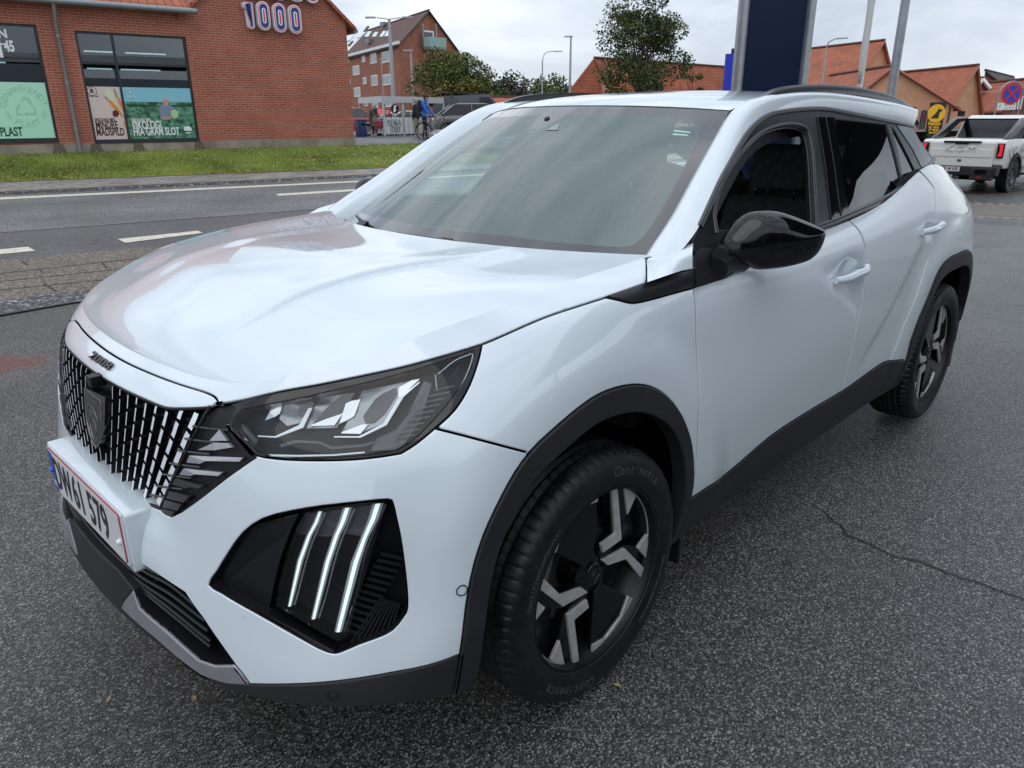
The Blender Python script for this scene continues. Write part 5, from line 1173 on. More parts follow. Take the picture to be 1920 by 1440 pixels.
# ---------------------------------------------------------------- ground materials
def asphalt(name, base, stones, scale, rough, stain=None, warm=0):
    m = bpy.data.materials.new(name); m.use_nodes = True; n, l, b = nodes(m)
    t = n.new('ShaderNodeTexCoord'); v = n.new('ShaderNodeTexVoronoi'); v.inputs['Scale'].default_value = scale; v.inputs['Randomness'].default_value = 1
    l.new(t.outputs['Object'], v.inputs[0])
    sp = n.new('ShaderNodeSeparateColor'); l.new(v.outputs['Color'], sp.inputs[0])
    r = n.new('ShaderNodeValToRGB'); e_ = r.color_ramp.elements; e_[0].position = 0; e_[0].color = (*[c*.35 for c in base], 1); e_[1].position = 1; e_[1].color = (*stones, 1)
    a = r.color_ramp.elements.new(.55); a.color = (*base, 1); a = r.color_ramp.elements.new(.86); a.color = (*[(c+s_)/2.2 for c, s_ in zip(base, stones)], 1)
    l.new(sp.outputs[0], r.inputs[0])
    d = n.new('ShaderNodeMapRange'); d.inputs['From Min'].default_value = .25; d.inputs['From Max'].default_value = .75; d.inputs['To Min'].default_value = 1.0; d.inputs['To Max'].default_value = .25
    l.new(v.outputs['Distance'], d.inputs[0])
    no = n.new('ShaderNodeTexNoise'); no.inputs['Scale'].default_value = .55; no.inputs['Detail'].default_value = 6; l.new(t.outputs['Object'], no.inputs[0])
    g = n.new('ShaderNodeMapRange'); g.inputs['From Min'].default_value = .3; g.inputs['From Max'].default_value = .7; g.inputs['To Min'].default_value = .72; g.inputs['To Max'].default_value = 1.25; l.new(no.outputs['Fac'], g.inputs[0])
    m1 = n.new('ShaderNodeMix'); m1.data_type = 'RGBA'; m1.blend_type = 'MULTIPLY'; m1.inputs[0].default_value = 1; l.new(r.outputs[0], m1.inputs[6]); l.new(d.outputs[0], m1.inputs[7])
    m2 = n.new('ShaderNodeMix'); m2.data_type = 'RGBA'; m2.blend_type = 'MULTIPLY'; m2.inputs[0].default_value = 1; l.new(m1.outputs[2], m2.inputs[6]); l.new(g.outputs[0], m2.inputs[7])
    out = m2.outputs[2]
    if stain:
        (cx, cy, rx, ry) = stain; mp_ = n.new('ShaderNodeMapping'); mp_.vector_type = 'TEXTURE'; mp_.inputs['Location'].default_value = (cx, cy, 0); mp_.inputs['Scale'].default_value = (rx, ry, 1); l.new(t.outputs['Object'], mp_.inputs[0])
        ln = n.new('ShaderNodeVectorMath'); ln.operation = 'LENGTH'; l.new(mp_.outputs[0], ln.inputs[0]); ns = n.new('ShaderNodeTexNoise'); ns.inputs['Scale'].default_value = 7; ns.inputs['Detail'].default_value = 10; ns.inputs['Roughness'].default_value = .7; l.new(t.outputs['Object'], ns.inputs[0])
        ad = n.new('ShaderNodeMath'); ad.operation = 'MULTIPLY_ADD'; ad.inputs[1].default_value = 2.4; l.new(ns.outputs['Fac'], ad.inputs[0]); l.new(ln.outputs['Value'], ad.inputs[2])
        mr_ = n.new('ShaderNodeMapRange'); mr_.inputs['From Min'].default_value = 1.55; mr_.inputs['From Max'].default_value = 2.05; mr_.inputs['To Min'].default_value = .8; mr_.inputs['To Max'].default_value = 0; l.new(ad.outputs[0], mr_.inputs[0])
        m3 = n.new('ShaderNodeMix'); m3.data_type = 'RGBA'; m3.inputs[7].default_value = (.14, .030, .016, 1); l.new(mr_.outputs[0], m3.inputs[0]); l.new(out, m3.inputs[6]); out = m3.outputs[2]
    l.new(out, b.inputs['Base Color'])
    big_ = n.new('ShaderNodeTexNoise'); big_.inputs['Scale'].default_value = .22; big_.inputs['Detail'].default_value = 3; big_.inputs['Distortion'].default_value = .8; l.new(t.outputs['Object'], big_.inputs[0])
    avg = n.new('ShaderNodeMix'); avg.inputs[0].default_value = .6; l.new(no.outputs['Fac'], avg.inputs[2]); l.new(big_.outputs['Fac'], avg.inputs[3])
    rr = n.new('ShaderNodeMapRange'); rr.inputs['From Min'].default_value = .40; rr.inputs['From Max'].default_value = .60; rr.inputs['To Min'].default_value = rough-.20; rr.inputs['To Max'].default_value = rough+.14; l.new(avg.outputs[0], rr.inputs[0]); l.new(rr.outputs[0], b.inputs['Roughness'])
    bu = n.new('ShaderNodeBump'); bu.invert = True; bu.inputs['Strength'].default_value = .85; bu.inputs['Distance'].default_value = .6/scale; l.new(v.outputs['Distance'], bu.inputs['Height']); l.new(bu.outputs[0], b.inputs['Normal'])
    b.inputs['Specular IOR Level'].default_value = .6
    MATS[name] = m; return m
AS1 = asphalt('wet_forecourt_asphalt', (.080, .081, .083), (.42, .415, .40), 200, .33, stain=(.44, -3.50, .46, .32))
AS2 = asphalt('road_asphalt', (.23, .235, .238), (.46, .46, .45), 60, .58)
AS3 = asphalt('road_patch_asphalt', (.155, .15, .162), (.25, .25, .26), 70, .52)
AS4 = asphalt('edge_asphalt', (.075, .075, .08), (.55, .55, .55), 34, .55)
AS5 = asphalt('far_lot_asphalt', (.11, .105, .10), (.26, .25, .24), 30, .45)
BRW = asphalt('brown_concrete', (.25, .195, .15), (.42, .36, .31), 45, .6)
PAVE = brick_mat('pavement_slabs', (.29, .26, .235), (.23, .205, .19), (.12, .105, .095), .6, .4, .02, .7, .3)
LINE = pmat('road_paint', (.62, .58, .48), .55); vary(LINE, 9, .22, 8)
JOINT = pmat('dark_joint', (.02, .018, .016), .8)
GRASSM = pmat('grass_base', (.085, .125, .022), .9, 0, .2)
n, l, b = nodes(GRASSM); _t = n.new('ShaderNodeTexCoord'); _n1 = n.new('ShaderNodeTexNoise'); _n1.inputs['Scale'].default_value = .7; _n1.inputs['Detail'].default_value = 8; _n1.inputs['Roughness'].default_value = .65
_r = n.new('ShaderNodeValToRGB'); e_ = _r.color_ramp.elements; e_[0].position = .32; e_[0].color = (.095, .145, .022, 1); e_[1].position = .68; e_[1].color = (.27, .255, .065, 1); l.new(_t.outputs['Object'], _n1.inputs[0]); l.new(_n1.outputs['Fac'], _r.inputs[0]); l.new(_r.outputs[0], b.inputs['Base Color'])
# ---------------------------------------------------------------- ground sheets
def gp(px, z=0.0):
    d = ray(*px); t = (z-CAM[2])/d[2]; q = CAM+d*t; return np.array([q[0], q[1]])
def sheet(name, pts, mat, z=0.0, zz=None, kind='structure', uv=False, label=None):
    V = [(p_[0], p_[1], z if zz is None else zz[i]) for i, p_ in enumerate(pts)]; o = mobj(name, V, [tuple(range(len(V)))], mat)
    if o.data.polygons[0].normal.z < 0:
        o.data.flip_normals()
    if uv: auto_uv(o)
    return tag(o, kind=kind)
DIRR = np.array([-math.cos(rad(9.5)), math.sin(rad(9.5))])
def ext4(a, b, k0=40, k1=260):        # visible stretch a-b, then on along the common road direction both ways
    a, b = np.array(a), np.array(b); return [a-DIRR*k0, a, b, b+DIRR*k1]
RL = lambda p1, p2, z=0.0, k0=40, k1=260: ext4(gp(p1, z), gp(p2, z), k0, k1)
def band_(name, a, b, mat, z=0.0, zb=None, kind='structure', uv=False):
    V = [(*q, z) for q in a]+[(*q, z if zb is None else zb) for q in b]; n_ = len(a); o = mobj(name, V, [(i, i+1, n_+i+1, n_+i) for i in range(n_-1)], mat)
    if o.data.polygons[1].normal.z < 0: o.data.flip_normals()
    if uv: auto_uv(o)
    return tag(o, kind=kind)
big = 600
j0 = RL((0, 590), (140, 566), 0, 40, 9); s0 = RL((0, 562), (165, 542), 0, 40, 9); s1_ = RL((0, 487), (330, 457), 0, 40, 9); c1_ = RL((0, 436), (420, 405), 0, 40, 26); k0 = RL((0, 366), (730, 330), 0, 40, 26)
mbx = MB(); fc = [(*(j0[0]+np.array([0, 0])), -.012)]
fcp = [(big, big), (-big, big)]+[(-big, j0[3][1]+(j0[3][0]+big)*-math.tan(rad(9.5))*-1)]+[tuple(q) for q in j0[::-1]]+[(big, j0[0][1]-(big-j0[0][0])*math.tan(rad(9.5)))]
def gz(x, y): return -.012-.43*sstep(-np.asarray(x, float), 7, 17)*sstep(np.asarray(y, float), -9, -4)
gx = np.concatenate([[-big, -200, -80], np.linspace(-40, 4, 90), [60, big]]); gy = np.concatenate([[-big, -100, -30], np.linspace(-14, 12, 53), [60, big]]); X_, Y_ = np.meshgrid(gx, gy, indexing='ij'); Zg = gz(X_, Y_); nY = len(gy)
fo_c = mobj('forecourt', list(zip(X_.ravel(), Y_.ravel(), Zg.ravel())), [(i*nY+j, (i+1)*nY+j, (i+1)*nY+j+1, i*nY+j+1) for i in range(len(gx)-1) for j in range(nY-1)], AS1, None, True); tag(fo_c, kind='structure')
def gpz(px):
    z = 0
    for _ in range(30): q = gp(px, z); z = .5*z+.5*float(gz(*q))
    return np.array([q[0], q[1], z])
band_('forecourt_edge', j0, s0, AS4, -.006); band_('concrete_strip', s0, s1_, BRW, -.006); band_('road_patch', s1_, c1_, AS3, -.006); band_('road', c1_, k0, AS2, -.006)
def ribbon(name, pts, w_, mat, z, kind='structure'):
    V = []; F = []; pts = [np.array(q) for q in pts]
    for i, q in enumerate(pts):
        a = pts[max(0, i-1)]; c = pts[min(len(pts)-1, i+1)]; t = (c-a)/(np.linalg.norm(c-a)+1e-9); nn = np.array([-t[1], t[0]]); ww = w_[i] if hasattr(w_, '__len__') else w_
        V += [(*(q-nn*ww/2), z), (*(q+nn*ww/2), z)]
    for i in range(len(pts)-1): F.append((2*i, 2*i+1, 2*i+3, 2*i+2))
    o = mobj(name, V, F, mat)
    if o.data.polygons[0].normal.z < 0: o.data.flip_normals()
    if kind: tag(o, kind=kind)
    return o
for a, b in (((0, 512), (230, 487)), ((0, 527), (230, 503)), ((0, 543), (230, 520))): ribbon('concrete_joint', RL(a, b, 0, 5, 8), .018, JOINT, -.002)
for px in (((75, 505), (80, 511)), ((82, 532), (106, 546)), ((40, 488), (52, 496)), ((190, 490), (200, 503))): ribbon('concrete_joint', [gp(px[0]), gp(px[1])], .012, JOINT, .001)
ribbon('edge_joint', RL((0, 590), (140, 566), 0, 5, 8), .03, JOINT, -.001)
ribbon('road_patch_edge', RL((0, 436), (420, 405), 0, 10, 30), .03, JOINT, -.002)
def quad_px(name, px, mat, z): return sheet(name, [gp(q) for q in px], mat, z)
quad_px('lane_marking', [(220, 448), (371, 432.5), (380, 436.5), (236, 455)], LINE, -.001); quad_px('lane_marking', [(-60, 472.5), (53, 462.5), (66, 470), (-60, 482)], LINE, -.001)
quad_px('lane_marking', [(517, 363.5), (696, 352.5), (700, 356), (522, 367)], LINE, -.001)
band_('edge_line', RL((0, 370), (700, 337.5)), RL((0, 374), (700, 340)), LINE, -.001)
KZ = .045; kt = RL((0, 361), (735, 326), KZ); kt2 = RL((0, 359), (735, 324.5), KZ); pv = RL((0, 341), (740, 314), .08)
KERB = asphalt('granite_kerb', (.10, .095, .09), (.34, .33, .31), 22, .7)
band_('kerb', k0, kt, KERB, -.02, KZ); band_('kerb_top', kt, kt2, KERB, KZ); band_('pavement', kt2, pv, PAVE, KZ, .08, uv=True)
ribbon('cobble_edge', [pv[0]+(0, .08), pv[1]+(0, .08), pv[2]+(0, .08), pv[3]+(0, .08)], .12, KERB, .087)
# shop wall line
WA = dep(100, 287, 19.4); WB = dep(660, 267, 24.3); wd_ = (WB-WA)[:2]; wd_ /= np.linalg.norm(wd_); wn = np.array([-wd_[1], wd_[0]]); wn = wn if wn@(CAM-WA)[:2] > 0 else -wn
WA2 = WA[:2]; GZ = .60
def wallp(u, z=GZ, off=0.0): return np.array([*(WA2+wd_*u+wn*off), z])
ny = 24; nx = 90; V = []; F = []; pvx = np.array(pv)
for i in range(nx):
    x = 8-40*i/(nx-1); yb = np.interp(-x, -pvx[:, 0], pvx[:, 1]); uu = (x-WA2[0])/wd_[0]; yt = (WA2+wd_*uu)[1]
    for j in range(ny):
        f = j/(ny-1); V.append((x, yb+(yt-yb)*f, .08+(GZ-.08)*(f**.85)+.02*math.sin(i*.7+j)*f*(1-f)))
for i in range(nx-1):
    for j in range(ny-1): F.append((i*ny+j, (i+1)*ny+j, (i+1)*ny+j+1, i*ny+j+1))
lawn = mobj('lawn', V, F, GRASSM, None, True)
if lawn.data.polygons[0].normal.z < 0: lawn.data.flip_normals()
tag(lawn, kind='structure')
LV = np.array(V).reshape(nx, ny, 3)
rs = np.random.RandomState(3); GV = []; GF = []; DV = []; DF = []
for k in range(60000):
    i = rs.rand()*(nx-1)*.78; j = rs.rand()*(ny-1); a, b = int(i), int(j); q = LV[a, b]+(LV[min(a+1, nx-1), b]-LV[a, b])*(i-a)+(LV[a, min(b+1, ny-1)]-LV[a, b])*(j-b)
    h = .03+.05*rs.rand(); an = rs.rand()*6.283; dx, dy = math.cos(an)*.011, math.sin(an)*.011; lx, ly = (rs.rand(2)-.5)*.05; n0 = len(GV)
    GV += [(q[0]-dx, q[1]-dy, q[2]), (q[0]+dx, q[1]+dy, q[2]), (q[0]+lx, q[1]+ly, q[2]+h)]; GF.append((n0, n0+1, n0+2))
    if k % 24 == 0:
        s_ = .014+.010*rs.rand(); n1_ = len(DV); zc = q[2]+.06
        DV += [(q[0]-s_, q[1], zc), (q[0], q[1]-s_, zc+.006), (q[0]+s_, q[1], zc), (q[0], q[1]+s_, zc+.012), (q[0], q[1], zc+.014)]; DF += [(n1_, n1_+1, n1_+4), (n1_+1, n1_+2, n1_+4), (n1_+2, n1_+3, n1_+4), (n1_+3, n1_, n1_+4)]
gm_ = pmat('grass_blades', (.19, .245, .05), .8, 0, .2); vary(gm_, .8, .5, 6); tag(mobj('grass', GV, GF, gm_), kind='stuff'); tag(mobj('daisies', DV, DF, pmat('daisy_white', (.7, .7, .66), .7)), kind='stuff')
# lot beyond the lawn, level with the shop floor; a bank joins it to the street
lot = [wallp(8.95)[:2], wallp(20)[:2], wallp(220)[:2]+wn*18, wallp(220)[:2]-wn*200, wallp(8.95)[:2]-wn*200]
sheet('shop_lot', lot, AS5, .575)
# far right forecourt: paver strip and lot
def extend(a, b, k0, k1): a, b = np.array(a), np.array(b); d = (b-a)/np.linalg.norm(b-a); return a-d*k0, b+d*k1
q1, q2 = gpz((1800, 407.5))[:2], gpz((1930, 412.5))[:2]; q3, q4 = gpz((1800, 381.5))[:2], gpz((1930, 386))[:2]; e1_ = extend(q1, q2, 1.5, 25); e2_ = extend(q3, q4, 1.5, 25)
def drape(name, a, b, mat, dz, n=24, m=6):
    V = []; 
    for i in range(n+1):
        for j in range(m+1): q = (a[0]+(a[1]-a[0])*i/n)*(1-j/m)+(b[0]+(b[1]-b[0])*i/n)*j/m; V.append((q[0], q[1], float(gz(*q))+dz))
    o = mobj(name, V, [(i*(m+1)+j, (i+1)*(m+1)+j, (i+1)*(m+1)+j+1, i*(m+1)+j+1) for i in range(n) for j in range(m)], mat)
    if o.data.polygons[0].normal.z < 0: o.data.flip_normals()
    return tag(o, kind='structure')
drape('paver_strip', e1_, e2_, BRW, .005); drape('far_lot', e2_, (e2_[0]+np.array([-90, 16]), e2_[1]+np.array([-90, 10])), AS5, .006, 40, 60)
for e0 in (e1_, e2_):
    d = (e0[1]-e0[0]); L_ = np.linalg.norm(d); d /= L_; cb_ = MB(); nrm = np.array([-d[1], d[0]])
    for k in range(int(L_/.22)):
        c = e0[0]+d*(k*.22+.1); rj = .06+.015*rs.rand(); z_ = float(gz(*c)); cb_.prism([tuple(c+d*rj*math.cos(a)*.95+nrm*rj*.6*math.sin(a)) for a in np.linspace(0, 6.283, 8)[:-1]], z_-.004, z_+.018, 2)
    tag(cb_.build('cobble_row', pmat('cobble_stone', (.38, .37, .35), .5)), kind='stuff')
# crack in the forecourt, fallen leaves
cr_px = [(1520,940),(1548,958),(1562,972),(1580,984),(1588,998),(1606,1006),(1640,1020),(1680,1040),(1722,1048),(1760,1062),(1800,1078),(1840,1090),(1880,1106),(1920,1118),(1990,1142)]
cp = catmull([gp(q) for q in cr_px], 6); cp = cp+rs.randn(*cp.shape)*.0025; ribbon('asphalt_crack', cp, [.003+.006*min(1, i/20)*(.6+.8*rs.rand()) for i in range(len(cp))], JOINT, -.0075)
for px in ((365, 1302+3), (110, 1005), (203, 1305), (1700, 1228), (1158, 1280)): pass
lv = MB()
for px in ((203, 1308), (363, 1306), (1158, 1282), (1608, 1280)):
    q = gp(px); a = rs.rand()*6; s_ = .004+.003*rs.rand(); lv.add([(q[0]+s_*2*math.cos(a), q[1]+s_*2*math.sin(a), -.004), (q[0]-s_*math.sin(a), q[1]+s_*math.cos(a), -.002), (q[0]-s_*2*math.cos(a), q[1]-s_*2*math.sin(a), -.005), (q[0]+s_*math.sin(a), q[1]-s_*math.cos(a), -.003)], [(0, 1, 2, 3)])
tag(lv.build('fallen_leaves', pmat('dry_leaf', (.34, .22, .12), .7), fix=False), kind='stuff')
# ================================================================ the supermarket across the road
BR1 = brick_mat('red_brick', (.36, .105, .065), (.28, .08, .05), (.40, .235, .18), ms=.0095, vary_=.10)
BR2 = brick_mat('apartment_brick', (.36, .125, .075), (.27, .09, .055), (.32, .18, .13), vary_=.18)
BR3 = brick_mat('dark_red_brick', (.20, .05, .035), (.15, .04, .03), (.22, .12, .10))
TILE1 = tile_mat('orange_roof_tile', (.44, .125, .055), (.10, .03, .015)); TILE2 = tile_mat('brown_roof_tile', (.13, .062, .04), (.04, .02, .015)); TILE3 = tile_mat('grey_roof_slate', (.06, .055, .055), (.02, .02, .02))
REND = pmat('peach_render', (.50, .27, .16), .85, 0, .2); vary(REND, .6, .12, 6)
CONC = pmat('plinth_concrete', (.27, .24, .19), .85, 0, .2); vary(CONC, 1.6, .35, 9, .4, 30)
ZINC = pmat('zinc', (.26, .28, .29), .42, .6); WFR = pmat('dark_window_frame', (.022, .027, .033), .4); WHITE = pmat('white_frame', (.68, .70, .70), .5); PANEL = pmat('dark_window_panel', (.012, .020, .028), .25, 0, .5)
SGL = glass('shop_glass', (.42, .50, .53), 2.1); HGL = pmat('house_window_glass', (.05, .06, .07), .06, 0, .6, .6)
def on_wall(px, off=0.0):                               # photo point -> (u, z) on the shop wall
    d = ray(*px); P0 = np.array([*WA2, 0])+np.array([*wn, 0])*off; n3 = np.array([*wn, 0]); q = CAM+d*(((P0-CAM)@n3)/(d@n3)); return float((q[:2]-WA2)@wd_), float(q[2])
EX = Vector((*wd_, 0)); EY = Vector((0, 0, 1)); EN = Vector((*wn, 0))
ROT = math.atan2(wd_[1], wd_[0])
# wall frame: local x along the wall, local y = outwards (+) / inwards (-), z up
if (EX.cross(EY)-EN).length > 1: HAND = -1
else: HAND = 1
SHOP = empty('supermarket', tuple(wallp(0, 0)), 0, 'red brick supermarket with gable wall, tall dark framed windows and orange roof edge', 'shop')
def wl(u, z, off=0.0): q = wallp(u, z, off)-wallp(0, 0); return tuple(q)
def wbox(mb, u0, u1, z0, z1, o0, o1, m=0):
    P = [wl(u, z, o) for o in (o0, o1) for u, z in ((u0, z0), (u1, z0), (u1, z1), (u0, z1))]
    return mb.add(P, [(3, 2, 1, 0), (4, 5, 6, 7), (0, 1, 5, 4), (1, 2, 6, 5), (2, 3, 7, 6), (3, 0, 4, 7)], m)
uR = on_wall((656, 150))[0]; uG = on_wall((352, 40))[0]; zE = on_wall((350, 20))[1]; zER = on_wall((652, 42))[1]
zP = np.mean([on_wall((300, 263))[1], on_wall((600, 262))[1]])
a1 = np.array(on_wall((654, 44))); a2 = np.array(on_wall((612, 0))); sl_ = (a2[1]-a1[1])/(a1[0]-a2[0]); 
umid = (uG+uR)/2; zA = zER+sl_*(uR-umid)
# windows as (u0,u1,z0,z1)
def wrect(tl, tr, bl, br): q = [on_wall(p_) for p_ in (tl, tr, bl, br)]; return ((q[0][0]+q[2][0])/2, (q[1][0]+q[3][0])/2, (q[2][1]+q[3][1])/2, (q[0][1]+q[1][1])/2)
w1 = wrect((140, 55), (350, 71), (176, 264), (372, 264)); w0_ = wrect((-90, 36), (70, 47), (-60, 264), (108, 264))
UL = -16
def wall_cells(us, zs, holes):
    V = []; F = []
    for i in range(len(us)-1):
        for j in range(len(zs)-1):
            uc, zc = (us[i]+us[i+1])/2, (zs[j]+zs[j+1])/2
            if any(h[0] < uc < h[1] and h[2] < zc < h[3] for h in holes): continue
            b = len(V); V += [wl(us[i], zs[j]), wl(us[i+1], zs[j]), wl(us[i+1], zs[j+1]), wl(us[i], zs[j+1])]; F.append((b, b+1, b+2, b+3))
    return V, F
holes = [w0_, w1]
us = sorted({UL, w0_[0], w0_[1], w1[0], w1[1], uR, uG}); zs = sorted({zP, w1[2], w1[3], w0_[3], w0_[2], zE}); zs = [z for z in zs if z >= zP-.001]
V, F = wall_cells(us, zs, holes)
b = len(V); V += [wl(uG, zE), wl(uR, zE), wl(uR, zER), wl(umid, zA), wl(uG, zER)]; F.append((b, b+1, b+2, b+3, b+4))
# sides and back
D = -14
for (ua, ub, zt) in ((uR, uR, zER),):
    b = len(V); V += [wl(uR, .3), wl(uR, zER), wl(uR, zER, D), wl(uR, .3, D)]; F.append((b, b+1, b+2, b+3))
b = len(V); V += [wl(uG, zE), wl(uG, zER), wl(uG, zER, D), wl(uG, zE, D)]; F.append((b, b+1, b+2, b+3))
wm_ = mobj('wall', V, F, BR1, SHOP); bm = bmesh.new(); bm.from_mesh(wm_.data); bmesh.ops.recalc_face_normals(bm, faces=bm.faces); bm.to_mesh(wm_.data); bm.free(); auto_uv(wm_)
# pilaster step just left of the corner
mb = MB(); wbox(mb, UL, uR+.03, .2, zP, -.02, .035); pl_ = mb.build('plinth', CONC, SHOP)
# stain wedges under window corners are darker concrete buttresses
for px in ((108, 268), (178, 268), (258, 268), (372, 268)):
    u = on_wall(px)[0]; mb = MB(); mb.add([wl(u-.10, zP-.01, .04), wl(u+.10, zP-.01, .04), wl(u+.24, .42, .055), wl(u-.20, .42, .055), wl(u-.10, zP-.01, .0), wl(u+.10, zP-.01, .0), wl(u+.24, .42, .0), wl(u-.20, .42, .0)], [(0, 1, 2, 3), (4, 7, 6, 5), (0, 4, 5, 1), (1, 5, 6, 2), (2, 6, 7, 3), (3, 7, 4, 0)]); mb.build('buttress', pmat('stained_concrete', (.11, .09, .065), .85), SHOP)
# roofs
ov = .28
mb = MB(); mb.add([wl(umid, zA+.10, .15), wl(uR+ov, zER-ov*sl_+.10, .15), wl(uR+ov, zER-ov*sl_+.10, D), wl(umid, zA+.10, D), wl(umid, zA-.02, .15), wl(uR+ov, zER-ov*sl_-.02, .15), wl(uR+ov, zER-ov*sl_-.02, D), wl(umid, zA-.02, D)], [(0, 1, 2, 3), (4, 7, 6, 5), (0, 4, 5, 1), (1, 5, 6, 2), (2, 6, 7, 3)])
mb.add([wl(umid, zA+.10, .15), wl(uG-ov, zER-ov*sl_+.10, .15), wl(uG-ov, zER-ov*sl_+.10, D), wl(umid, zA+.10, D), wl(umid, zA-.02, .15), wl(uG-ov, zER-ov*sl_-.02, .15), wl(uG-ov, zER-ov*sl_-.02, D), wl(umid, zA-.02, D)], [(3, 2, 1, 0), (5, 6, 7, 4), (1, 5, 4, 0), (2, 6, 5, 1)])
auto_uv(mb.build('roof', TILE1, SHOP))
mb = MB(); zl_ = zE+.03; mb.add([wl(UL, zl_, .25), wl(uG-.02, zl_, .25), wl(uG-.02, zl_+5.2, -7), wl(UL, zl_+5.2, -7), wl(UL, zl_-.08, .25), wl(uG-.02, zl_-.08, .25)], [(0, 1, 2, 3), (0, 4, 5, 1)]); auto_uv(mb.build('wing_roof', TILE1, SHOP))
mb = MB(); mb.tube([wl(UL, zl_-.07, .31), wl(uG+.18, zl_-.07, .31)], .075, 10); mb.build('gutter', ZINC, SHOP, True)
mb = MB(); mb.tube([wl(uR+ov, zER-ov*sl_+.0, .12), wl(uR+ov, zER-ov*sl_+.0, D)], .07, 8); mb.build('gutter', ZINC, SHOP, True)
pd = [on_wall((97, 0), .1), on_wall((150, 287), .1)]; up = (pd[0][0]+pd[1][0])/2
mb = MB(); mb.tube([wl(up, zl_-.1, .3), wl(up, zl_-.3, .26), wl(up, zl_-.55, .09), wl(up, .45, .09)], .045, 10); 
for z_ in (1.2, 2.3, 3.4): mb.tube([wl(up, z_, .09), wl(up, z_+.05, .09)], .056, 10)
mb.build('downpipe', ZINC, SHOP, True)
# ---- shop windows with posters
P_MINT = pmat('poster_mint', (.42, .74, .55), .6); P_MINT2 = pmat('poster_mint_dark', (.30, .60, .42), .6); P_PINK = pmat('poster_pink', (.62, .50, .47), .6); P_BRN = pmat('poster_brown', (.045, .012, .014), .6); P_GRN = pmat('poster_green_text', (.015, .09, .03), .6)
P_SKY = pmat('poster_sky', (.22, .50, .60), .6); n, l, b = nodes(P_SKY)
P_FIELD = pmat('poster_field', (.02, .11, .06), .7); n, l, b = nodes(P_FIELD); _t = n.new('ShaderNodeTexCoord'); _n = n.new('ShaderNodeTexNoise'); _n.inputs['Scale'].default_value = 9; _n.inputs['Detail'].default_value = 6; _r = n.new('ShaderNodeValToRGB'); e_ = _r.color_ramp.elements; e_[0].position = .35; e_[0].color = (.008, .05, .028, 1); e_[1].position = .66; e_[1].color = (.13, .36, .22, 1); l.new(_t.outputs['Object'], _n.inputs[0]); l.new(_n.outputs['Fac'], _r.inputs[0]); l.new(_r.outputs[0], b.inputs['Base Color'])
WTX = pmat('poster_white', (.75, .77, .76), .5)
def shop_window(R_, bars_u, bar_z, z_panel, z_post):
    u0, u1, z0, z1 = R_; wi = empty('window', (0, 0, 0), parent=SHOP); o = -.09; t = .055
    mb = MB(); wbox(mb, u0, u1, z1-t, z1, o-.04, o+.05); wbox(mb, u0, u1, z0, z0+t, o-.04, o+.05); wbox(mb, u0, u0+t, z0+t, z1-t, o-.04, o+.05); wbox(mb, u1-t, u1, z0+t, z1-t, o-.04, o+.05)
    for bu in bars_u: wbox(mb, bu-.03, bu+.03, z0+t, z1-t, o-.035, o+.045)
    wbox(mb, u0+t, u1-t, bar_z-.03, bar_z+.03, o-.03, o+.04); mb.build('frame', WFR, wi)
    mb = MB(); wbox(mb, u0+t, u1-t, z_panel, z1-t, o-.004, o+.004); mb.build('pane', SGL, wi)
    mb = MB(); wbox(mb, u0+t, u1-t, z_post, z_panel+.01, o-.02, o+.012); mb.build('panel', PANEL, wi)
    # reveals
    mb = MB(); wbox(mb, u0-.0, u1+.0, z0-.05, z0, -.14, .045); mb.build('sill', WFR, wi)
    # room behind the glass
    mb = MB(); V_ = [wl(u, z, q) for q in (-.2, -5) for u, z in ((u0-1, z0), (u1+1, z0), (u1+1, z1+.3), (u0-1, z1+.3))]; mb.add(V_, [(4, 5, 6, 7), (0, 1, 5, 4), (3, 7, 6, 2), (0, 4, 7, 3), (1, 2, 6, 5)]); mb.build('room', pmat('shop_room', (.10, .11, .12), .9), wi)
    return wi
zb1 = np.mean([on_wall((155, 115))[1], on_wall((352, 126))[1]]); zq = np.mean([on_wall((163, 160))[1], on_wall((358, 167))[1]]); zpan = zq+.62
ub = np.mean([on_wall((214, 90))[0], on_wall((228, 165))[0], on_wall((243, 262))[0]])
LAMP = pmat('strip_lamp', (.9, .9, .9), .5); nodes(LAMP)[2].inputs['Emission Color'].default_value = (1, 1, .97, 1); nodes(LAMP)[2].inputs['Emission Strength'].default_value = 1.6
W1o = shop_window(w1, [ub], zb1, zpan-.42, zq)
zb0 = on_wall((75, 110))[1]; zq0 = on_wall((85, 155))[1]
W0o = shop_window(w0_, [(w0_[0]*.45+w0_[1]*.55)-1.05], zb0, zq0+.42, zq0)
for wi, R_ in ((W1o, w1), (W0o, w0_)):
    mb = MB()
    for k, zz in enumerate((R_[3]-.35, R_[3]-.75, R_[3]-1.0)):
        for uu in np.arange(R_[0]+.2, R_[1]-.5, 1.35): wbox(mb, uu, uu+1.1, zz, zz+.03, -2.0-k*.9, -1.9-k*.9)
    mb.build('ceiling_lamps', LAMP, wi)
def poster(name, u0, u1, z0, z1, mat, parent, o=-.066): mb = MB(); wbox(mb, u0, u1, z0, z1, o, o+.006); return mb.build(name, mat, parent)
def wtext(name, txt, px, size, mat, parent, o=-.058, align='LEFT', rot=0, **kw):
    u, z = on_wall(px, o); V, F = text_mesh(txt, size, .002, align=align, **kw); c, s_ = math.cos(rot), math.sin(rot)
    return mobj(name, [wl(u+(v[0]*c-v[1]*s_), z+(v[0]*s_+v[1]*c), o+v[2]) for v in V], F, mat, parent)
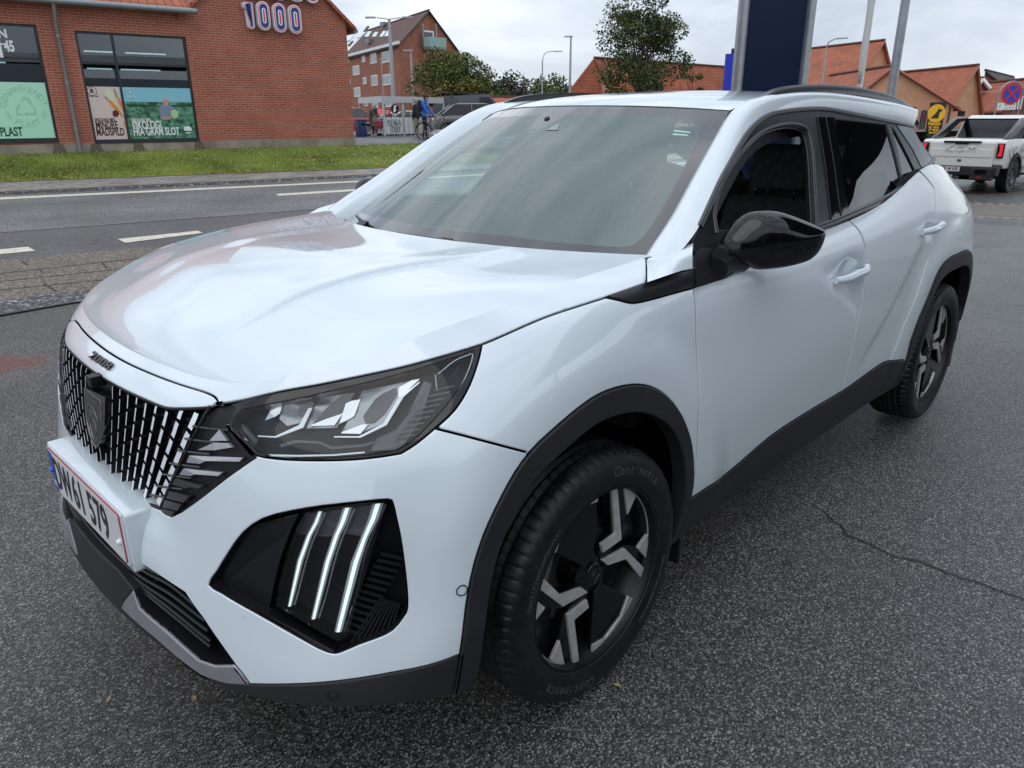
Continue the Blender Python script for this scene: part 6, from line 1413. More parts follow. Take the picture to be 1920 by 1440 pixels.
def wpoly(mb, pts, o, th=.004, m=0):
    q = [on_wall(p_, o) for p_ in pts]; k = len(q); mb.add([wl(a, b_, o) for a, b_ in q]+[wl(a, b_, o+th) for a, b_ in q], [tuple(range(k)), tuple(range(2*k-1, k-1, -1))]+[(i, (i+1) % k, k+(i+1) % k, k+i) for i in range(k)], m)
t = .055
po = poster('poster', w1[0]+t, ub-.03, w1[2]+t, zq, P_PINK, W1o); po2 = poster('poster', ub+.03, w1[1]-t, w1[2]+t, zq, P_FIELD, W1o); po0 = poster('poster', w0_[0]+t, w0_[1]-t, w0_[2]+t, zq0, P_MINT, W0o)
Z1p = lambda L_: [(a/4.8, b/4.8) for a, b in L_]; Z3p = lambda L_: [(a/3, b/3) for a, b in L_]
VM = [pmat('veg_cream', (.62, .62, .42), .6), pmat('veg_orange', (.66, .25, .03), .6), pmat('veg_green', (.10, .25, .04), .6), pmat('veg_beet', (.09, .01, .03), .6)]
mb = MB()
wpoly(mb, Z1p([(945,800),(985,795),(1010,830),(1030,880),(1055,960),(1040,955),(1000,900),(955,860)]), -.0595, .003, 0)
wpoly(mb, Z1p([(972,900),(1000,905),(1060,970),(1110,1040),(1137,1065),(1100,1050),(1040,990),(985,930)]), -.0565, .003, 1); wpoly(mb, Z1p([(1058,885),(1078,885),(1100,940),(1130,1010),(1132,1040),(1100,990),(1070,930)]), -.0565, .003, 1); wpoly(mb, Z1p([(1110,1090),(1150,1095),(1152,1160),(1140,1165),(1115,1130)]), -.0565, .003, 1)
wpoly(mb, Z1p([(1020,805),(1032,800),(1062,880),(1052,885)]), -.0565, .003, 2); wpoly(mb, Z1p([(935,870),(948,868),(978,900),(970,905)]), -.0565, .003, 2)
wpoly(mb, Z1p([(1012,1005),(1035,990),(1062,1000),(1072,1025),(1060,1048),(1035,1055),(1015,1040)]), -.0565, .003, 3)
mb.build('poster_vegetables', VM, po)
wtext('poster_text', 'DISCOUNT MED', Z1p([(850,1080)])[0], .11, P_BRN, po, sx=.62, bold=.003); wtext('poster_text', 'MINDRE', Z1p([(860,1128)])[0], .27, P_BRN, po, sx=.55, bold=.007); wtext('poster_text', 'MADSPILD', Z1p([(868,1192)])[0], .27, P_BRN, po, sx=.55, bold=.007)
mb = MB(); u, z = on_wall(Z1p([(827,820)])[0], -.06); mb.tube([wl(u+.11*math.cos(a), z+.11*math.sin(a), -.058) for a in np.linspace(0, 6.283, 25)[:-1]], .006, 5, closed=True); mb.build('poster_mark', P_BRN, po); wtext('poster_text', 'R', Z1p([(827,820)])[0], .14, P_BRN, po, align='CENTER', bold=.006); wtext('poster_text', 'REMA 1000', Z1p([(845,866)])[0], .045, P_BRN, po, align='CENTER', bold=.001)
poster('poster_sky', ub+.03, w1[1]-t, on_wall((245, 191), -.06)[1], zq-.005, P_SKY, po2, -.0605)
mb = MB(); wpoly(mb, Z3p([(708,585),(850,590),(880,596),(1000,588),(1088,582),(1090,600),(720,600)]), -.0575, .003); mb.build('poster_hedge', pmat('poster_hedge', (.012, .06, .035), .7), po2)
MM = [pmat('poster_skin', (.48, .27, .20), .6), pmat('poster_shirt', (.17, .24, .31), .6), pmat('veg_cabbage', (.40, .58, .30), .6), pmat('poster_hair', (.45, .42, .38), .6)]
mb = MB()
wpoly(mb, Z3p([(897,600),(915,588),(950,588),(980,605),(1000,640),(985,665),(940,675),(905,668),(895,640)]), -.054, .003, 1); wpoly(mb, Z3p([(918,570),(925,555),(945,555),(951,575),(945,592),(930,600),(920,590)]), -.0505, .003, 0); wpoly(mb, Z3p([(915,560),(925,547),(942,548),(950,560),(945,563),(922,563)]), -.047, .003, 3)
wpoly(mb, Z3p([(960,625),(985,615),(1003,630),(1003,655),(985,668),(965,655)]), -.047, .003, 2); wpoly(mb, Z3p([(908,655),(955,658),(965,668),(925,674),(908,668)]), -.0505, .003, 0)
mb.build('poster_figure', MM, po2)
wtext('poster_text', 'DISCOUNT MED', Z3p([(740,676)])[0], .11, WTX, po2, o=-.045, sx=.62, bold=.003); wtext('poster_text', 'ØKOLOGI', Z3p([(745,706)])[0], .29, WTX, po2, o=-.045, sx=.56, bold=.008); wtext('poster_text', 'FRA GRAM SLOT', Z3p([(750,743)])[0], .29, WTX, po2, o=-.045, sx=.56, bold=.008)
mb = MB(); wpoly(mb, Z3p([(1035,715),(1060,708),(1078,720),(1078,735),(1035,735)]), -.045, .003); wpoly(mb, Z3p([(1042,745),(1070,745),(1070,750),(1042,750)]), -.045, .003); u, z = on_wall(Z3p([(733,520)])[0], -.045); mb.tube([wl(u+.10*math.cos(a), z+.10*math.sin(a), -.043) for a in np.linspace(0, 6.283, 21)[:-1]], .005, 5, closed=True); mb.build('poster_mark', WTX, po2); wtext('poster_text', 'R', Z3p([(733,520)])[0], .13, WTX, po2, o=-.045, align='CENTER'); wtext('poster_text', 'REMA 1000', Z3p([(741,548)])[0], .05, WTX, po2, o=-.045, align='CENTER')
# mint poster: recycling mark ringed by words, line of text below
mb = MB()
for pts in ([(190,890),(215,868),(255,880),(300,955),(285,962),(245,900),(215,892),(190,925)], [(140,985),(165,938),(180,950),(155,1000),(165,1020),(205,1020),(205,1035),(150,1036)], [(225,1035),(225,1012),(310,1018),(315,995),(295,965),(310,960),(332,1000),(325,1032)]): wpoly(mb, Z1p(pts), -.058, .003)
for pts in ([(52,1000),(60,996),(82,1055),(75,1058)], [(72,1015),(80,1012),(108,1075),(100,1078)], [(372,1050),(390,990),(398,992),(380,1055)], [(392,1070),(412,1010),(420,1012),(400,1074)]): wpoly(mb, Z1p(pts), -.058, .003)
mb.build('poster_mark', P_MINT2, po0)
cu, cz = on_wall(Z1p([(225, 965)])[0], -.058); rr_ = abs(on_wall(Z1p([(35, 940)])[0])[0]-cu)
for i, ch in enumerate('GENANVENDT'):
    a = rad(172-i*17.8); V, F = text_mesh(ch, .21, .002, bold=.002); a2_ = a-math.pi/2; c, s_ = math.cos(a2_), math.sin(a2_); ox, oz = cu+rr_*math.cos(a), cz+rr_*math.sin(a)*.98; mobj('poster_text', [wl(ox+v[0]*c-v[1]*s_, oz+v[0]*s_+v[1]*c, -.058+v[2]) for v in V], F, P_MINT2, po0)
for i, ch in enumerate('PLAST'):
    a = rad(-122+i*16); V, F = text_mesh(ch, .21, .002, bold=.002); a2_ = a+math.pi/2; c, s_ = math.cos(a2_), math.sin(a2_); ox, oz = cu+rr_*math.cos(a)*.95, cz+rr_*math.sin(a)*.95; mobj('poster_text', [wl(ox+v[0]*c-v[1]*s_, oz+v[0]*s_+v[1]*c, -.058+v[2]) for v in V], F, P_MINT2, po0)
wtext('poster_text', 'AF PLAST', Z1p([(205, 1188)])[0], .30, P_GRN, po0, align='RIGHT', sx=.60, bold=.008)
wtext('window_text', '45', Z1p([(38, 418)])[0], .34, WTX, W0o, o=-.04, sx=.62, bold=.014); wtext('window_text', '1', Z1p([(-2, 428)])[0], .70, WTX, W0o, o=-.04, sx=.7, bold=.016, align='CENTER'); wtext('window_text', 'N', Z1p([(20, 305)])[0], .26, WTX, W0o, o=-.04, align='CENTER', bold=.012)
# ---- channel letter signs: white-edged, red outline, blue core, each letter a box
def stroke_outline(poly_pts, w_, n=10):
    """rounded outline round a polyline (convex strokes)"""
    P = [Vector((*p_, 0)) for p_ in poly_pts]; L_ = []; R_ = []
    for i, p_ in enumerate(P):
        a = P[max(0, i-1)]; c = P[min(len(P)-1, i+1)]; t = (c-a).normalized(); nn = Vector((-t.y, t.x, 0)); L_.append(p_+nn*w_); R_.append(p_-nn*w_)
    def cap(c, t, s_): return [c+Matrix.Rotation(s_*rad(90-180*k/n), 3, 'Z')@t*w_ for k in range(1, n)]
    t1 = (P[-1]-P[-2]).normalized(); t0 = (P[0]-P[1]).normalized()
    out = L_+cap(P[-1], t1, 1)+R_[::-1]+cap(P[0], t0, 1); return [(v.x, v.y) for v in out]
SW, SR, SB = pmat('sign_white', (.72, .70, .74), .35), pmat('sign_red', (.62, .03, .05), .35), pmat('sign_blue', (.012, .035, .20), .3)
def letter(ch, uc, zc, h, wd):
    strokes = {'0': [[(0, .30), (0, -.30)]], '1': [[(-.10, .30), (.08, .38), (.08, -.40)]], 'R': [[(-.2, -.4), (-.2, .4), (.1, .4), (.2, .22), (.1, .02), (-.15, .0)], [(0, 0), (.22, -.4)]], 'E': [[(.2, .4), (-.18, .4), (-.18, -.4), (.2, -.4)], [(-.15, 0), (.12, 0)]], 'M': [[(-.25, -.4), (-.25, .4), (0, -.02), (.25, .4), (.25, -.4)]], 'A': [[(-.24, -.4), (0, .42), (.24, -.4)], [(-.14, -.12), (.14, -.12)]]}[ch]
    m3 = MB()
    for k, (wid, o0, o1) in enumerate(((.235, .04, .20), (.195, .20, .206), (.165, .206, .212), (.125, .212, .220))):
        for st in strokes:
            if ch == '0': poly = stroke_outline([(0, .27*h/.8), (0, -.27*h/.8)], {0: .315, 1: .27, 2: .235, 3: .195}[k]*wd/.6, 12)
            else: poly = stroke_outline([(x*wd/.6*1.0, y*h/.8) for x, y in st], {0: .20, 1: .155, 2: .12, 3: .075}[k]*wd/.6, 8)
            m3.prism([(x, y) for x, y in poly], o0+(.001*k), o1, 1, m=(0, 1, 0, 2)[k], fn=lambda p_, q_, h_: wl(uc+p_, zc+q_, h_))
    if ch == '0':
        for k, (rw, o0, mm) in enumerate(((.095, .2225, 0), (.035, .2265, 1))):
            poly = stroke_outline([(0, .20*h/.8), (0, -.20*h/.8)], rw*wd/.6, 10); m3.prism(poly, o0-.004, o0+.001, 1, m=mm, fn=lambda p_, q_, h_: wl(uc+p_, zc+q_, h_))
    return m3
def place_letter(ch, tl, br, group, label, dz=0):
    a = on_wall(tl, .2); c = on_wall(br, .2); uc, zc = (a[0]+c[0])/2, (a[1]+c[1])/2+dz; wd = abs(c[0]-a[0]); h = abs(a[1]-c[1])
    o = letter(ch, uc, zc, h*.86, wd*.92).build('sign_letter', [SW, SR, SB], None); o.location = tuple(wallp(0, 0)); tag(o, label, 'sign letter', group); return o
G_ = 'sign letters on the brick gable'
ZL = lambda x, y: (400+x/7.385, y/7.385)
place_letter('1', ZL(395, 0), ZL(590, 380), G_, 'blue digit one with red and white outline on the brick gable')
for k, (x0, x1, y0, y1) in enumerate(((590, 808, 28, 405), (812, 1030, 55, 432), (1030, 1240, 82, 450))):
    place_letter('0', ZL(x0, y0), ZL(x1, y1), G_, ['blue zero right beside the digit one on the brick gable', 'middle one of the three blue zeros on the brick gable', 'blue zero nearest the right edge of the brick gable'][k])
u1_ = on_wall(ZL(480, 200), .2); u4_ = on_wall(ZL(1135, 260), .2); z1_ = u1_[1]
for k, ch in enumerate('REMA'):
    uu = np.interp(k, [0, 3], [on_wall((487, 30), .2)[0], on_wall((572, 0), .2)[0]]); zc = u1_[1]+1.02
    o = letter(ch, uu, zc, .74, .62).build('sign_letter', [SW, SR, SB], None); o.location = tuple(wallp(0, 0)); tag(o, ['first letter, R, of the upper word on the brick gable, mostly above the frame', 'letter E of the upper word on the brick gable, cut by the top edge', 'letter M of the upper word on the brick gable, cut by the top edge', 'last letter, A, of the upper word on the brick gable, cut by the top edge'][k], 'sign letter', G_)

# ================================================================ generic gabled house from photo points and depths
def plane_px(px, P0, n): d = ray(*px); return CAM+d*(((np.array(P0)-CAM)@n)/(d@n))
def zfix(px_u, px_v, dpt): return dep(px_u, px_v, dpt)
def house(name, label, eaveL, apex, eaveR, dpt, far_len, wall, tile, base=-.2, dR=0, cat='house', lenv=None, trim=None):
    """gable end towards us: eave left, apex, eave right (photo points); ridge runs away by vector far_len"""
    A = dep(*eaveL, dpt); C = dep(*eaveR, dpt+dR); B = dep(*apex, dpt+dR/2); hor = (C-A); 
    C[2] = C[2]; v = np.array([*far_len, 0.0]); o0 = np.array([A[0], A[1], base]); H = empty(name, tuple(o0), 0, label, cat)
    a0, c0 = A.copy(), C.copy(); a0[2] = base; c0[2] = base
    P = [q-o0 for q in (a0, A, B, C, c0)]; Q = [q+v for q in P]
    wv = P+Q; F = [(0, 1, 2, 3, 4), (9, 8, 7, 6, 5), (0, 5, 6, 1), (4, 3, 8, 9)]
    o = mobj('wall', wv, F, wall, H); bm = bmesh.new(); bm.from_mesh(o.data); bmesh.ops.recalc_face_normals(bm, faces=bm.faces); bm.to_mesh(o.data); bm.free(); auto_uv(o)
    # roof slabs with overhang
    vn = v/np.linalg.norm(v); mb = MB()
    for S_ in (P[1], P[3]):
        d = (S_-P[2]); dn_ = d/np.linalg.norm(d); e0 = P[2]-vn*.3; e1 = S_+dn_*.45-vn*.3; e2 = e1+v+vn*.6; e3 = e0+v+vn*.6; up = np.array([0, 0, .16]); mb.add([e0+up, e1+up, e2+up, e3+up, e0, e1, e2, e3], [(0, 1, 2, 3), (7, 6, 5, 4), (0, 4, 5, 1), (1, 5, 6, 2), (2, 6, 7, 3)])
    r = mb.build('roof', tile, H); auto_uv(r)
    m2 = MB(); m2.tube([P[2]+np.array([0, 0, .18])-vn*.3, P[2]+v+vn*.3+np.array([0, 0, .18])], .13, 6); m2.build('ridge_tiles', tile, r)
    if trim:
        m2 = MB()
        for S_ in (P[1], P[3]): m2.tube([P[2]-vn*.32+np.array([0, 0, .06]), S_-vn*.32+np.array([0, 0, .06])], trim[1], 4)
        m2.build('verge', trim[0], r)
    return H, o0, (A, B, C), v
def px_window(H, o0, pl, n, px, mat=HGL, frame=WHITE, t=.09, name='window'):
    """px rect (x0,y0,x1,y1) on the plane through pl with normal n"""
    n = np.array(n, float); n /= np.linalg.norm(n); n = n if n@(CAM-pl) > 0 else -n
    x0, y0, x1, y1 = px; c = plane_px(((x0+x1)/2, (y0+y1)/2), pl, n); h = np.cross([0, 0, 1.0], n); h /= np.linalg.norm(h)
    a = plane_px((x0, (y0+y1)/2), pl, n); b = plane_px((x1, (y0+y1)/2), pl, n); hw = abs((b-a)@h)/2; t0 = plane_px(((x0+x1)/2, y0), pl, n); b0 = plane_px(((x0+x1)/2, y1), pl, n); hh = abs(t0[2]-b0[2])/2
    c = c-o0; zv = np.array([0, 0, 1.0])
    def bx(mb, u0, u1, v0, v1, d0, d1):
        P = [c+h*u+zv*w_+n*d for d in (d0, d1) for u, w_ in ((u0, v0), (u1, v0), (u1, v1), (u0, v1))]; mb.add(P, [(3, 2, 1, 0), (4, 5, 6, 7), (0, 1, 5, 4), (1, 2, 6, 5), (2, 3, 7, 6), (3, 0, 4, 7)])
    mb = MB(); bx(mb, -hw, hw, hh-t, hh, -.02, .06); bx(mb, -hw, hw, -hh, -hh+t, -.02, .06); bx(mb, -hw, -hw+t, -hh+t, hh-t, -.02, .06); bx(mb, hw-t, hw, -hh+t, hh-t, -.02, .06)
    w_ = mb.build(name, frame, H); mb = MB(); bx(mb, -hw+t, hw-t, -hh+t, hh-t, .002, .02); mb.build('pane', mat, w_); return w_
# ---- apartment block
cA = dep(747, 84, 96); dirG = dep(858, 97, 103)-cA; nG = None
AP, o0, (eL, eA, eR), vA = house('apartment_block', 'four storey red brick apartment block with brown tiled roof and glass balcony', (747, 84), (803, 22), (858, 97), 96, (0, 0) if False else tuple((dep(640, 96, 118)-dep(747, 84, 96))[:2]), BR2, TILE2, base=.4, dR=7, cat='apartment block', trim=(WFR, .10))
gN = np.cross(eR-eL, [0, 0, 1.0]); fN = np.cross(vA, [0, 0, 1.0]); Z9 = lambda a, b_, c, d: (640+a/6, b_/6, 640+c/6, d/6)
for r in ((232,620,270,700), (327,590,397,715), (456,578,546,706), (130,738,205,846), (245,870,285,948), (338,843,408,966), (465,836,556,960), (145,983,215,1090), (260,1138,300,1194), (353,1138,415,1212), (488,1140,562,1204), (66,650,90,710), (80,890,104,950)): px_window(AP, o0, eL, fN, Z9(*r), frame=WHITE, t=.16)
px_window(AP, o0, eL, fN, Z9(165, 1190, 205, 1350), mat=pmat('brown_door', (.07, .03, .02), .5), frame=WFR, name='door')
wb = px_window(AP, o0, eL, gN, Z9(915, 345, 1040, 500), frame=WHITE, t=.2)
def fbox(H, o0, pl, n, px, d0, d1, mat, name, parent=None):
    n = np.array(n, float); n /= np.linalg.norm(n); n = n if n@(CAM-pl) > 0 else -n; x0, y0, x1, y1 = px; h = np.cross([0, 0, 1.0], n); h /= np.linalg.norm(h); ym, xm = (y0+y1)/2, (x0+x1)/2
    c = plane_px((xm, ym), pl, n)-o0; hw = abs((plane_px((x1, ym), pl, n)-plane_px((x0, ym), pl, n))@h)/2; hh = abs(plane_px((xm, y0), pl, n)[2]-plane_px((xm, y1), pl, n)[2])/2; zv = np.array([0, 0, 1.0]); mb = MB()
    P = [c+h*u+zv*w_+n*d for d in (d0, d1) for u, w_ in ((-hw, -hh), (hw, -hh), (hw, hh), (-hw, hh))]; mb.add(P, [(3, 2, 1, 0), (4, 5, 6, 7), (0, 1, 5, 4), (1, 2, 6, 5), (2, 3, 7, 6), (3, 0, 4, 7)]); return mb.build(name, mat, parent or H)
FG = pmat('frosted_balcony_glass', (.26, .42, .38), .3, 0, .5)
bal = fbox(AP, o0, eL, gN, Z9(918, 430, 1100, 535), .05, 1.5, FG, 'balcony'); fbox(AP, o0, eL, gN, Z9(918, 535, 1100, 568), .04, 1.5, ZINC, 'balcony_floor', bal)
for x in (905, 1052): fbox(AP, o0, eL, gN, Z9(x, 270, x+14, 540), .0, .25, ZINC, 'balcony_post', bal)
fbox(AP, o0, eL, fN, Z9(60, 545, 648, 578), .25, .5, WHITE, 'gutter')
# skylights on the left roof slope
rn = np.cross(vA, eA-eL); rn /= np.linalg.norm(rn); rn = rn if rn[2] > 0 else -rn
def rooflite(H, o0, pl, n, pts, mat, off=.22):
    P = [plane_px(q, pl+n*off, n)-o0 for q in pts]; mb = MB(); k = len(P); mb.add([q for q in P]+[q-n*.2 for q in P], [tuple(range(k)), tuple(range(2*k-1, k-1, -1))]+[(i, (i+1) % k, k+(i+1) % k, k+i) for i in range(k)]); return mb.build('skylight', mat, H)
SKL = pmat('skylight_glass', (.55, .60, .64), .08, 0, .8, 1)
Z9p = lambda L_: [(640+a/6, b_/6) for a, b_ in L_]
for q in ([(172,420),(210,368),(243,368),(208,420)], [(258,412),(300,352),(340,350),(300,412)], [(342,410),(375,360),(415,358),(385,410)], [(425,410),(475,342),(508,342),(462,410)], [(482,408),(522,338),(562,335),(522,405)]): rooflite(AP, o0, eL, rn, Z9p(q), SKL)
rooflite(AP, o0, eL, rn, Z9p([(60,405),(135,403),(90,455),(62,460)]), SKL)
for q in ([(245,350),(290,290),(310,292),(262,350)], [(490,330),(530,265),(548,265),(508,330)], [(70,510),(120,455),(130,458),(85,512)]): rooflite(AP, o0, eL, rn, Z9p(q), pmat('dark_flashing', (.03, .03, .03), .5))
for x, y in ((317, 480), (480, 290)): q = plane_px((640+x/6, y/6), eL+rn*.3, rn)-o0; mb = MB(); mb.box(q+np.array([0, 0, .2]), (.9, .9, .6)); mb.build('roof_vent', ZINC, AP)
# ---- orange-roofed buildings to the right
T1 = (pmat('verge_red', (.30, .10, .06), .7), .09)
HB, ob, pb_, vb_ = house('market_hall', 'peach rendered hall with steep orange tiled roof right of the dark blue pylon', (1590, 172), (1653, 80), (1680, 192), 62, tuple((dep(1440, 90, 74)-dep(1653, 80, 62))[:2]), REND, TILE1, base=-.6, dR=4, cat='building', trim=T1)
HC, oc, pc_, vc_ = house('market_hall', 'peach rendered hall with orange roof behind the yellow dog sign', (1776, 205), (1829, 127), (1838, 222), 56, tuple((dep(1668, 130, 66)-dep(1829, 127, 56))[:2]), REND, TILE1, base=-.6, dR=3, cat='building', trim=T1)
for r in ((1690, 201, 1702, 216), (1797, 208, 1809, 218)): px_window(HC, oc, pc_[0], np.cross(vc_, [0, 0, 1.0]), r, frame=WFR, t=.1)
HD, od, pd_, vd_ = house('low_hall', 'long low peach hall with orange roof and dark windows beside the yellow dog sign', (1600, 186), (1672, 128), (1788, 202), 54, tuple((dep(1560, 150, 66)-dep(1672, 128, 54))[:2]), REND, TILE1, base=-.6, dR=-3, cat='building', trim=T1)
nD = np.cross(pd_[2]-pd_[0], [0, 0, 1.0])
for r in ((1692, 204, 1701, 216), (1725, 207, 1736, 246), (1668, 204, 1676, 246)): px_window(HD, od, pd_[0], nD, r, frame=WFR, t=.1)
fbox(HD, od, pd_[0], nD, (1728, 212, 1735, 226), .02, .1, pmat('poster_purple', (.10, .02, .08), .6), 'window_poster')
m2 = MB(); 
for x in (1716, 1782): q0 = plane_px((x, 200), pd_[0]+0, nD)-od; m2.tube([q0, np.array([q0[0], q0[1], 0])], .06, 6)
m2.build('downpipe', WFR, HD)
HE, oe, pe_, ve_ = house('long_house', 'long low house with orange tiled roof behind the big tree and blue sign', (1072, 172), (1118, 112), (1150, 172), 70, tuple((dep(1380, 98, 84)-dep(1118, 112, 70))[:2]), REND, TILE1, base=-.4, dR=3, cat='house', trim=T1)
HF, of_, pf_, vf_ = house('town_house', 'dark red brick house with slate roof at the far right edge', (1836, 200), (1848, 135), (1905, 178), 78, tuple((dep(1900, 148, 92)-dep(1848, 135, 78))[:2]), BR3, TILE3, base=-.6, dR=2, cat='house')
HG, og_, pg_, vg_ = house('brick_villa', 'red brick villa with white gable trim behind the no stopping sign', (1800, 215), (1838, 150), (1890, 214), 66, (-6, -6), BR3, TILE1, base=-.6, dR=-1, cat='house', trim=(WHITE, .16))
for r in ((1893, 216, 1900, 232), (1907, 214, 1914, 230), (1878, 219, 1886, 232)): px_window(HG, og_, pg_[0], np.cross(pg_[2]-pg_[0], [0, 0, 1.0]), r, frame=WHITE, t=.1)
HH, oh_, ph_, vh_ = house('brick_villa', 'red brick villa with bright orange roof cut by the right edge of the frame', (1880, 205), (1930, 152), (1975, 210), 60, (-9, -7), BR3, TILE1, base=-.6, cat='house')
for r in ((1908, 180, 1916, 205), (1895, 184, 1903, 206)): px_window(HH, oh_, ph_[0], np.cross(ph_[2]-ph_[0], [0, 0, 1.0]), r, frame=WHITE, t=.1)
# low orange roofed garage between trees
HI, oi, pi_, vi_ = house('garage_row', 'low brick garage row with orange tile coping between the trees and the car roof', (893, 194), (897, 186), (902, 196), 60, tuple((dep(1010, 188, 62)-dep(897, 186, 60))[:2]), BR2, TILE1, base=.3, dR=2, cat='garage')
# distant buildings peeking at the shop corner
# ================================================================ pylon, poles, signs
STEEL = pmat('galvanised_steel', (.33, .35, .37), .38, .7); vary(STEEL, 6, .12, 5); NAVY = pmat('navy_panel', (.004, .012, .040), .38, 0, .25); GPOLE = pmat('lamp_pole_grey', (.34, .37, .39), .5, .3)
def groundpt(px_u, dpt, z=0.0):
    """point at ground height z at the image column px_u and horizontal depth dpt"""
    lo, hi = -2000., 6000.
    for _ in range(60):
        m = (lo+hi)/2; q = dep(px_u, m, dpt)
        if q[2] > z: lo = m
        else: hi = m
    return q
c = dep(1441, 163, 12.5); x0 = dep(1366, 163, 12.5); x1 = dep(1508, 163, 12.5); hd = (x1-x0); hd[2] = 0; wP = np.linalg.norm(hd); hd /= wP; nf = np.array([hd[1], -hd[0], 0]); nf = nf if nf@(CAM-c) > 0 else -nf
PY = empty('sign_pylon', (c[0], c[1], 0), math.atan2(hd[1], hd[0]), 'tall dark blue advertising pylon with rounded silver edges behind the white car', 'sign pylon')
mb = MB(); mb.box((0, 0, 3.6), (wP-.22, .16, 7.0)); mb.build('pylon_panel', NAVY, PY)
for s_ in (-1, 1):
    mb = MB(); mb.prism([(s_*(wP/2-.10)+.08*math.cos(a)*1.0, .20*math.sin(a)) for a in np.linspace(0, 6.283, 17)[:-1]], 0, 7.1, 2); mb.build('pylon_edge', STEEL, PY, 40)
mb = MB(); mb.box((0, 0, .05), (wP+.2, .6, .10)); mb.build('pylon_foot', CONC, PY, bevel=.01)
def tapered_pole(name, label, cat, base, top, r0, r1, mat, group=None, head=None):
    o = empty(name, tuple(base), 0, label, cat, group); mb = MB(); v = Vector(top)-Vector(base); mb.tube([(0, 0, 0), tuple(v*.5), tuple(v)], [r0, (r0+r1)/2, r1], 12); mb.tube([(0, 0, 0), (0, 0, .9)], r0*1.35, 12); mb.build('pole', mat, o, 50)
    if head: head(o, v)
    return o
def vtop(b, h): return (b[0], b[1], b[2]+h)
# furled flag on its pole
b = groundpt(1585, 15.5); FP_ = tapered_pole('flagpole', 'white flagpole with a furled white flag right of the dark blue pylon', 'flagpole', b, vtop(b, 9), .055, .045, pmat('white_pole', (.62, .63, .62), .4))
mb = MB(); K = 26; V = []; F = []; NS = 14
for i in range(K):
    z = 2.05+i*.27; wv = .045+.10*min(1, i/9)+.015*math.sin(i*.9)
    for j in range(NS):
        a = 2*math.pi*j/NS; rr = wv*(1+.22*math.sin(3*a+i*.35)); V.append((rr*math.cos(a)*1.0+.05, rr*math.sin(a)*.7, z))
for i in range(K-1):
    for j in range(NS): F.append((i*NS+j, i*NS+(j+1) % NS, (i+1)*NS+(j+1) % NS, (i+1)*NS+j))
F.append(tuple(range(NS-1, -1, -1))); flag = mobj('furled_flag', V, F, pmat('flag_cloth', (.60, .61, .58), .8), None, True); flag.location = tuple(b); tag(flag, 'white furled flag hanging slack round the pole right of the pylon', 'flag')
# street lamps
def lamp_head(kind, s=1.0, hdir=(1, 0)):
    def f(o, v):
        mb = MB(); d = Vector((hdir[0], hdir[1], 0)).normalized()
        if kind == 'double':
            mb.tube([v-d*.9*s+Vector((0, 0, .12)), v, v+d*.9*s+Vector((0, 0, .12))], .04*s, 6)
            for q in (-1, 1): mb.box(v+d*q*1.35*s+Vector((0, 0, .13)), (.75*s, .28*s, .10*s), R=Matrix.Rotation(math.atan2(d.y, d.x), 3, 'Z'))
        elif kind == 'curve':
            mb.tube([v, v+Vector((0, 0, .5))+d*.15, v+Vector((0, 0, .75))+d*.5, v+Vector((0, 0, .82))+d*1.3*s], .045*s, 6); mb.box(v+d*1.7*s+Vector((0, 0, .80)), (.9*s, .25*s, .09*s), R=Matrix.Rotation(math.atan2(d.y, d.x), 3, 'Z'))
        else: mb.box(v+d*.22*s+Vector((0, 0, .06)), (.75*s, .26*s, .10*s), R=Matrix.Rotation(math.atan2(d.y, d.x), 3, 'Z'))
        mb.build('lamp_head', GPOLE, o, bevel=.01)
    return f
RD = (RIGHT[0], RIGHT[1]); GL = 'street lamps'
def lamp(px_base, dpt, px_top_v, kind, label, r=.09, z=.5, s=1, sgn=1):
    b = groundpt(px_base, dpt, z); u0 = px_base
    lo, hi = 1, 20
    for _ in range(40):
        m = (lo+hi)/2
        if topx(np.array([b[0], b[1], z+m]))[0][1] > px_top_v: lo = m
        else: hi = m
    return tapered_pole('street_lamp', label, 'street lamp', b, vtop(b, m), r, r*.6, GPOLE, GL, lamp_head(kind, s, (RD[0]*sgn, RD[1]*sgn)))
lamp(741, 62, 36, 'double', 'tall grey street lamp with two arms before the brick apartment block', .20, s=1.1)
lamp(777, 72, 96, 'single', 'thin grey street lamp before the gable of the apartment block', .13, s=1.2, sgn=-1)
lamp(722, 80, 112, 'single', 'faint slender lamp post left of the tall double armed street lamp', .06, s=.8)
lamp(1016, 75, 113, 'curve', 'grey street lamp with a curved arm above the car roof', .10, s=.9)
lamp(1067, 62, 70, 'single', 'straight grey street lamp right of the one with a curved arm', .12, s=.9, sgn=-1)
lamp(903, 85, 152, 'single', 'low slender lamp post in front of the dark trees', .07, s=.5)
b = groundpt(1645, 17.0); tapered_pole('lamp_post', 'thick galvanised lamp post leaning out of frame right of the flagpole', 'lamp post', b, vtop(b, 9), .10, .085, STEEL)
b = groundpt(1216, 64); tapered_pole('lamp_post', 'thin post rising just above the crown of the big tree', 'lamp post', b, vtop(b, 11.6), .07, .05, GPOLE)
b = groundpt(1528, 50); 
def _h(o, v):
    mb = MB(); mb.tube([v, v+Vector((.0, .1, .35)), v+Vector((RD[0]*.5, RD[1]*.5, .55)), v+Vector((RD[0]*1.3, RD[1]*1.3, .6))], .045, 6); mb.build('lamp_arm', GPOLE, o)
tapered_pole('street_lamp', 'slim grey street lamp with bent arm before the orange roof right of the pylon', 'street lamp', b, vtop(b, 5.6), .08, .05, GPOLE, GL, _h)
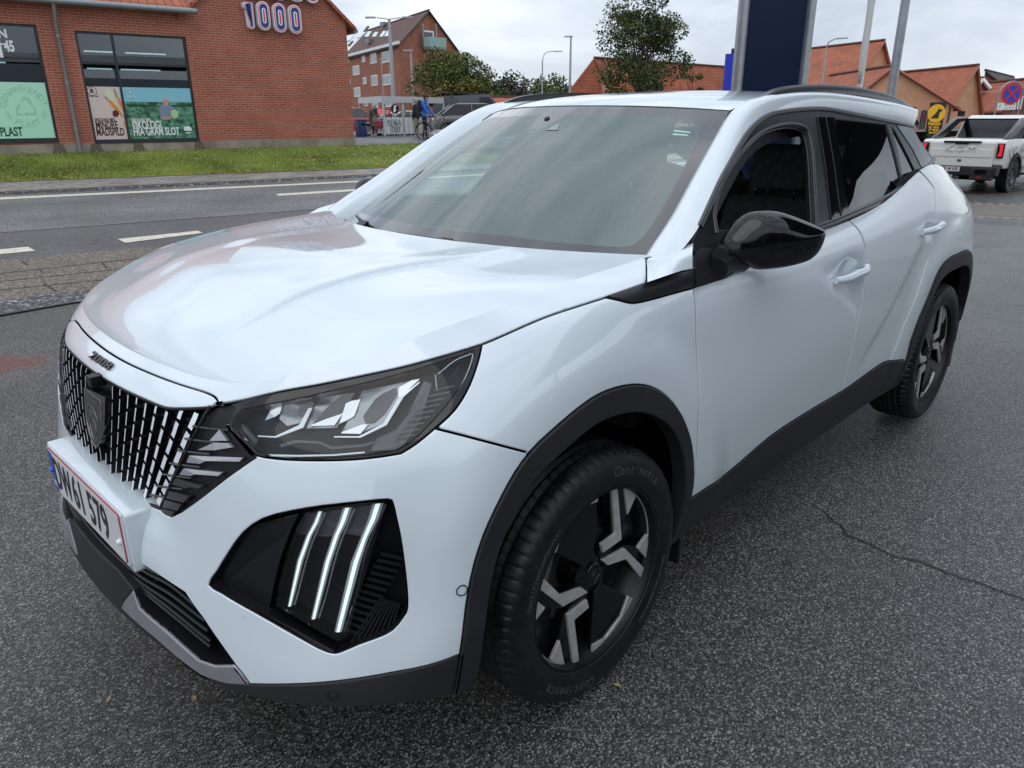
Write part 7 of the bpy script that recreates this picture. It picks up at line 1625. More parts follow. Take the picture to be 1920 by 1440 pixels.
# facing helper: a flat sign at depth d facing the camera roughly
def sign_root(name, label, cat, px_u, dpt, z=0.0, yaw=0.0):
    b = groundpt(px_u, dpt, z); a = math.atan2(RIGHT[1], RIGHT[0])+yaw; return empty(name, tuple(b), a, label, cat), b, dpt
# local x = to the right of the picture, -y = towards the camera
BL = pmat('sign_bright_blue', (.012, .03, .42), .35)
o, b, d_ = sign_root('store_sign', 'bright blue sign with a white and red digit, half hidden left of the pylon', 'sign', 1362, 30); kx = d_/FPX
zt_ = topx(np.array([b[0], b[1], 4.0]))[0][1]
def zat(b, v):
    lo, hi = -1, 15
    for _ in range(40):
        m = (lo+hi)/2
        if topx(np.array([b[0], b[1], m]))[0][1] > v: lo = m
        else: hi = m
    return m
z0_, z1_ = zat(b, 175), zat(b, 101); mb = MB(); mb.box((.12, 0, (z0_+z1_)/2), (.95, .2, z1_-z0_)); mb.build('sign_board', BL, o); mb = MB(); mb.box((.3, .15, (z0_+z1_)/2), (.8, .2, z1_-z0_+.4)); mb.build('sign_back', NAVY, o); mb = MB(); mb.box((.1, 0, z0_/2), (.15, .15, z0_)); mb.build('post', GPOLE, o)
def rounded(cx, cz, hw, hh, r, k=6): return rrect(cx, cz, hw*2, hh*2, r, k)
for k, (w_, mt) in enumerate(((.44, SR), (.38, SW), (.30, SB), (.12, SW), (.07, SR))):
    mb = MB(); mb.prism(rounded(.42, (z0_+z1_)/2-.05, w_*.8, .55+w_*.5-.2, w_*.75), -.104-k*.004, -.100-k*.004, 1, fn=lambda p_, q_, h_: (p_, h_, q_)); mb.build('sign_digit', mt, o)
# yellow dog sign
YE = pmat('sign_yellow', (.78, .42, .01), .4); BKS = pmat('sign_black', (.010, .011, .012), .35)
o, b, d_ = sign_root('store_totem', 'tall black totem with a yellow disc bearing a black dog', 'sign', 1741, 42, -.3); kx = d_/FPX
zt_, zb_ = zat(b, 183), zat(b, 262); zc_ = zat(b, 202); hw = 14*kx; mb = MB(); mb.box((.1, 0, (zt_+zb_)/2-.4), (hw*1.75, .3, zt_-zb_+.9)); mb.build('totem_body', BKS, o); r_ = 15.8*kx
mb = MB(); mb.prism([(r_*math.cos(a), zc_+r_*math.sin(a)) for a in np.linspace(0, 6.283, 40)[:-1]], -.20, -.155, 1, fn=lambda p_, q_, h_: (p_, h_, q_)); mb.build('totem_disc', YE, o)
dog = [(-.70,-.62),(-.42,-.28),(-.18,-.02),(.02,.22),(.12,.50),(.28,.72),(.34,.50),(.66,.52),(.70,.36),(.46,.20),(.36,.10),(.34,-.62)]
mb = MB(); mb.prism([(x*r_*.86, zc_+y*r_*.86) for x, y in dog], -.215, -.20, 1, fn=lambda p_, q_, h_: (p_, h_, q_)); mb.build('totem_dog', BKS, o)
for tx, v_, s_ in (('Netto', 221, 9.5), ('7-22', 231, 11), ('Alle dage', 238, 4)): text_obj('totem_text', tx, s_*kx*.95, (0.0, -.157, zat(b, v_)), (1, 0, 0), (0, 0, 1), YE, o, depth=.01, bold=.012)
# no stopping sign with its bracket
o, b, d_ = sign_root('no_stopping_sign', 'round blue and red no stopping sign in a steel hoop above a white plate', 'road sign', 1869, 24); kx = d_/FPX
zc_ = zat(b, 176); r_ = 18.5*kx; hw = 21*kx; zt_ = zc_
hoop = [(-hw*1.25, 0, 0)]+[(-hw*1.0, 0, zc_*.97)]+[(-hw*math.cos(a), 0, zc_+hw*math.sin(a)) for a in np.linspace(0, math.pi, 14)]+[(hw, 0, zc_*.97), (hw*.9, 0, 0)]
mb = MB(); mb.tube(hoop, .022, 8); mb.tube([(-hw*2.6, .02, zat(b, 172)), (-hw, .02, zat(b, 172))], .014, 6); mb.build('sign_frame', STEEL, o, 50)
def disc(r, y0, y1, mat, nm, n=40): mb = MB(); mb.prism([(r*math.cos(a), zc_+r*math.sin(a)) for a in np.linspace(0, 6.2832, n+1)[:-1]], y0, y1, 1, fn=lambda p_, q_, h_: (p_, h_, q_)); mb.build(nm, mat, o)
SRD, SBL = pmat('road_sign_red', (.55, .02, .03), .35), pmat('road_sign_blue', (.02, .05, .42), .35); disc(r_, -.045, -.03, SRD, 'sign_rim'); disc(r_*.78, -.050, -.045, SBL, 'sign_disc')
for s_ in (1, -1):
    mb = MB(); L_ = r_*.80; w_ = r_*.085; ca, sa = math.cos(s_*math.pi/4), math.sin(s_*math.pi/4); mb.prism([(x*ca-z*sa, zc_+x*sa+z*ca) for x, z in ((-L_, -w_), (L_, -w_), (L_, w_), (-L_, w_))], -.055-.002*(s_ > 0), -.050, 1, fn=lambda p_, q_, h_: (p_, h_, q_)); mb.build('sign_cross', SRD, o)
zp = zat(b, 199.5); mb = MB(); mb.box((-4.5*kx, -.035, zp), (34*kx, .012, 12*kx)); mb.build('sign_plate', WHITE, o)
for i, tx in enumerate(('Ma-Fr 8-18', 'Lø   8-14')): text_obj('plate_text', tx, 4.2*kx, (0, -.042, zp+(2.6-5.2*i)*kx), (1, 0, 0), (0, 0, 1), PTX, o, depth=.001)
text_obj('plate_text', 'I', 9*kx, (-17*kx, -.042, zp), (1, 0, 0), (0, 0, 1), PTX, o, depth=.001)
# ================================================================ trees
BARK = pmat('bark', (.075, .055, .04), .9); LEAFS = [pmat('leaf_dark', (.022, .042, .012), .55, 0, .3), pmat('leaf_mid', (.050, .078, .018), .55, 0, .3), pmat('leaf_light', (.105, .125, .030), .55, 0, .3), pmat('leaf_yellow', (.20, .16, .035), .6, 0, .3), pmat('leaf_purple', (.035, .014, .018), .6)]
def tree(name, label, base, h, rx, rz, nleaf, cats=(0, 1, 1, 2), seed=1, clumps=26, leaf=.16, group=None, trunk_r=.12, cz=.6, low=.25, kind_=None):
    R = np.random.RandomState(seed); T = empty(name, tuple(base), 0, label, 'tree', group); mb = MB(); top = h*.80
    mb.tube([(0, 0, 0), (R.randn()*.05, R.randn()*.05, h*.25), (R.randn()*.1, R.randn()*.1, h*.5), (R.randn()*.15, R.randn()*.15, top)], [trunk_r, trunk_r*.8, trunk_r*.55, trunk_r*.15], 8)
    C = []
    for k in range(clumps):
        a = R.rand()*6.283; e = (R.rand()*2-1); rr = (.35+.65*R.rand()**.5); x, y, z = rx*rr*math.cos(a)*math.sqrt(max(0, 1-e*e*.8)), rx*rr*math.sin(a)*math.sqrt(max(0, 1-e*e*.8)), h*cz+rz*rr*e; z = max(z, h*low)
        C.append((x, y, z, (.20+.20*R.rand())*rx)); s0 = h*(.25+.45*R.rand()); s0 = min(s0, z-.05)
        mb.tube([(0, 0, s0), (x*.45, y*.45, (s0+z)/2-.05*h*R.rand()), (x*.92, y*.92, z)], [trunk_r*.38, trunk_r*.2, trunk_r*.06], 5)
    mb.build('trunk', BARK, T, True)
    V = []; F = []; M_ = []
    tone = R.randint(0, len(cats), clumps)
    for i in range(nleaf):
        k = R.randint(clumps); cx_, cy_, cz_, cr_ = C[k]; d = R.randn(3); d /= np.linalg.norm(d); q = np.array([cx_, cy_, cz_])+d*cr_*(.55+.6*R.rand()**.7)*np.array([1.15, 1.15, .8]); n = R.randn(3)+np.array([0, 0, .8]); n /= np.linalg.norm(n); t = np.cross(n, R.randn(3)); t /= np.linalg.norm(t); b2 = np.cross(n, t); s_ = leaf*(.6+.7*R.rand()); v0 = len(V)
        V += [q-t*s_*.5, q+b2*s_*.28, q+t*s_*.5, q-b2*s_*.28]; F.append((v0, v0+1, v0+2, v0+3)); m_ = cats[tone[k]] if R.rand() < .65 else cats[R.randint(len(cats))]; M_.append(m_)
    mobj('crown', V, F, LEAFS, T, False, M_); return T
b = groundpt(1196, 46, .2); tree('broadleaf_tree', 'tall airy green tree standing above the car roof left of centre', b, zat(b, 4)-.2, 2.5, 3.1, 15000, (0, 1, 1, 2), 5, 46, .18, None, .13, .60, .3)
b = groundpt(1290, 46, .2); tree('young_tree', 'small sparse tree with bare twigs between the big tree and blue sign', b, zat(b, 80)-.2, .8, 1.6, 1300, (1, 2, 2), 9, 12, .14, None, .05, .55, .3)
b = groundpt(855, 56, .5); tree('broadleaf_tree', 'rounded green tree with yellowing leaves beside the brick apartment block', b, zat(b, 108)-.5, 2.7, 2.0, 11000, (1, 1, 2, 2, 3), 12, 34, .22, None, .14, .66, .36)
gt = 'trees beyond the car roof'
for k, (u, dd, tv, rx, cats, lab) in enumerate([(905, 78, 148, 2.6, (0, 1, 3), 'yellow green tree just right of the rounded tree'), (925, 92, 142, 4.2, (4, 4, 0), 'dark purple leaved tree above the garage row'), (962, 96, 138, 4.6, (0, 0, 1), 'dark green tree between the purple tree and the curved lamp'), (1000, 100, 142, 5.0, (0, 1, 2), 'olive green tree behind the curved street lamp'), (1030, 112, 152, 4.5, (1, 2), 'pale green low tree at the right end of the row'), (1048, 120, 158, 3.2, (1, 2, 2), 'lowest palest tree beside the straight street lamp')]):
    b = groundpt(u, dd, .5); h_ = zat(b, tv)-.5; tree('background_tree', lab, b, h_, rx, h_*.42, 3400, cats, 20+k, 22, .42, gt, .2, .52, .12)
# a hedge mass far off closes the horizon under the sky
for (ua, ub_, dd, vt, lab) in ((-400, 2400, 190, 212, 'h'),):
    V = []; F = []; M_ = []; R = np.random.RandomState(8)
    for i in range(9000):
        u = ua+(ub_-ua)*R.rand(); q = groundpt(u, dd+R.rand()*12, 0); top = 3.2+1.6*math.sin(u*.011)+1.2*math.sin(u*.037); z = top*R.rand()**.6; n = R.randn(3); n /= np.linalg.norm(n); t = np.cross(n, R.randn(3)); t /= np.linalg.norm(t); b2 = np.cross(n, t); s_ = 1.5; v0 = len(V); c_ = np.array([q[0], q[1], z]); V += [c_-t*s_*.5, c_+b2*s_*.4, c_+t*s_*.5, c_-b2*s_*.4]; F.append((v0, v0+1, v0+2, v0+3)); M_.append(R.randint(0, 3))
    tag(mobj('far_wood', V, F, LEAFS, None, False, M_), kind='stuff')
# ================================================================ background vehicles
def simple_car(name, label, loc, rz, paint, L=4.4, Wd=1.8, Hh=1.5, group=None, suv=False):
    C_ = empty(name, loc, rz, label, 'car', group); hl = L/2; wb = L*.30; bz = .86 if not suv else .96
    def sec(x):   # (half width, belt z, bottom)
        return None
    prof = [(-hl, .45), (-hl+.03, .75), (-hl+.25, bz-.03), (-hl+1.05, bz+.05), (hl-1.15, bz+.06), (hl-.12, bz), (hl, .72), (hl-.02, .42), (wb+.42, .28), (wb+.40, .42), (wb+.28, .62), (wb, .70), (wb-.28, .62), (wb-.40, .42), (wb-.42, .26), (-wb+.42, .26), (-wb+.40, .42), (-wb+.28, .62), (-wb, .70), (-wb-.28, .62), (-wb-.40, .42), (-wb-.42, .30)]
    mb = MB(); n_ = len(prof); ys = (-Wd/2, -Wd/2+.07, Wd/2-.07, Wd/2); V = []
    for y in (-Wd/2+.04, Wd/2-.04):
        for x, z in prof: V.append((x, y*(1.0 if z < .8 else .965), z))
    mb.add(V, [tuple(range(n_-1, -1, -1)), tuple(range(n_, 2*n_))]+[(i, (i+1) % n_, n_+(i+1) % n_, n_+i) for i in range(n_)]); mb.build('body', paint, C_, 35, bevel=.03)
    g = [(-hl+.85, bz+.02), (-hl+1.65, Hh-.06), (hl-1.1, Hh-.07), (hl-.30, bz+.02)]
    mb = MB(); V = []
    for (x, z) in g:
        for s_ in (-1, 1): V.append((x, s_*(Wd/2-(.08 if z < Hh-.2 else .27)), z))
    mb.add(V, [(0, 1, 3, 2), (2, 3, 5, 4), (4, 5, 7, 6), (0, 2, 4, 6), (1, 7, 5, 3)]); mb.build('glasshouse', GLOSSB, C_, bevel=.02)
    mb = MB(); mb.add([(-hl+1.6, -(Wd/2-.29), Hh-.05), (-hl+1.6, Wd/2-.29, Hh-.05), (hl-1.05, Wd/2-.29, Hh-.06), (hl-1.05, -(Wd/2-.29), Hh-.06), (-hl+1.9, -(Wd/2-.36), Hh), (-hl+1.9, Wd/2-.36, Hh), (hl-1.4, Wd/2-.36, Hh), (hl-1.4, -(Wd/2-.36), Hh)], [(3, 2, 1, 0), (4, 5, 6, 7), (0, 1, 5, 4), (1, 2, 6, 5), (2, 3, 7, 6), (3, 0, 4, 7)]); mb.build('roof', paint, C_, 40, bevel=.02)
    for s_ in (-1, 1):
        mb = MB()
        for (xa, za), (xb, zb) in ((g[0], g[1]), (g[2], g[3])): mb.tube([(xa, s_*(Wd/2-.07), za), (xb, s_*(Wd/2-.26), zb-.01)] if za < zb else [(xa, s_*(Wd/2-.26), za-.01), (xb, s_*(Wd/2-.07), zb)], .035, 6)
        mb.tube([((g[1][0]+g[2][0])/2, s_*(Wd/2-.25), Hh-.07), ((g[0][0]+g[3][0])/2, s_*(Wd/2-.07), bz+.03)], .025, 5); mb.build('window_pillar', paint, C_)
        mb = MB(); mb.box((-hl+1.35, s_*(Wd/2+.06), bz+.08), (.12, .18, .12)); mb.build('wing_mirror', paint, C_, bevel=.02)
        mb = MB(); mb.box((-hl+.16, s_*(Wd/2-.22), .70), (.2, .34, .12)); mb.build('headlight', WHITE, C_, bevel=.02); mb = MB(); mb.box((hl-.06, s_*(Wd/2-.2), .80), (.12, .28, .14)); mb.build('tail_light', pmat('tail_red', (.35, .01, .02), .2, 0, .5, 1), C_, bevel=.02)
        for x in (-wb, wb):
            w_ = empty('wheel', (x, s_*(Wd/2-.12), .32), 0 if s_ > 0 else math.pi, parent=C_); mb = MB(); mb.lathe([(.21, -.09), (.30, -.10), (.32, -.07), (.32, .07), (.30, .10), (.21, .09)], n=28); mb.build('tyre', RUBBER, w_, 40)
            mb = MB(); mb.lathe([(.21, .08), (.19, .05), (.06, .03), (0, .04)], n=20); 
            for a in range(5): aa = a*1.2566; mb.box((.12*math.cos(aa), .07, .12*math.sin(aa)), (.20, .03, .045), R=Matrix.Rotation(-aa, 3, 'Y'))
            mb.build('rim', STEEL, w_)
    return C_
# heading: nose is -x in the local frame
GREY = pmat('grey_car_paint', (.13, .13, .135), .3, .4, .5, 1); WHC = pmat('plain_white_paint', (.62, .63, .64), .3, 0, .5, .8); REDC = pmat('red_car_paint', (.38, .03, .05), .3, 0, .5, 1); BLUC = pmat('van_dark_blue', (.05, .065, .08), .4)
va = math.atan2(RIGHT[1], RIGHT[0])
b = groundpt(890, 40, .55); simple_car('parked_suv', 'dark grey suv parked side on right of the cyclist', tuple(b), va+math.pi+.25, GREY, 4.6, 1.85, 1.62, suv=True)
b = groundpt(766, 58, .55); simple_car('parked_car', 'white hatchback half hidden behind the perforated shelter panels', tuple(b), va+.1, WHC, 4.2, 1.75, 1.45)
b = groundpt(648, 40, .55); simple_car('parked_car', 'red car showing only its tail at the corner of the brick shop', tuple(b), va+.15, REDC, 4.1, 1.75, 1.45)
b = groundpt(735, 66, .55); simple_car('parked_car', 'pale car seen through the shelter beside the red parasol', tuple(b), va+.4, WHC, 4.2, 1.75, 1.42)
b = groundpt(838, 64, .55); simple_car('parked_car', 'pale silver car far behind the bicycle', tuple(b), va+.1, pmat('silver_paint', (.36, .38, .40), .3, .5, .5, 1), 4.2, 1.75, 1.45)
# dark box van / trailer behind
b = groundpt(868, 54, .55); VN = empty('panel_van', tuple(b), va, 'dark grey blue flat topped van behind the grey suv', 'van'); mb = MB(); mb.prism([(-2.0, .5), (-2.05, 1.5), (-1.7, 2.35), (2.0, 2.45), (2.6, 1.7), (2.7, 1.1), (2.7, .5)], -.95, .95, 1, fn=lambda p_, q_, h_: (p_, h_, q_)); mb.build('body', BLUC, VN, 30, bevel=.06); mb = MB(); mb.box((0, 0, 2.47), (3.4, 1.5, .12)); mb.build('roof_rack', GLOSSB, VN, bevel=.02); mb = MB(); mb.prism([(1.2, 1.6), (1.3, 2.25), (1.95, 2.28), (2.45, 1.65)], -.96, .96, 1, fn=lambda p_, q_, h_: (p_, h_, q_)); mb.build('side_window', GLOSSB, VN)
for x in (-1.3, 1.7):
    for y in (-.85, .85): mb = MB(); mb.lathe([(0, -.1), (.33, -.1), (.35, 0), (.33, .1), (0, .1)], (x, y, .35), n=20); mb.build('wheel', RUBBER, VN, 40)
# bit of a dark grey car nose low behind the far pillar of the white car
b = groundpt(880, 24, .2); simple_car('parked_car', 'dark grey car mostly hidden behind the windscreen pillar of the white car', tuple(groundpt(925, 25.5, .22)), va+.05, GREY, 4.3, 1.78, 1.02+.35)
# ================================================================ white pickup
PKW = pmat('pickup_white', (.66, .66, .62), .3, 0, .5, 1); bp3 = gpz((1883, 361)); bp_ = bp3[:2]; vd = bp_-CAM[:2]; vd /= np.linalg.norm(vd)
hdg = math.atan2(vd[1], vd[0])-rad(17)
# local frame: +x forward, origin under the rear bumper centre, +y left
rr_off = .86; fx, fy = math.cos(hdg), math.sin(hdg); org = bp_-np.array([fx*.95, fy*.95])+np.array([-fy, fx])*rr_off
PK = empty('pickup_truck', (org[0], org[1], bp3[2]), hdg, 'white double cab pickup seen from behind at the right edge, black bumper', 'pickup truck')
def yx(pr, y0, y1, name, mat, bev=.02, par=PK, sm=35, taper=None): mb = MB(); mb.prism(pr, y0, y1, 1, fn=lambda p_, q_, h_: (p_, h_*(1 if taper is None else (1-(taper*max(0, q_-1.1)))), q_)); return mb.build(name, mat, par, sm, bevel=bev)
Wk = .965
yx([(.03, .72), (.02, 1.25), (.10, 1.30), (1.72, 1.32), (1.72, .62), (1.35, .62), (1.30, .80), (1.15, .93), (.95, .98), (.75, .93), (.60, .80), (.55, .62), (.2, .62)], -Wk, Wk, 'load_bed', PKW, .035)
yx([(1.75, .45), (1.75, 1.32), (4.9, 1.28), (5.18, 1.05), (5.2, .5), (4.75, .42), (4.70, .70), (4.45, .92), (4.2, .97), (3.95, .92), (3.70, .70), (3.65, .42)], -Wk+.01, Wk-.01, 'cab_body', PKW, .035)
yx([(1.75, 1.28), (2.05, 1.80), (2.3, 1.86), (3.5, 1.84), (4.25, 1.28)], -.86, .86, 'cab_glass', GLOSSB, .05, taper=.16)
yx([(2.0, 1.79), (2.25, 1.875), (3.4, 1.87), (3.6, 1.79)], -.74, .74, 'cab_roof', PKW, .03)
# sail panels sweeping from the cab to the bed sides
for s_ in (-1, 1):
    mb = MB(); mb.prism([(.25, 1.31), (1.35, 1.80), (2.1, 1.84), (2.1, 1.74), (1.62, 1.70), (1.0, 1.42), (.75, 1.31)], s_*.78, s_*.90, 1, fn=lambda p_, q_, h_: (p_, h_*(1-.12*max(0, q_-1.3)), q_)); mb.build('sail_panel', GLOSSB, PK, 35, bevel=.01)
    mb = MB(); mb.box((2.9, s_*.90, 1.55), (.06, .05, .50), R=Matrix.Rotation(.28*s_, 3, 'X')); mb.box((2.2, s_*.90, 1.55), (.08, .05, .50), R=Matrix.Rotation(.28*s_, 3, 'X')); mb.box((2.9, s_*.955, 1.30), (2.3, .03, .04)); mb.build('window_pillar', PKW, PK)
    tl = MB(); tl.prism([(s_*.955, .88), (s_*.955, 1.22), (s_*.80, 1.22), (s_*.80, .88)], -.015, .10, 0); t0_ = tl.build('tail_light', GLOSSB, PK, bevel=.01)
    tl = MB(); tl.prism([(s_*.93, .92), (s_*.93, 1.20), (s_*.84, 1.20), (s_*.87, 1.10), (s_*.87, 1.02), (s_*.83, .92)], -.03, -.012, 0); TRED = pmat('tail_red_lit', (.60, .01, .03), .2); nodes(TRED)[2].inputs['Emission Color'].default_value = (1, .02, .05, 1); nodes(TRED)[2].inputs['Emission Strength'].default_value = .35; tl.build('lamp_lens', TRED, t0_)
    mb = MB(); mb.lathe([(.0, 0), (.0, 0)], n=3) if False else None
mb = MB(); mb.box((.0, 0, .92), (.05, 1.52, .62)); mb.box((-.02, 0, .98), (.04, 1.42, .20)); mb.build('tailgate', PKW, PK, bevel=.012)
mb = MB(); mb.box((-.02, 0, 1.245), (.10, .86, .05)); mb.box((-.025, 0, 1.215), (.08, .30, .06)); mb.build('tailgate_handle', GLOSSB, PK, bevel=.01)
text_obj('tailgate_letters', 'KGM', .20, (-.043, 0, 1.08), (0, -1, 0), (0, 0, 1), PKW, PK, depth=.024, sx=1.6, space=1.2)
mb = MB(); mb.box((-.03, 0, .80), (.02, .09, .05)); mb.build('tailgate_badge', DCH, PK)
mb = MB(); mb.box((-.10, 0, .56), (.26, 1.90, .22)); mb.box((-.16, -.62, .50), (.20, .50, .30)); mb.box((-.16, .62, .50), (.20, .50, .30)); mb.build('rear_bumper', BLK, PK, bevel=.03)
for s_ in (-1, 1): mb = MB(); mb.box((-.272, s_*.62, .55), (.02, .26, .10)); mb.build('bumper_step', GLOSSB, PK); mb = MB(); mb.box((-.27, s_*.60, .42), (.02, .12, .035)); mb.build('reflector', pmat('reflector_red', (.35, .01, .02), .2), PK)
pl2 = MB(); pl2.prism(rrect(.12, .60, .504, .12, .01), -.255, -.25, 0); PL2 = pl2.build('number_plate', MATS['plate_white'], PK)
q = MB(); q.prism(rrect(.12+.23, .60, .035, .11, .003), -.258, -.2545, 0); q.build('plate_band', MATS['plate_blue'], PL2)
q = MB()
for (y0, y1, z0, z1) in ((-.132, .372, .655, .66), (-.132, .372, .54, .545), (-.132, -.127, .545, .655), (.367, .372, .545, .655)): q.box((-.256, (y0+y1)/2, (z0+z1)/2), (.004, y1-y0, z1-z0))
q.build('plate_border', MATS['plate_red'], PL2)
text_obj('plate_text', 'ER 48 658', .105, (-.256, .095, .60), (0, -1, 0), (0, 0, 1), PTX, PL2, depth=.001, sx=.82, bold=.002)
mb = MB(); mb.box((0, 0, .38), (.05, .1, .08)); mb.tube([(.0, .0, .38), (-.28, 0, .38), (-.34, 0, .40)], .025, 8); mb.sphere((-.35, 0, .44), .03); mb.build('tow_bar', STEEL, PK)
mb = MB(); mb.box((2.4, 0, .42), (4.6, 1.2, .18)); mb.build('chassis', DARK, PK)
def pkwheel(x, y):
    w_ = empty('wheel', (x, y, .38), 0 if y > 0 else math.pi, parent=PK); mb = MB(); mb.lathe([(.23, -.12), (.35, -.13), (.38, -.10), (.38, .10), (.35, .13), (.23, .12)], n=40); mb.build('tyre', RUBBER, w_, 40); mb = MB(); mb.lathe([(.23, .11), (.21, .06), (.07, .05), (0, .08)], n=30)
    for a in range(6): aa = a*1.0472; mb.box((.13*math.cos(aa), .09, .13*math.sin(aa)), (.20, .035, .05), R=Matrix.Rotation(-aa, 3, 'Y'))
    mb.build('rim', pmat('dark_rim', (.10, .10, .11), .3, .6), w_)
for x in (.95, 4.2):
    for y in (-.83, .83): pkwheel(x, y)
for s_ in (-1, 1):
    mb = MB(); mb.lathe([(.47, 0), (.41, 0), (.41, .05), (.47, .05)], (.95, s_*.965-.025, .48), n=24, a0=-.3, a1=math.pi+.3, closed=False); mb.build('arch_trim', BLK, PK)
text_obj('door_lettering', '4x4', .30, (2.75, -.958, .95), (1, 0, 0), (0, 0, 1), pmat('lettering_grey', (.12, .12, .12), .5), PK, depth=.002) if False else None
mb = MB(); 
for k in range(14):
    x = .2+.14*rs.rand()*9; z = .85+.35*rs.rand(); mb.tube([(x, -.968, z), (x+.12+.1*rs.rand(), -.968, z+.12*rs.randn()*.8)], .006, 4)
mb.build('side_graphics', pmat('graphic_grey', (.14, .15, .16), .5), PK)
# another car nose cut by the right edge
b = groundpt(1985, 24, 0); simple_car('parked_car', 'dark car behind the pickup cut by the right edge of the frame', tuple(b), va+.4, pmat('black_car_paint', (.02, .02, .024), .3, 0, .5, 1), 4.4, 1.8, 1.75)
# ================================================================ shelter, bin, people, bicycle
SHL = pmat('shelter_steel', (.48, .50, .50), .4, .3); ZS = .56
def sp3(u, d, z): q = groundpt(u, d, ZS); return np.array([q[0], q[1], z])
cL, cM, cR_ = sp3(678, 41, 0), sp3(722, 38.5, 0), sp3(833, 42, 0)
SH = empty('trolley_shelter', (cM[0], cM[1], ZS), 0, 'grey steel trolley shelter with flat fascia and white perforated panels', 'shelter')
o_ = np.array([cM[0], cM[1], 0]); cB = cL+(cR_-cM)
zt_ = zat(cM, 180); zb_ = zat(cM, 192)
def seg(mb, a, b_, z0, z1, t=.06):
    a, b_ = a-o_, b_-o_; d = b_-a; d[2] = 0; n_ = np.array([-d[1], d[0], 0]); n_ /= np.linalg.norm(n_); P = [a+n_*t, b_+n_*t, b_-n_*t, a-n_*t]; mb.add([(*q[:2], z0-ZS) for q in P]+[(*q[:2], z1-ZS) for q in P], [(3, 2, 1, 0), (4, 5, 6, 7), (0, 1, 5, 4), (1, 2, 6, 5), (2, 3, 7, 6), (3, 0, 4, 7)])
mb = MB(); seg(mb, cL, cM, zb_, zt_); mb.build('fascia', SHL, SH); mb = MB(); seg(mb, cM, cR_, zb_, zt_); mb.build('fascia', SHL, SH)
mb = MB(); P = [q-o_ for q in (cL, cM, cR_, cB)]; mb.add([(*q[:2], zb_+.08-ZS) for q in P]+[(*q[:2], zb_+.14-ZS) for q in P], [(3, 2, 1, 0), (4, 5, 6, 7), (0, 1, 5, 4), (1, 2, 6, 5), (2, 3, 7, 6), (3, 0, 4, 7)]); mb.build('shelter_roof', ZINC, SH)
for q in [cL, cM, cR_, cB, cM+(cR_-cM)*.30, cM+(cR_-cM)*.72, cL+(cR_-cM)*.4, cL+(cR_-cM)*.75]:
    mb = MB(); p_ = q-o_; mb.box((p_[0], p_[1], (zb_-ZS)/2), (.08, .08, zb_-ZS)); mb.build('post', SHL, SH)
PERF = pmat('perforated_panel', (.60, .62, .62), .5); n, l, b_n = nodes(PERF); _t = n.new('ShaderNodeTexCoord'); _v = n.new('ShaderNodeTexVoronoi'); _v.inputs['Scale'].default_value = 22; _v.inputs['Randomness'].default_value = 0; _r = n.new('ShaderNodeValToRGB'); _r.color_ramp.elements[0].position = .28; _r.color_ramp.elements[0].color = (.22, .23, .23, 1); _r.color_ramp.elements[1].position = .36; _r.color_ramp.elements[1].color = (.60, .62, .62, 1); l.new(_t.outputs['Object'], _v.inputs[0]); l.new(_v.outputs['Distance'], _r.inputs[0]); l.new(_r.outputs[0], b_n.inputs['Base Color'])
for f0, f1 in ((.015, .285), (.315, .70)):
    a, b_ = cM+(cR_-cM)*f0, cM+(cR_-cM)*f1; mb = MB(); seg(mb, a, b_, zat(cM, 252), zat(cM, 220), .02); pp = mb.build('shelter_panel', PERF, SH)
dS = (cR_-cM)/np.linalg.norm(cR_-cM); 
for tx, v_ in (('REMA', 231), ('1000', 244)):
    q = cM+(cR_-cM)*.15-o_; text_obj('panel_text', tx, .48, (q[0]-dS[1]*0, q[1], zat(cM, v_)-ZS), dS, (0, 0, 1), pmat('panel_text_grey', (.20, .21, .22), .5), SH, depth=.03, sx=.8) if False else None
    nS = np.array([dS[1], -dS[0], 0]); nS = nS if nS@(CAM-cM) > 0 else -nS; V_, F_ = text_mesh(tx, .46, .006, sx=.85, bold=.004); z_ = zat(cM, v_)-ZS
    mobj('panel_text', [tuple(q+dS*v[0]+nS*(.035+v[2])+np.array([0, 0, z_+v[1]])) for v in V_], F_, pmat('panel_text_grey', (.24, .25, .26), .5), SH)
# rails and trolleys
mb = MB()
for z_ in (.35, .75): a, b_ = cL-o_, cM-o_; mb.tube([(a[0], a[1], z_), (b_[0]*.0+b_[0], b_[1], z_)], .025, 6)
mb.build('rail', STEEL, SH)
tr = None; gtr = 'shopping trolleys in the shelter'
for k in range(7):
    q = cM+(cR_-cM)*(.05+.095*k)-dS*0+(cL-cM)*.35
    if tr is None:
        tr = empty('shopping_trolley', (q[0], q[1], ZS), math.atan2(dS[1], dS[0]), 'wire shopping trolley nested in the row under the shelter roof', 'trolley', gtr)
        mb = MB()
        for z_ in (.55, .70, .85, .98): mb.tube([(-.35, -.26, z_), (.35, -.22, z_), (.35, .22, z_), (-.35, .26, z_)], .008, 4, closed=True)
        for x in np.linspace(-.35, .35, 8):
            for y in (-.25, .25): mb.tube([(x, y, .5), (x, y, .98)], .005, 4)
        mb.build('basket', STEEL, tr); mb = MB(); mb.tube([(-.38, -.25, 1.0), (-.38, .25, 1.0)], .018, 6); mb.tube([(-.36, 0, .95), (-.3, 0, .3), (.3, 0, .2)], .015, 5); mb.build('trolley_frame', STEEL, tr)
        mb = MB()
        for x in (-.3, .3):
            for y in (-.2, .2): mb.lathe([(0, -.02), (.07, -.02), (.07, .02), (0, .02)], (x, y, .07), n=10)
        mb.build('castors', RUBBER, tr); t0 = tr
    else: c_ = copy_tree(t0); c_.location = (q[0], q[1], ZS)
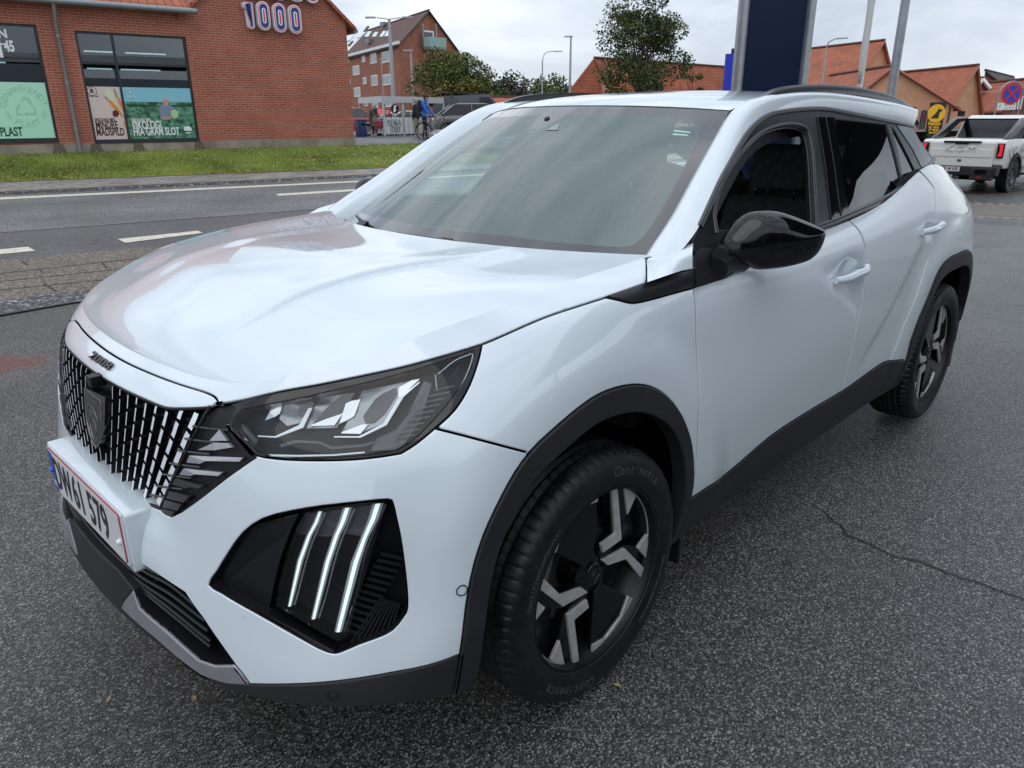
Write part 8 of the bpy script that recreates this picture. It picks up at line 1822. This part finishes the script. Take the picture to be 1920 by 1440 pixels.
# bin
b = groundpt(678, 37, ZS); BN = empty('litter_bin', tuple(b), 0, 'dark blue litter bin at the left end of the trolley shelter', 'bin'); mb = MB(); mb.prism(rrect(0, 0, .44, .44, .06), 0, .78, 2); mb.build('bin_body', pmat('bin_blue', (.010, .02, .09), .4), BN, 40, bevel=.01); mb = MB(); mb.prism(rrect(0, 0, .48, .48, .08), .78, .84, 2); mb.build('bin_lid', pmat('bin_lid', (.02, .03, .07), .4), BN, 40, bevel=.015); mb = MB(); mb.box((.0, .0, .60), (.24, .47, .09)); mb.build('bin_opening', DARK, BN)
# red post box, round sign, parasols beyond
REDP = pmat('red_plastic', (.50, .02, .03), .45)
b = groundpt(728, 52, ZS); RB = empty('red_sign', tuple(b), va, 'square red sign with a white crown like mark seen through the shelter', 'sign'); z1_ = zat(b, 203)-ZS; z0_ = zat(b, 217)-ZS; mb = MB(); mb.box((0, 0, (z0_+z1_)/2), (.42, .1, z1_-z0_)); mb.build('sign_board', REDP, RB, bevel=.02); mb = MB(); mb.box((0, 0, z0_/2), (.06, .06, z0_)); mb.build('post', GPOLE, RB)
mb = MB(); mb.tube([(-.09, -.06, (z0_+z1_)/2+.12), (-.09, -.06, (z0_+z1_)/2-.06), (0, -.06, (z0_+z1_)/2-.12), (.09, -.06, (z0_+z1_)/2-.06), (.09, -.06, (z0_+z1_)/2+.12)], .025, 5); mb.tube([(0, -.06, (z0_+z1_)/2-.1), (0, -.06, (z0_+z1_)/2+.12)], .02, 5); mb.build('sign_mark', WHITE, RB)
b = groundpt(743, 50, ZS); RS = empty('round_sign', tuple(b), va, 'round black and white sign on a post under the shelter roof', 'sign'); zc_ = zat(b, 204)-ZS; mb = MB(); mb.prism([(.27*math.cos(a), zc_+.30*math.sin(a)) for a in np.linspace(0, 6.283, 24)[:-1]], -.03, .03, 1, fn=lambda p_, q_, h_: (p_, h_, q_)); mb.build('sign_disc', BKS, RS); mb = MB(); mb.prism([(-.12, zc_-.2), (-.05, zc_+.2), (.12, zc_+.22), (.02, zc_), (.10, zc_-.05), (0, zc_-.22)], -.04, -.03, 1, fn=lambda p_, q_, h_: (p_, h_, q_)); mb.build('sign_mark', WHITE, RS); mb = MB(); mb.box((0, .02, zc_/2), (.08, .05, zc_)); mb.build('post', WHITE, RS)
b = groundpt(714, 60, ZS); PA = empty('parasol', tuple(b), 0, 'red parasol opened beyond the trolley shelter', 'parasol'); mb = MB(); zc_ = zat(b, 203)-ZS; V = [(0, 0, zc_)]; F = []
for k in range(8): a = k*math.pi/4; V.append((1.1*math.cos(a), 1.1*math.sin(a), zc_-.45))
for k in range(8): F.append((0, 1+k, 1+(k+1) % 8))
mobj('canopy', V, F, pmat('parasol_red', (.62, .06, .05), .7), PA); mb.tube([(0, 0, 0), (0, 0, zc_)], .03, 6); mb.build('pole', STEEL, PA)
# ---- people: one skinned body each
SKIN = pmat('skin', (.42, .25, .19), .55, 0, .3)
def person(label, loc, rz, h, cols, pose, hair, extra=None, group=None, coat=None, legs_skin=False):
    """pose: dict of joint positions (x forward, y left, z up) in units of body height"""
    P = empty('person', loc, rz, label, 'person', group); J = pose
    order = ['pelvis', 'waist', 'chest', 'neck', 'head', 'crown', 'lhip', 'lknee', 'lankle', 'ltoe', 'rhip', 'rknee', 'rankle', 'rtoe', 'lsho', 'lelb', 'lwri', 'lhand', 'rsho', 'relb', 'rwri', 'rhand']
    E_ = [('pelvis', 'waist'), ('waist', 'chest'), ('chest', 'neck'), ('neck', 'head'), ('head', 'crown'), ('pelvis', 'lhip'), ('lhip', 'lknee'), ('lknee', 'lankle'), ('lankle', 'ltoe'), ('pelvis', 'rhip'), ('rhip', 'rknee'), ('rknee', 'rankle'), ('rankle', 'rtoe'), ('chest', 'lsho'), ('lsho', 'lelb'), ('lelb', 'lwri'), ('lwri', 'lhand'), ('chest', 'rsho'), ('rsho', 'relb'), ('relb', 'rwri'), ('rwri', 'rhand')]
    rad_ = dict(pelvis=.078, waist=.072, chest=.088, neck=.034, head=.056, crown=.048, lhip=.055, lknee=.036, lankle=.024, ltoe=.022, lsho=.042, lelb=.030, lwri=.021, lhand=.022)
    for k in list(rad_):
        if k[0] == 'l': rad_['r'+k[1:]] = rad_[k]
    if coat: rad_.update(coat)
    V = [tuple(np.array(J[k])*h) for k in order]; me = bpy.data.meshes.new('body'); me.from_pydata(V, [(order.index(a), order.index(b_)) for a, b_ in E_], []); o = bpy.data.objects.new('body', me); COL.objects.link(o); o.parent = P
    for c_ in cols: me.materials.append(c_)
    sk = o.modifiers.new('skin', 'SKIN'); sk.use_smooth_shade = True
    for i, k in enumerate(order): r_ = rad_[k]*h; me.skin_vertices[0].data[i].radius = (r_*(.72 if k in ('chest', 'pelvis', 'waist') else 1), r_)
    me.skin_vertices[0].data[0].use_root = True; ss = o.modifiers.new('sub', 'SUBSURF'); ss.levels = 1; ss.render_levels = 1
    dg = bpy.context.evaluated_depsgraph_get(); m2 = bpy.data.meshes.new_from_object(o.evaluated_get(dg)); bpy.data.objects.remove(o)
    for c_ in range(len(m2.materials), len(cols)): m2.materials.append(cols[c_])
    zc = np.array([list(p_.center) for p_ in m2.polygons])/h; hp = np.array(J['head']); mi = []
    for c_ in zc:
        dl = min(np.linalg.norm(c_-np.array(J[k])) for k in ('lhand', 'rhand')); dt = min(np.linalg.norm(c_-np.array(J[k])) for k in ('ltoe', 'rtoe', 'lankle', 'rankle'))
        if c_[2] > J['neck'][2]+.005 and np.linalg.norm(c_[:2]-hp[:2]) < .1: mi.append(0)
        elif dl < .035: mi.append(0)
        elif dt < .05: mi.append(3)
        elif legs_skin and c_[2] < .22: mi.append(0)
        elif c_[2] < J['pelvis'][2]-.02 and not (coat and c_[2] > J['pelvis'][2]-.10 and coat.get('long')): mi.append(2)
        else: mi.append(1)
    m2.materials.clear(); [m2.materials.append(c_) for c_ in cols]; m2.polygons.foreach_set('material_index', np.array(mi, dtype=np.int32)); bo = bpy.data.objects.new('body', m2); COL.objects.link(bo); bo.parent = P
    hd = np.array(J['head'])*h; cr_ = np.array(J['crown'])*h; mb = MB(); fw = np.array([1, 0, 0]); mb.sphere(cr_+np.array([-.012*h, 0, .012*h]), (.062*h, .056*h, .050*h), 12, 8); mb.sphere(hd+np.array([-.030*h, 0, .02*h]), (.045*h, .055*h, .06*h), 12, 8); mb.build('hair', hair, P, True)
    mb = MB(); mb.sphere(hd+np.array([.058*h, 0, .012*h]), (.012*h, .009*h, .014*h), 6, 5)
    for s_ in (-1, 1): mb.sphere(hd+np.array([.0, s_*.055*h, .012*h]), (.012*h, .006*h, .017*h), 6, 5)
    mb.build('ears_nose', SKIN, P, True)
    for s_, k in ((1, 'l'), (-1, 'r')):
        w_ = np.array(J[k+'hand'])*h; d = (np.array(J[k+'hand'])-np.array(J[k+'wri']))*h; d /= np.linalg.norm(d)+1e-9; sd = np.cross(d, [0, 0, 1.0]); sd /= np.linalg.norm(sd)+1e-9; mb = MB()
        for f in range(4): a = w_+sd*(f-1.5)*.011*h; mb.tube([a, a+d*.020*h, a+d*.036*h+np.array([0, 0, -.010*h])], [.0055*h, .005*h, .004*h], 5)
        mb.tube([w_-sd*.02*h, w_-sd*.028*h+d*.016*h], .0055*h, 5); mb.build('fingers', SKIN, P, True)
    return P, bo
def pose_stand(**kw):
    J = dict(pelvis=(0, 0, .52), waist=(.0, 0, .60), chest=(.005, 0, .74), neck=(.01, 0, .845), head=(.025, 0, .90), crown=(.02, 0, .945), lhip=(0, .05, .50), lknee=(.02, .055, .28), lankle=(-.01, .06, .05), ltoe=(.07, .065, .02), rhip=(0, -.05, .50), rknee=(.02, -.055, .28), rankle=(-.01, -.06, .05), rtoe=(.07, -.065, .02), lsho=(0, .105, .80), lelb=(-.01, .13, .64), lwri=(.03, .13, .50), lhand=(.04, .13, .46), rsho=(0, -.105, .80), relb=(-.01, -.13, .64), rwri=(.03, -.13, .50), rhand=(.04, -.13, .46)); J.update(kw); return J
HR1, HR2 = pmat('dark_hair', (.02, .014, .010), .6), pmat('grey_hair', (.35, .33, .30), .7)
BLJ = pmat('blue_jacket', (.008, .12, .50), .6); DKT = pmat('dark_trousers', (.012, .013, .017), .8); BGT = pmat('beige_trousers', (.30, .25, .19), .8); DKC = pmat('dark_coat', (.012, .013, .016), .8); OLV = pmat('olive_coat', (.055, .06, .048), .8); SHO = pmat('pale_shoes', (.40, .38, .36), .6); BSH = pmat('black_shoes', (.015, .015, .015), .5)
# faces picture right (towards the bicycle)
bm_ = groundpt(797, 32, ZS); MN, _b = person('man in bright blue jacket and dark trousers leaning over his bicycle', tuple(bm_), va-.15, 1.84, [SKIN, BLJ, DKT, BSH], pose_stand(neck=(.045, 0, .845), head=(.075, 0, .895), crown=(.075, 0, .94), chest=(.025, 0, .74), lelb=(.10, .12, .65), lwri=(.20, .10, .56), lhand=(.235, .09, .545), relb=(.08, -.13, .64), rwri=(.17, -.11, .54), rhand=(.21, -.10, .525), lankle=(.02, .06, .05), ltoe=(.09, .065, .02), rankle=(-.04, -.06, .05), rtoe=(.03, -.065, .02)), HR1)
mb = MB(); mb.box((-.155, 0, 1.36), (.16, .30, .46)); q_ = mb.build('backpack', DKC, None, bevel=.05); q_.location = MN.location; q_.rotation_euler = MN.rotation_euler; tag(q_, 'black backpack worn by the man in the blue jacket', 'backpack')
b2 = groundpt(783, 33.2, ZS); person('person in a long dark coat and beige trousers behind the cyclist', tuple(b2), va+2.6, 1.72, [SKIN, DKC, BGT, SHO], pose_stand(), HR2, coat=dict(pelvis=.105, waist=.10, chest=.105, lhip=.075, rhip=.075, long=1) if False else dict(pelvis=.11, waist=.10, chest=.105))
b3 = groundpt(697, 38, ZS); person('older person in an olive coat bending towards the trolleys', tuple(b3), va+.1, 1.60, [SKIN, OLV, OLV, SHO], pose_stand(chest=(.06, 0, .73), neck=(.10, 0, .825), head=(.14, 0, .865), crown=(.135, 0, .91), lelb=(.15, .11, .66), lwri=(.27, .08, .60), lhand=(.30, .08, .59), relb=(.14, -.11, .64), rwri=(.25, -.08, .58), rhand=(.28, -.08, .57)), HR2, coat=dict(pelvis=.10, waist=.095), legs_skin=True)
b4 = groundpt(706, 45, ZS); person('person in a dark blue jacket and pale cap inside the shelter', tuple(b4), va+2.9, 1.75, [SKIN, pmat('navy_jacket', (.015, .022, .08), .7), DKT, BSH], pose_stand(), pmat('pale_cap', (.28, .32, .5), .7))
# ---- bicycle
bb = groundpt(818, 31.6, ZS); BK = empty('bicycle', tuple(bb), va-.12, 'dark city bicycle held by the man in the blue jacket', 'bicycle')
for x in (-.54, .54):
    w_ = empty('wheel', (x, 0, .35), 0, parent=BK); mb = MB(); mb.tube([(.335*math.cos(a), 0, .335*math.sin(a)) for a in np.linspace(0, 6.283, 33)[:-1]], .020, 6, closed=True); mb.build('tyre', RUBBER, w_, True)
    mb = MB()
    for k in range(14): a = k*.4488; mb.tube([(.02*math.cos(a+1), .01, .02*math.sin(a+1)), (.32*math.cos(a), 0, .32*math.sin(a))], .0025, 3)
    mb.build('spokes', STEEL, w_); mb = MB(); mb.tube([(.36*math.cos(a), 0, .36*math.sin(a)) for a in np.linspace(.5 if x < 0 else .3, 2.8, 12)], .014, 5); mb.build('mudguard', BLK, w_)
FRM = pmat('bicycle_frame', (.012, .03, .022), .3, 0, .5, 1); mb = MB()
for seg_ in (((-.12, 0, .30), (-.24, 0, .88)), ((-.12, 0, .30), (.38, 0, .72)), ((-.2, 0, .74), (.36, 0, .86)), ((.36, 0, .92), (.44, 0, .62), (.54, 0, .35)), ((-.54, .06, .35), (-.12, .03, .30)), ((-.54, -.06, .35), (-.12, -.03, .30)), ((-.54, .06, .35), (-.21, .02, .76)), ((-.54, -.06, .35), (-.21, -.02, .76))): mb.tube(list(seg_), .018, 6)
mb.build('frame', FRM, BK, True); mb = MB(); mb.tube([(.20, .28, 1.02), (.33, .22, 1.04), (.36, 0, 1.0), (.33, -.22, 1.04), (.20, -.28, 1.02)], .014, 6); mb.tube([(.36, 0, .9), (.36, 0, 1.0)], .016, 6); mb.build('handlebar', BLK, BK, True)
mb = MB(); mb.prism([(-.36, -.08), (-.36, .08), (-.24, .06), (-.08, .02), (-.08, -.02), (-.24, -.06)], .90, .96, 2); mb.build('saddle', BLK, BK, 40, bevel=.02)
mb = MB(); mb.box((-.52, 0, .76), (.42, .14, .02)); mb.tube([(-.68, .05, .76), (-.56, .06, .36)], .006, 4); mb.tube([(-.68, -.05, .76), (-.56, -.06, .36)], .006, 4); mb.build('luggage_rack', STEEL, BK)
mb = MB(); mb.tube([(-.12, 0, .30), (-.06, .08, .16)], .010, 5); mb.tube([(-.12, 0, .30), (-.18, -.08, .44)], .010, 5); mb.lathe([(.0, .02), (.09, .02), (.09, .026), (0, .026)], (-.12, 0, .30), n=16); mb.build('cranks', STEEL, BK); mb = MB(); mb.tube([(-.15, .05, .28), (-.22, .18, .01)], .010, 5); mb.build('kickstand', STEEL, BK)
# ================================================================ unseen canopy and showroom, added for dark reflections in the paint and glass
CN = empty('reflection_canopy', (-8.6, 5.3, 0), 0, 'unseen flat dark canopy on steel columns, added for the reflection in the car windows', 'canopy')
mb = MB(); mb.box((0, 0, 4.35), (11, 6.4, .22)); mb.build('canopy_roof', pmat('canopy_soffit', (.035, .037, .04), .7), CN)
mb = MB(); mb.box((0, -3.24, 4.36), (11.1, .06, .42)); mb.build('fascia', WHITE, CN)
for x in (-4.6, 0, 4.6):
    mb = MB(); mb.tube([(x, 2.2, -.1), (x, 2.2, 4.3)], .09, 12); mb.build('column', STEEL, CN)
SR2 = empty('showroom', (-2.0, 16, 0), 0, 'long low showroom with dark glass front unseen behind the camera, added for reflections', 'building')  # unseen block, added to darken what the car side reflects
mb = MB(); mb.box((0, 0, 1.9), (34, 6, 3.8)); mb.build('wall', pmat('showroom_cladding', (.11, .115, .12), .5), SR2); mb = MB()
for k in range(9): mb.box((-14+k*3.5, -3.03, 1.5), (3.0, .06, 2.6))
mb.build('window', GLOSSB, SR2)
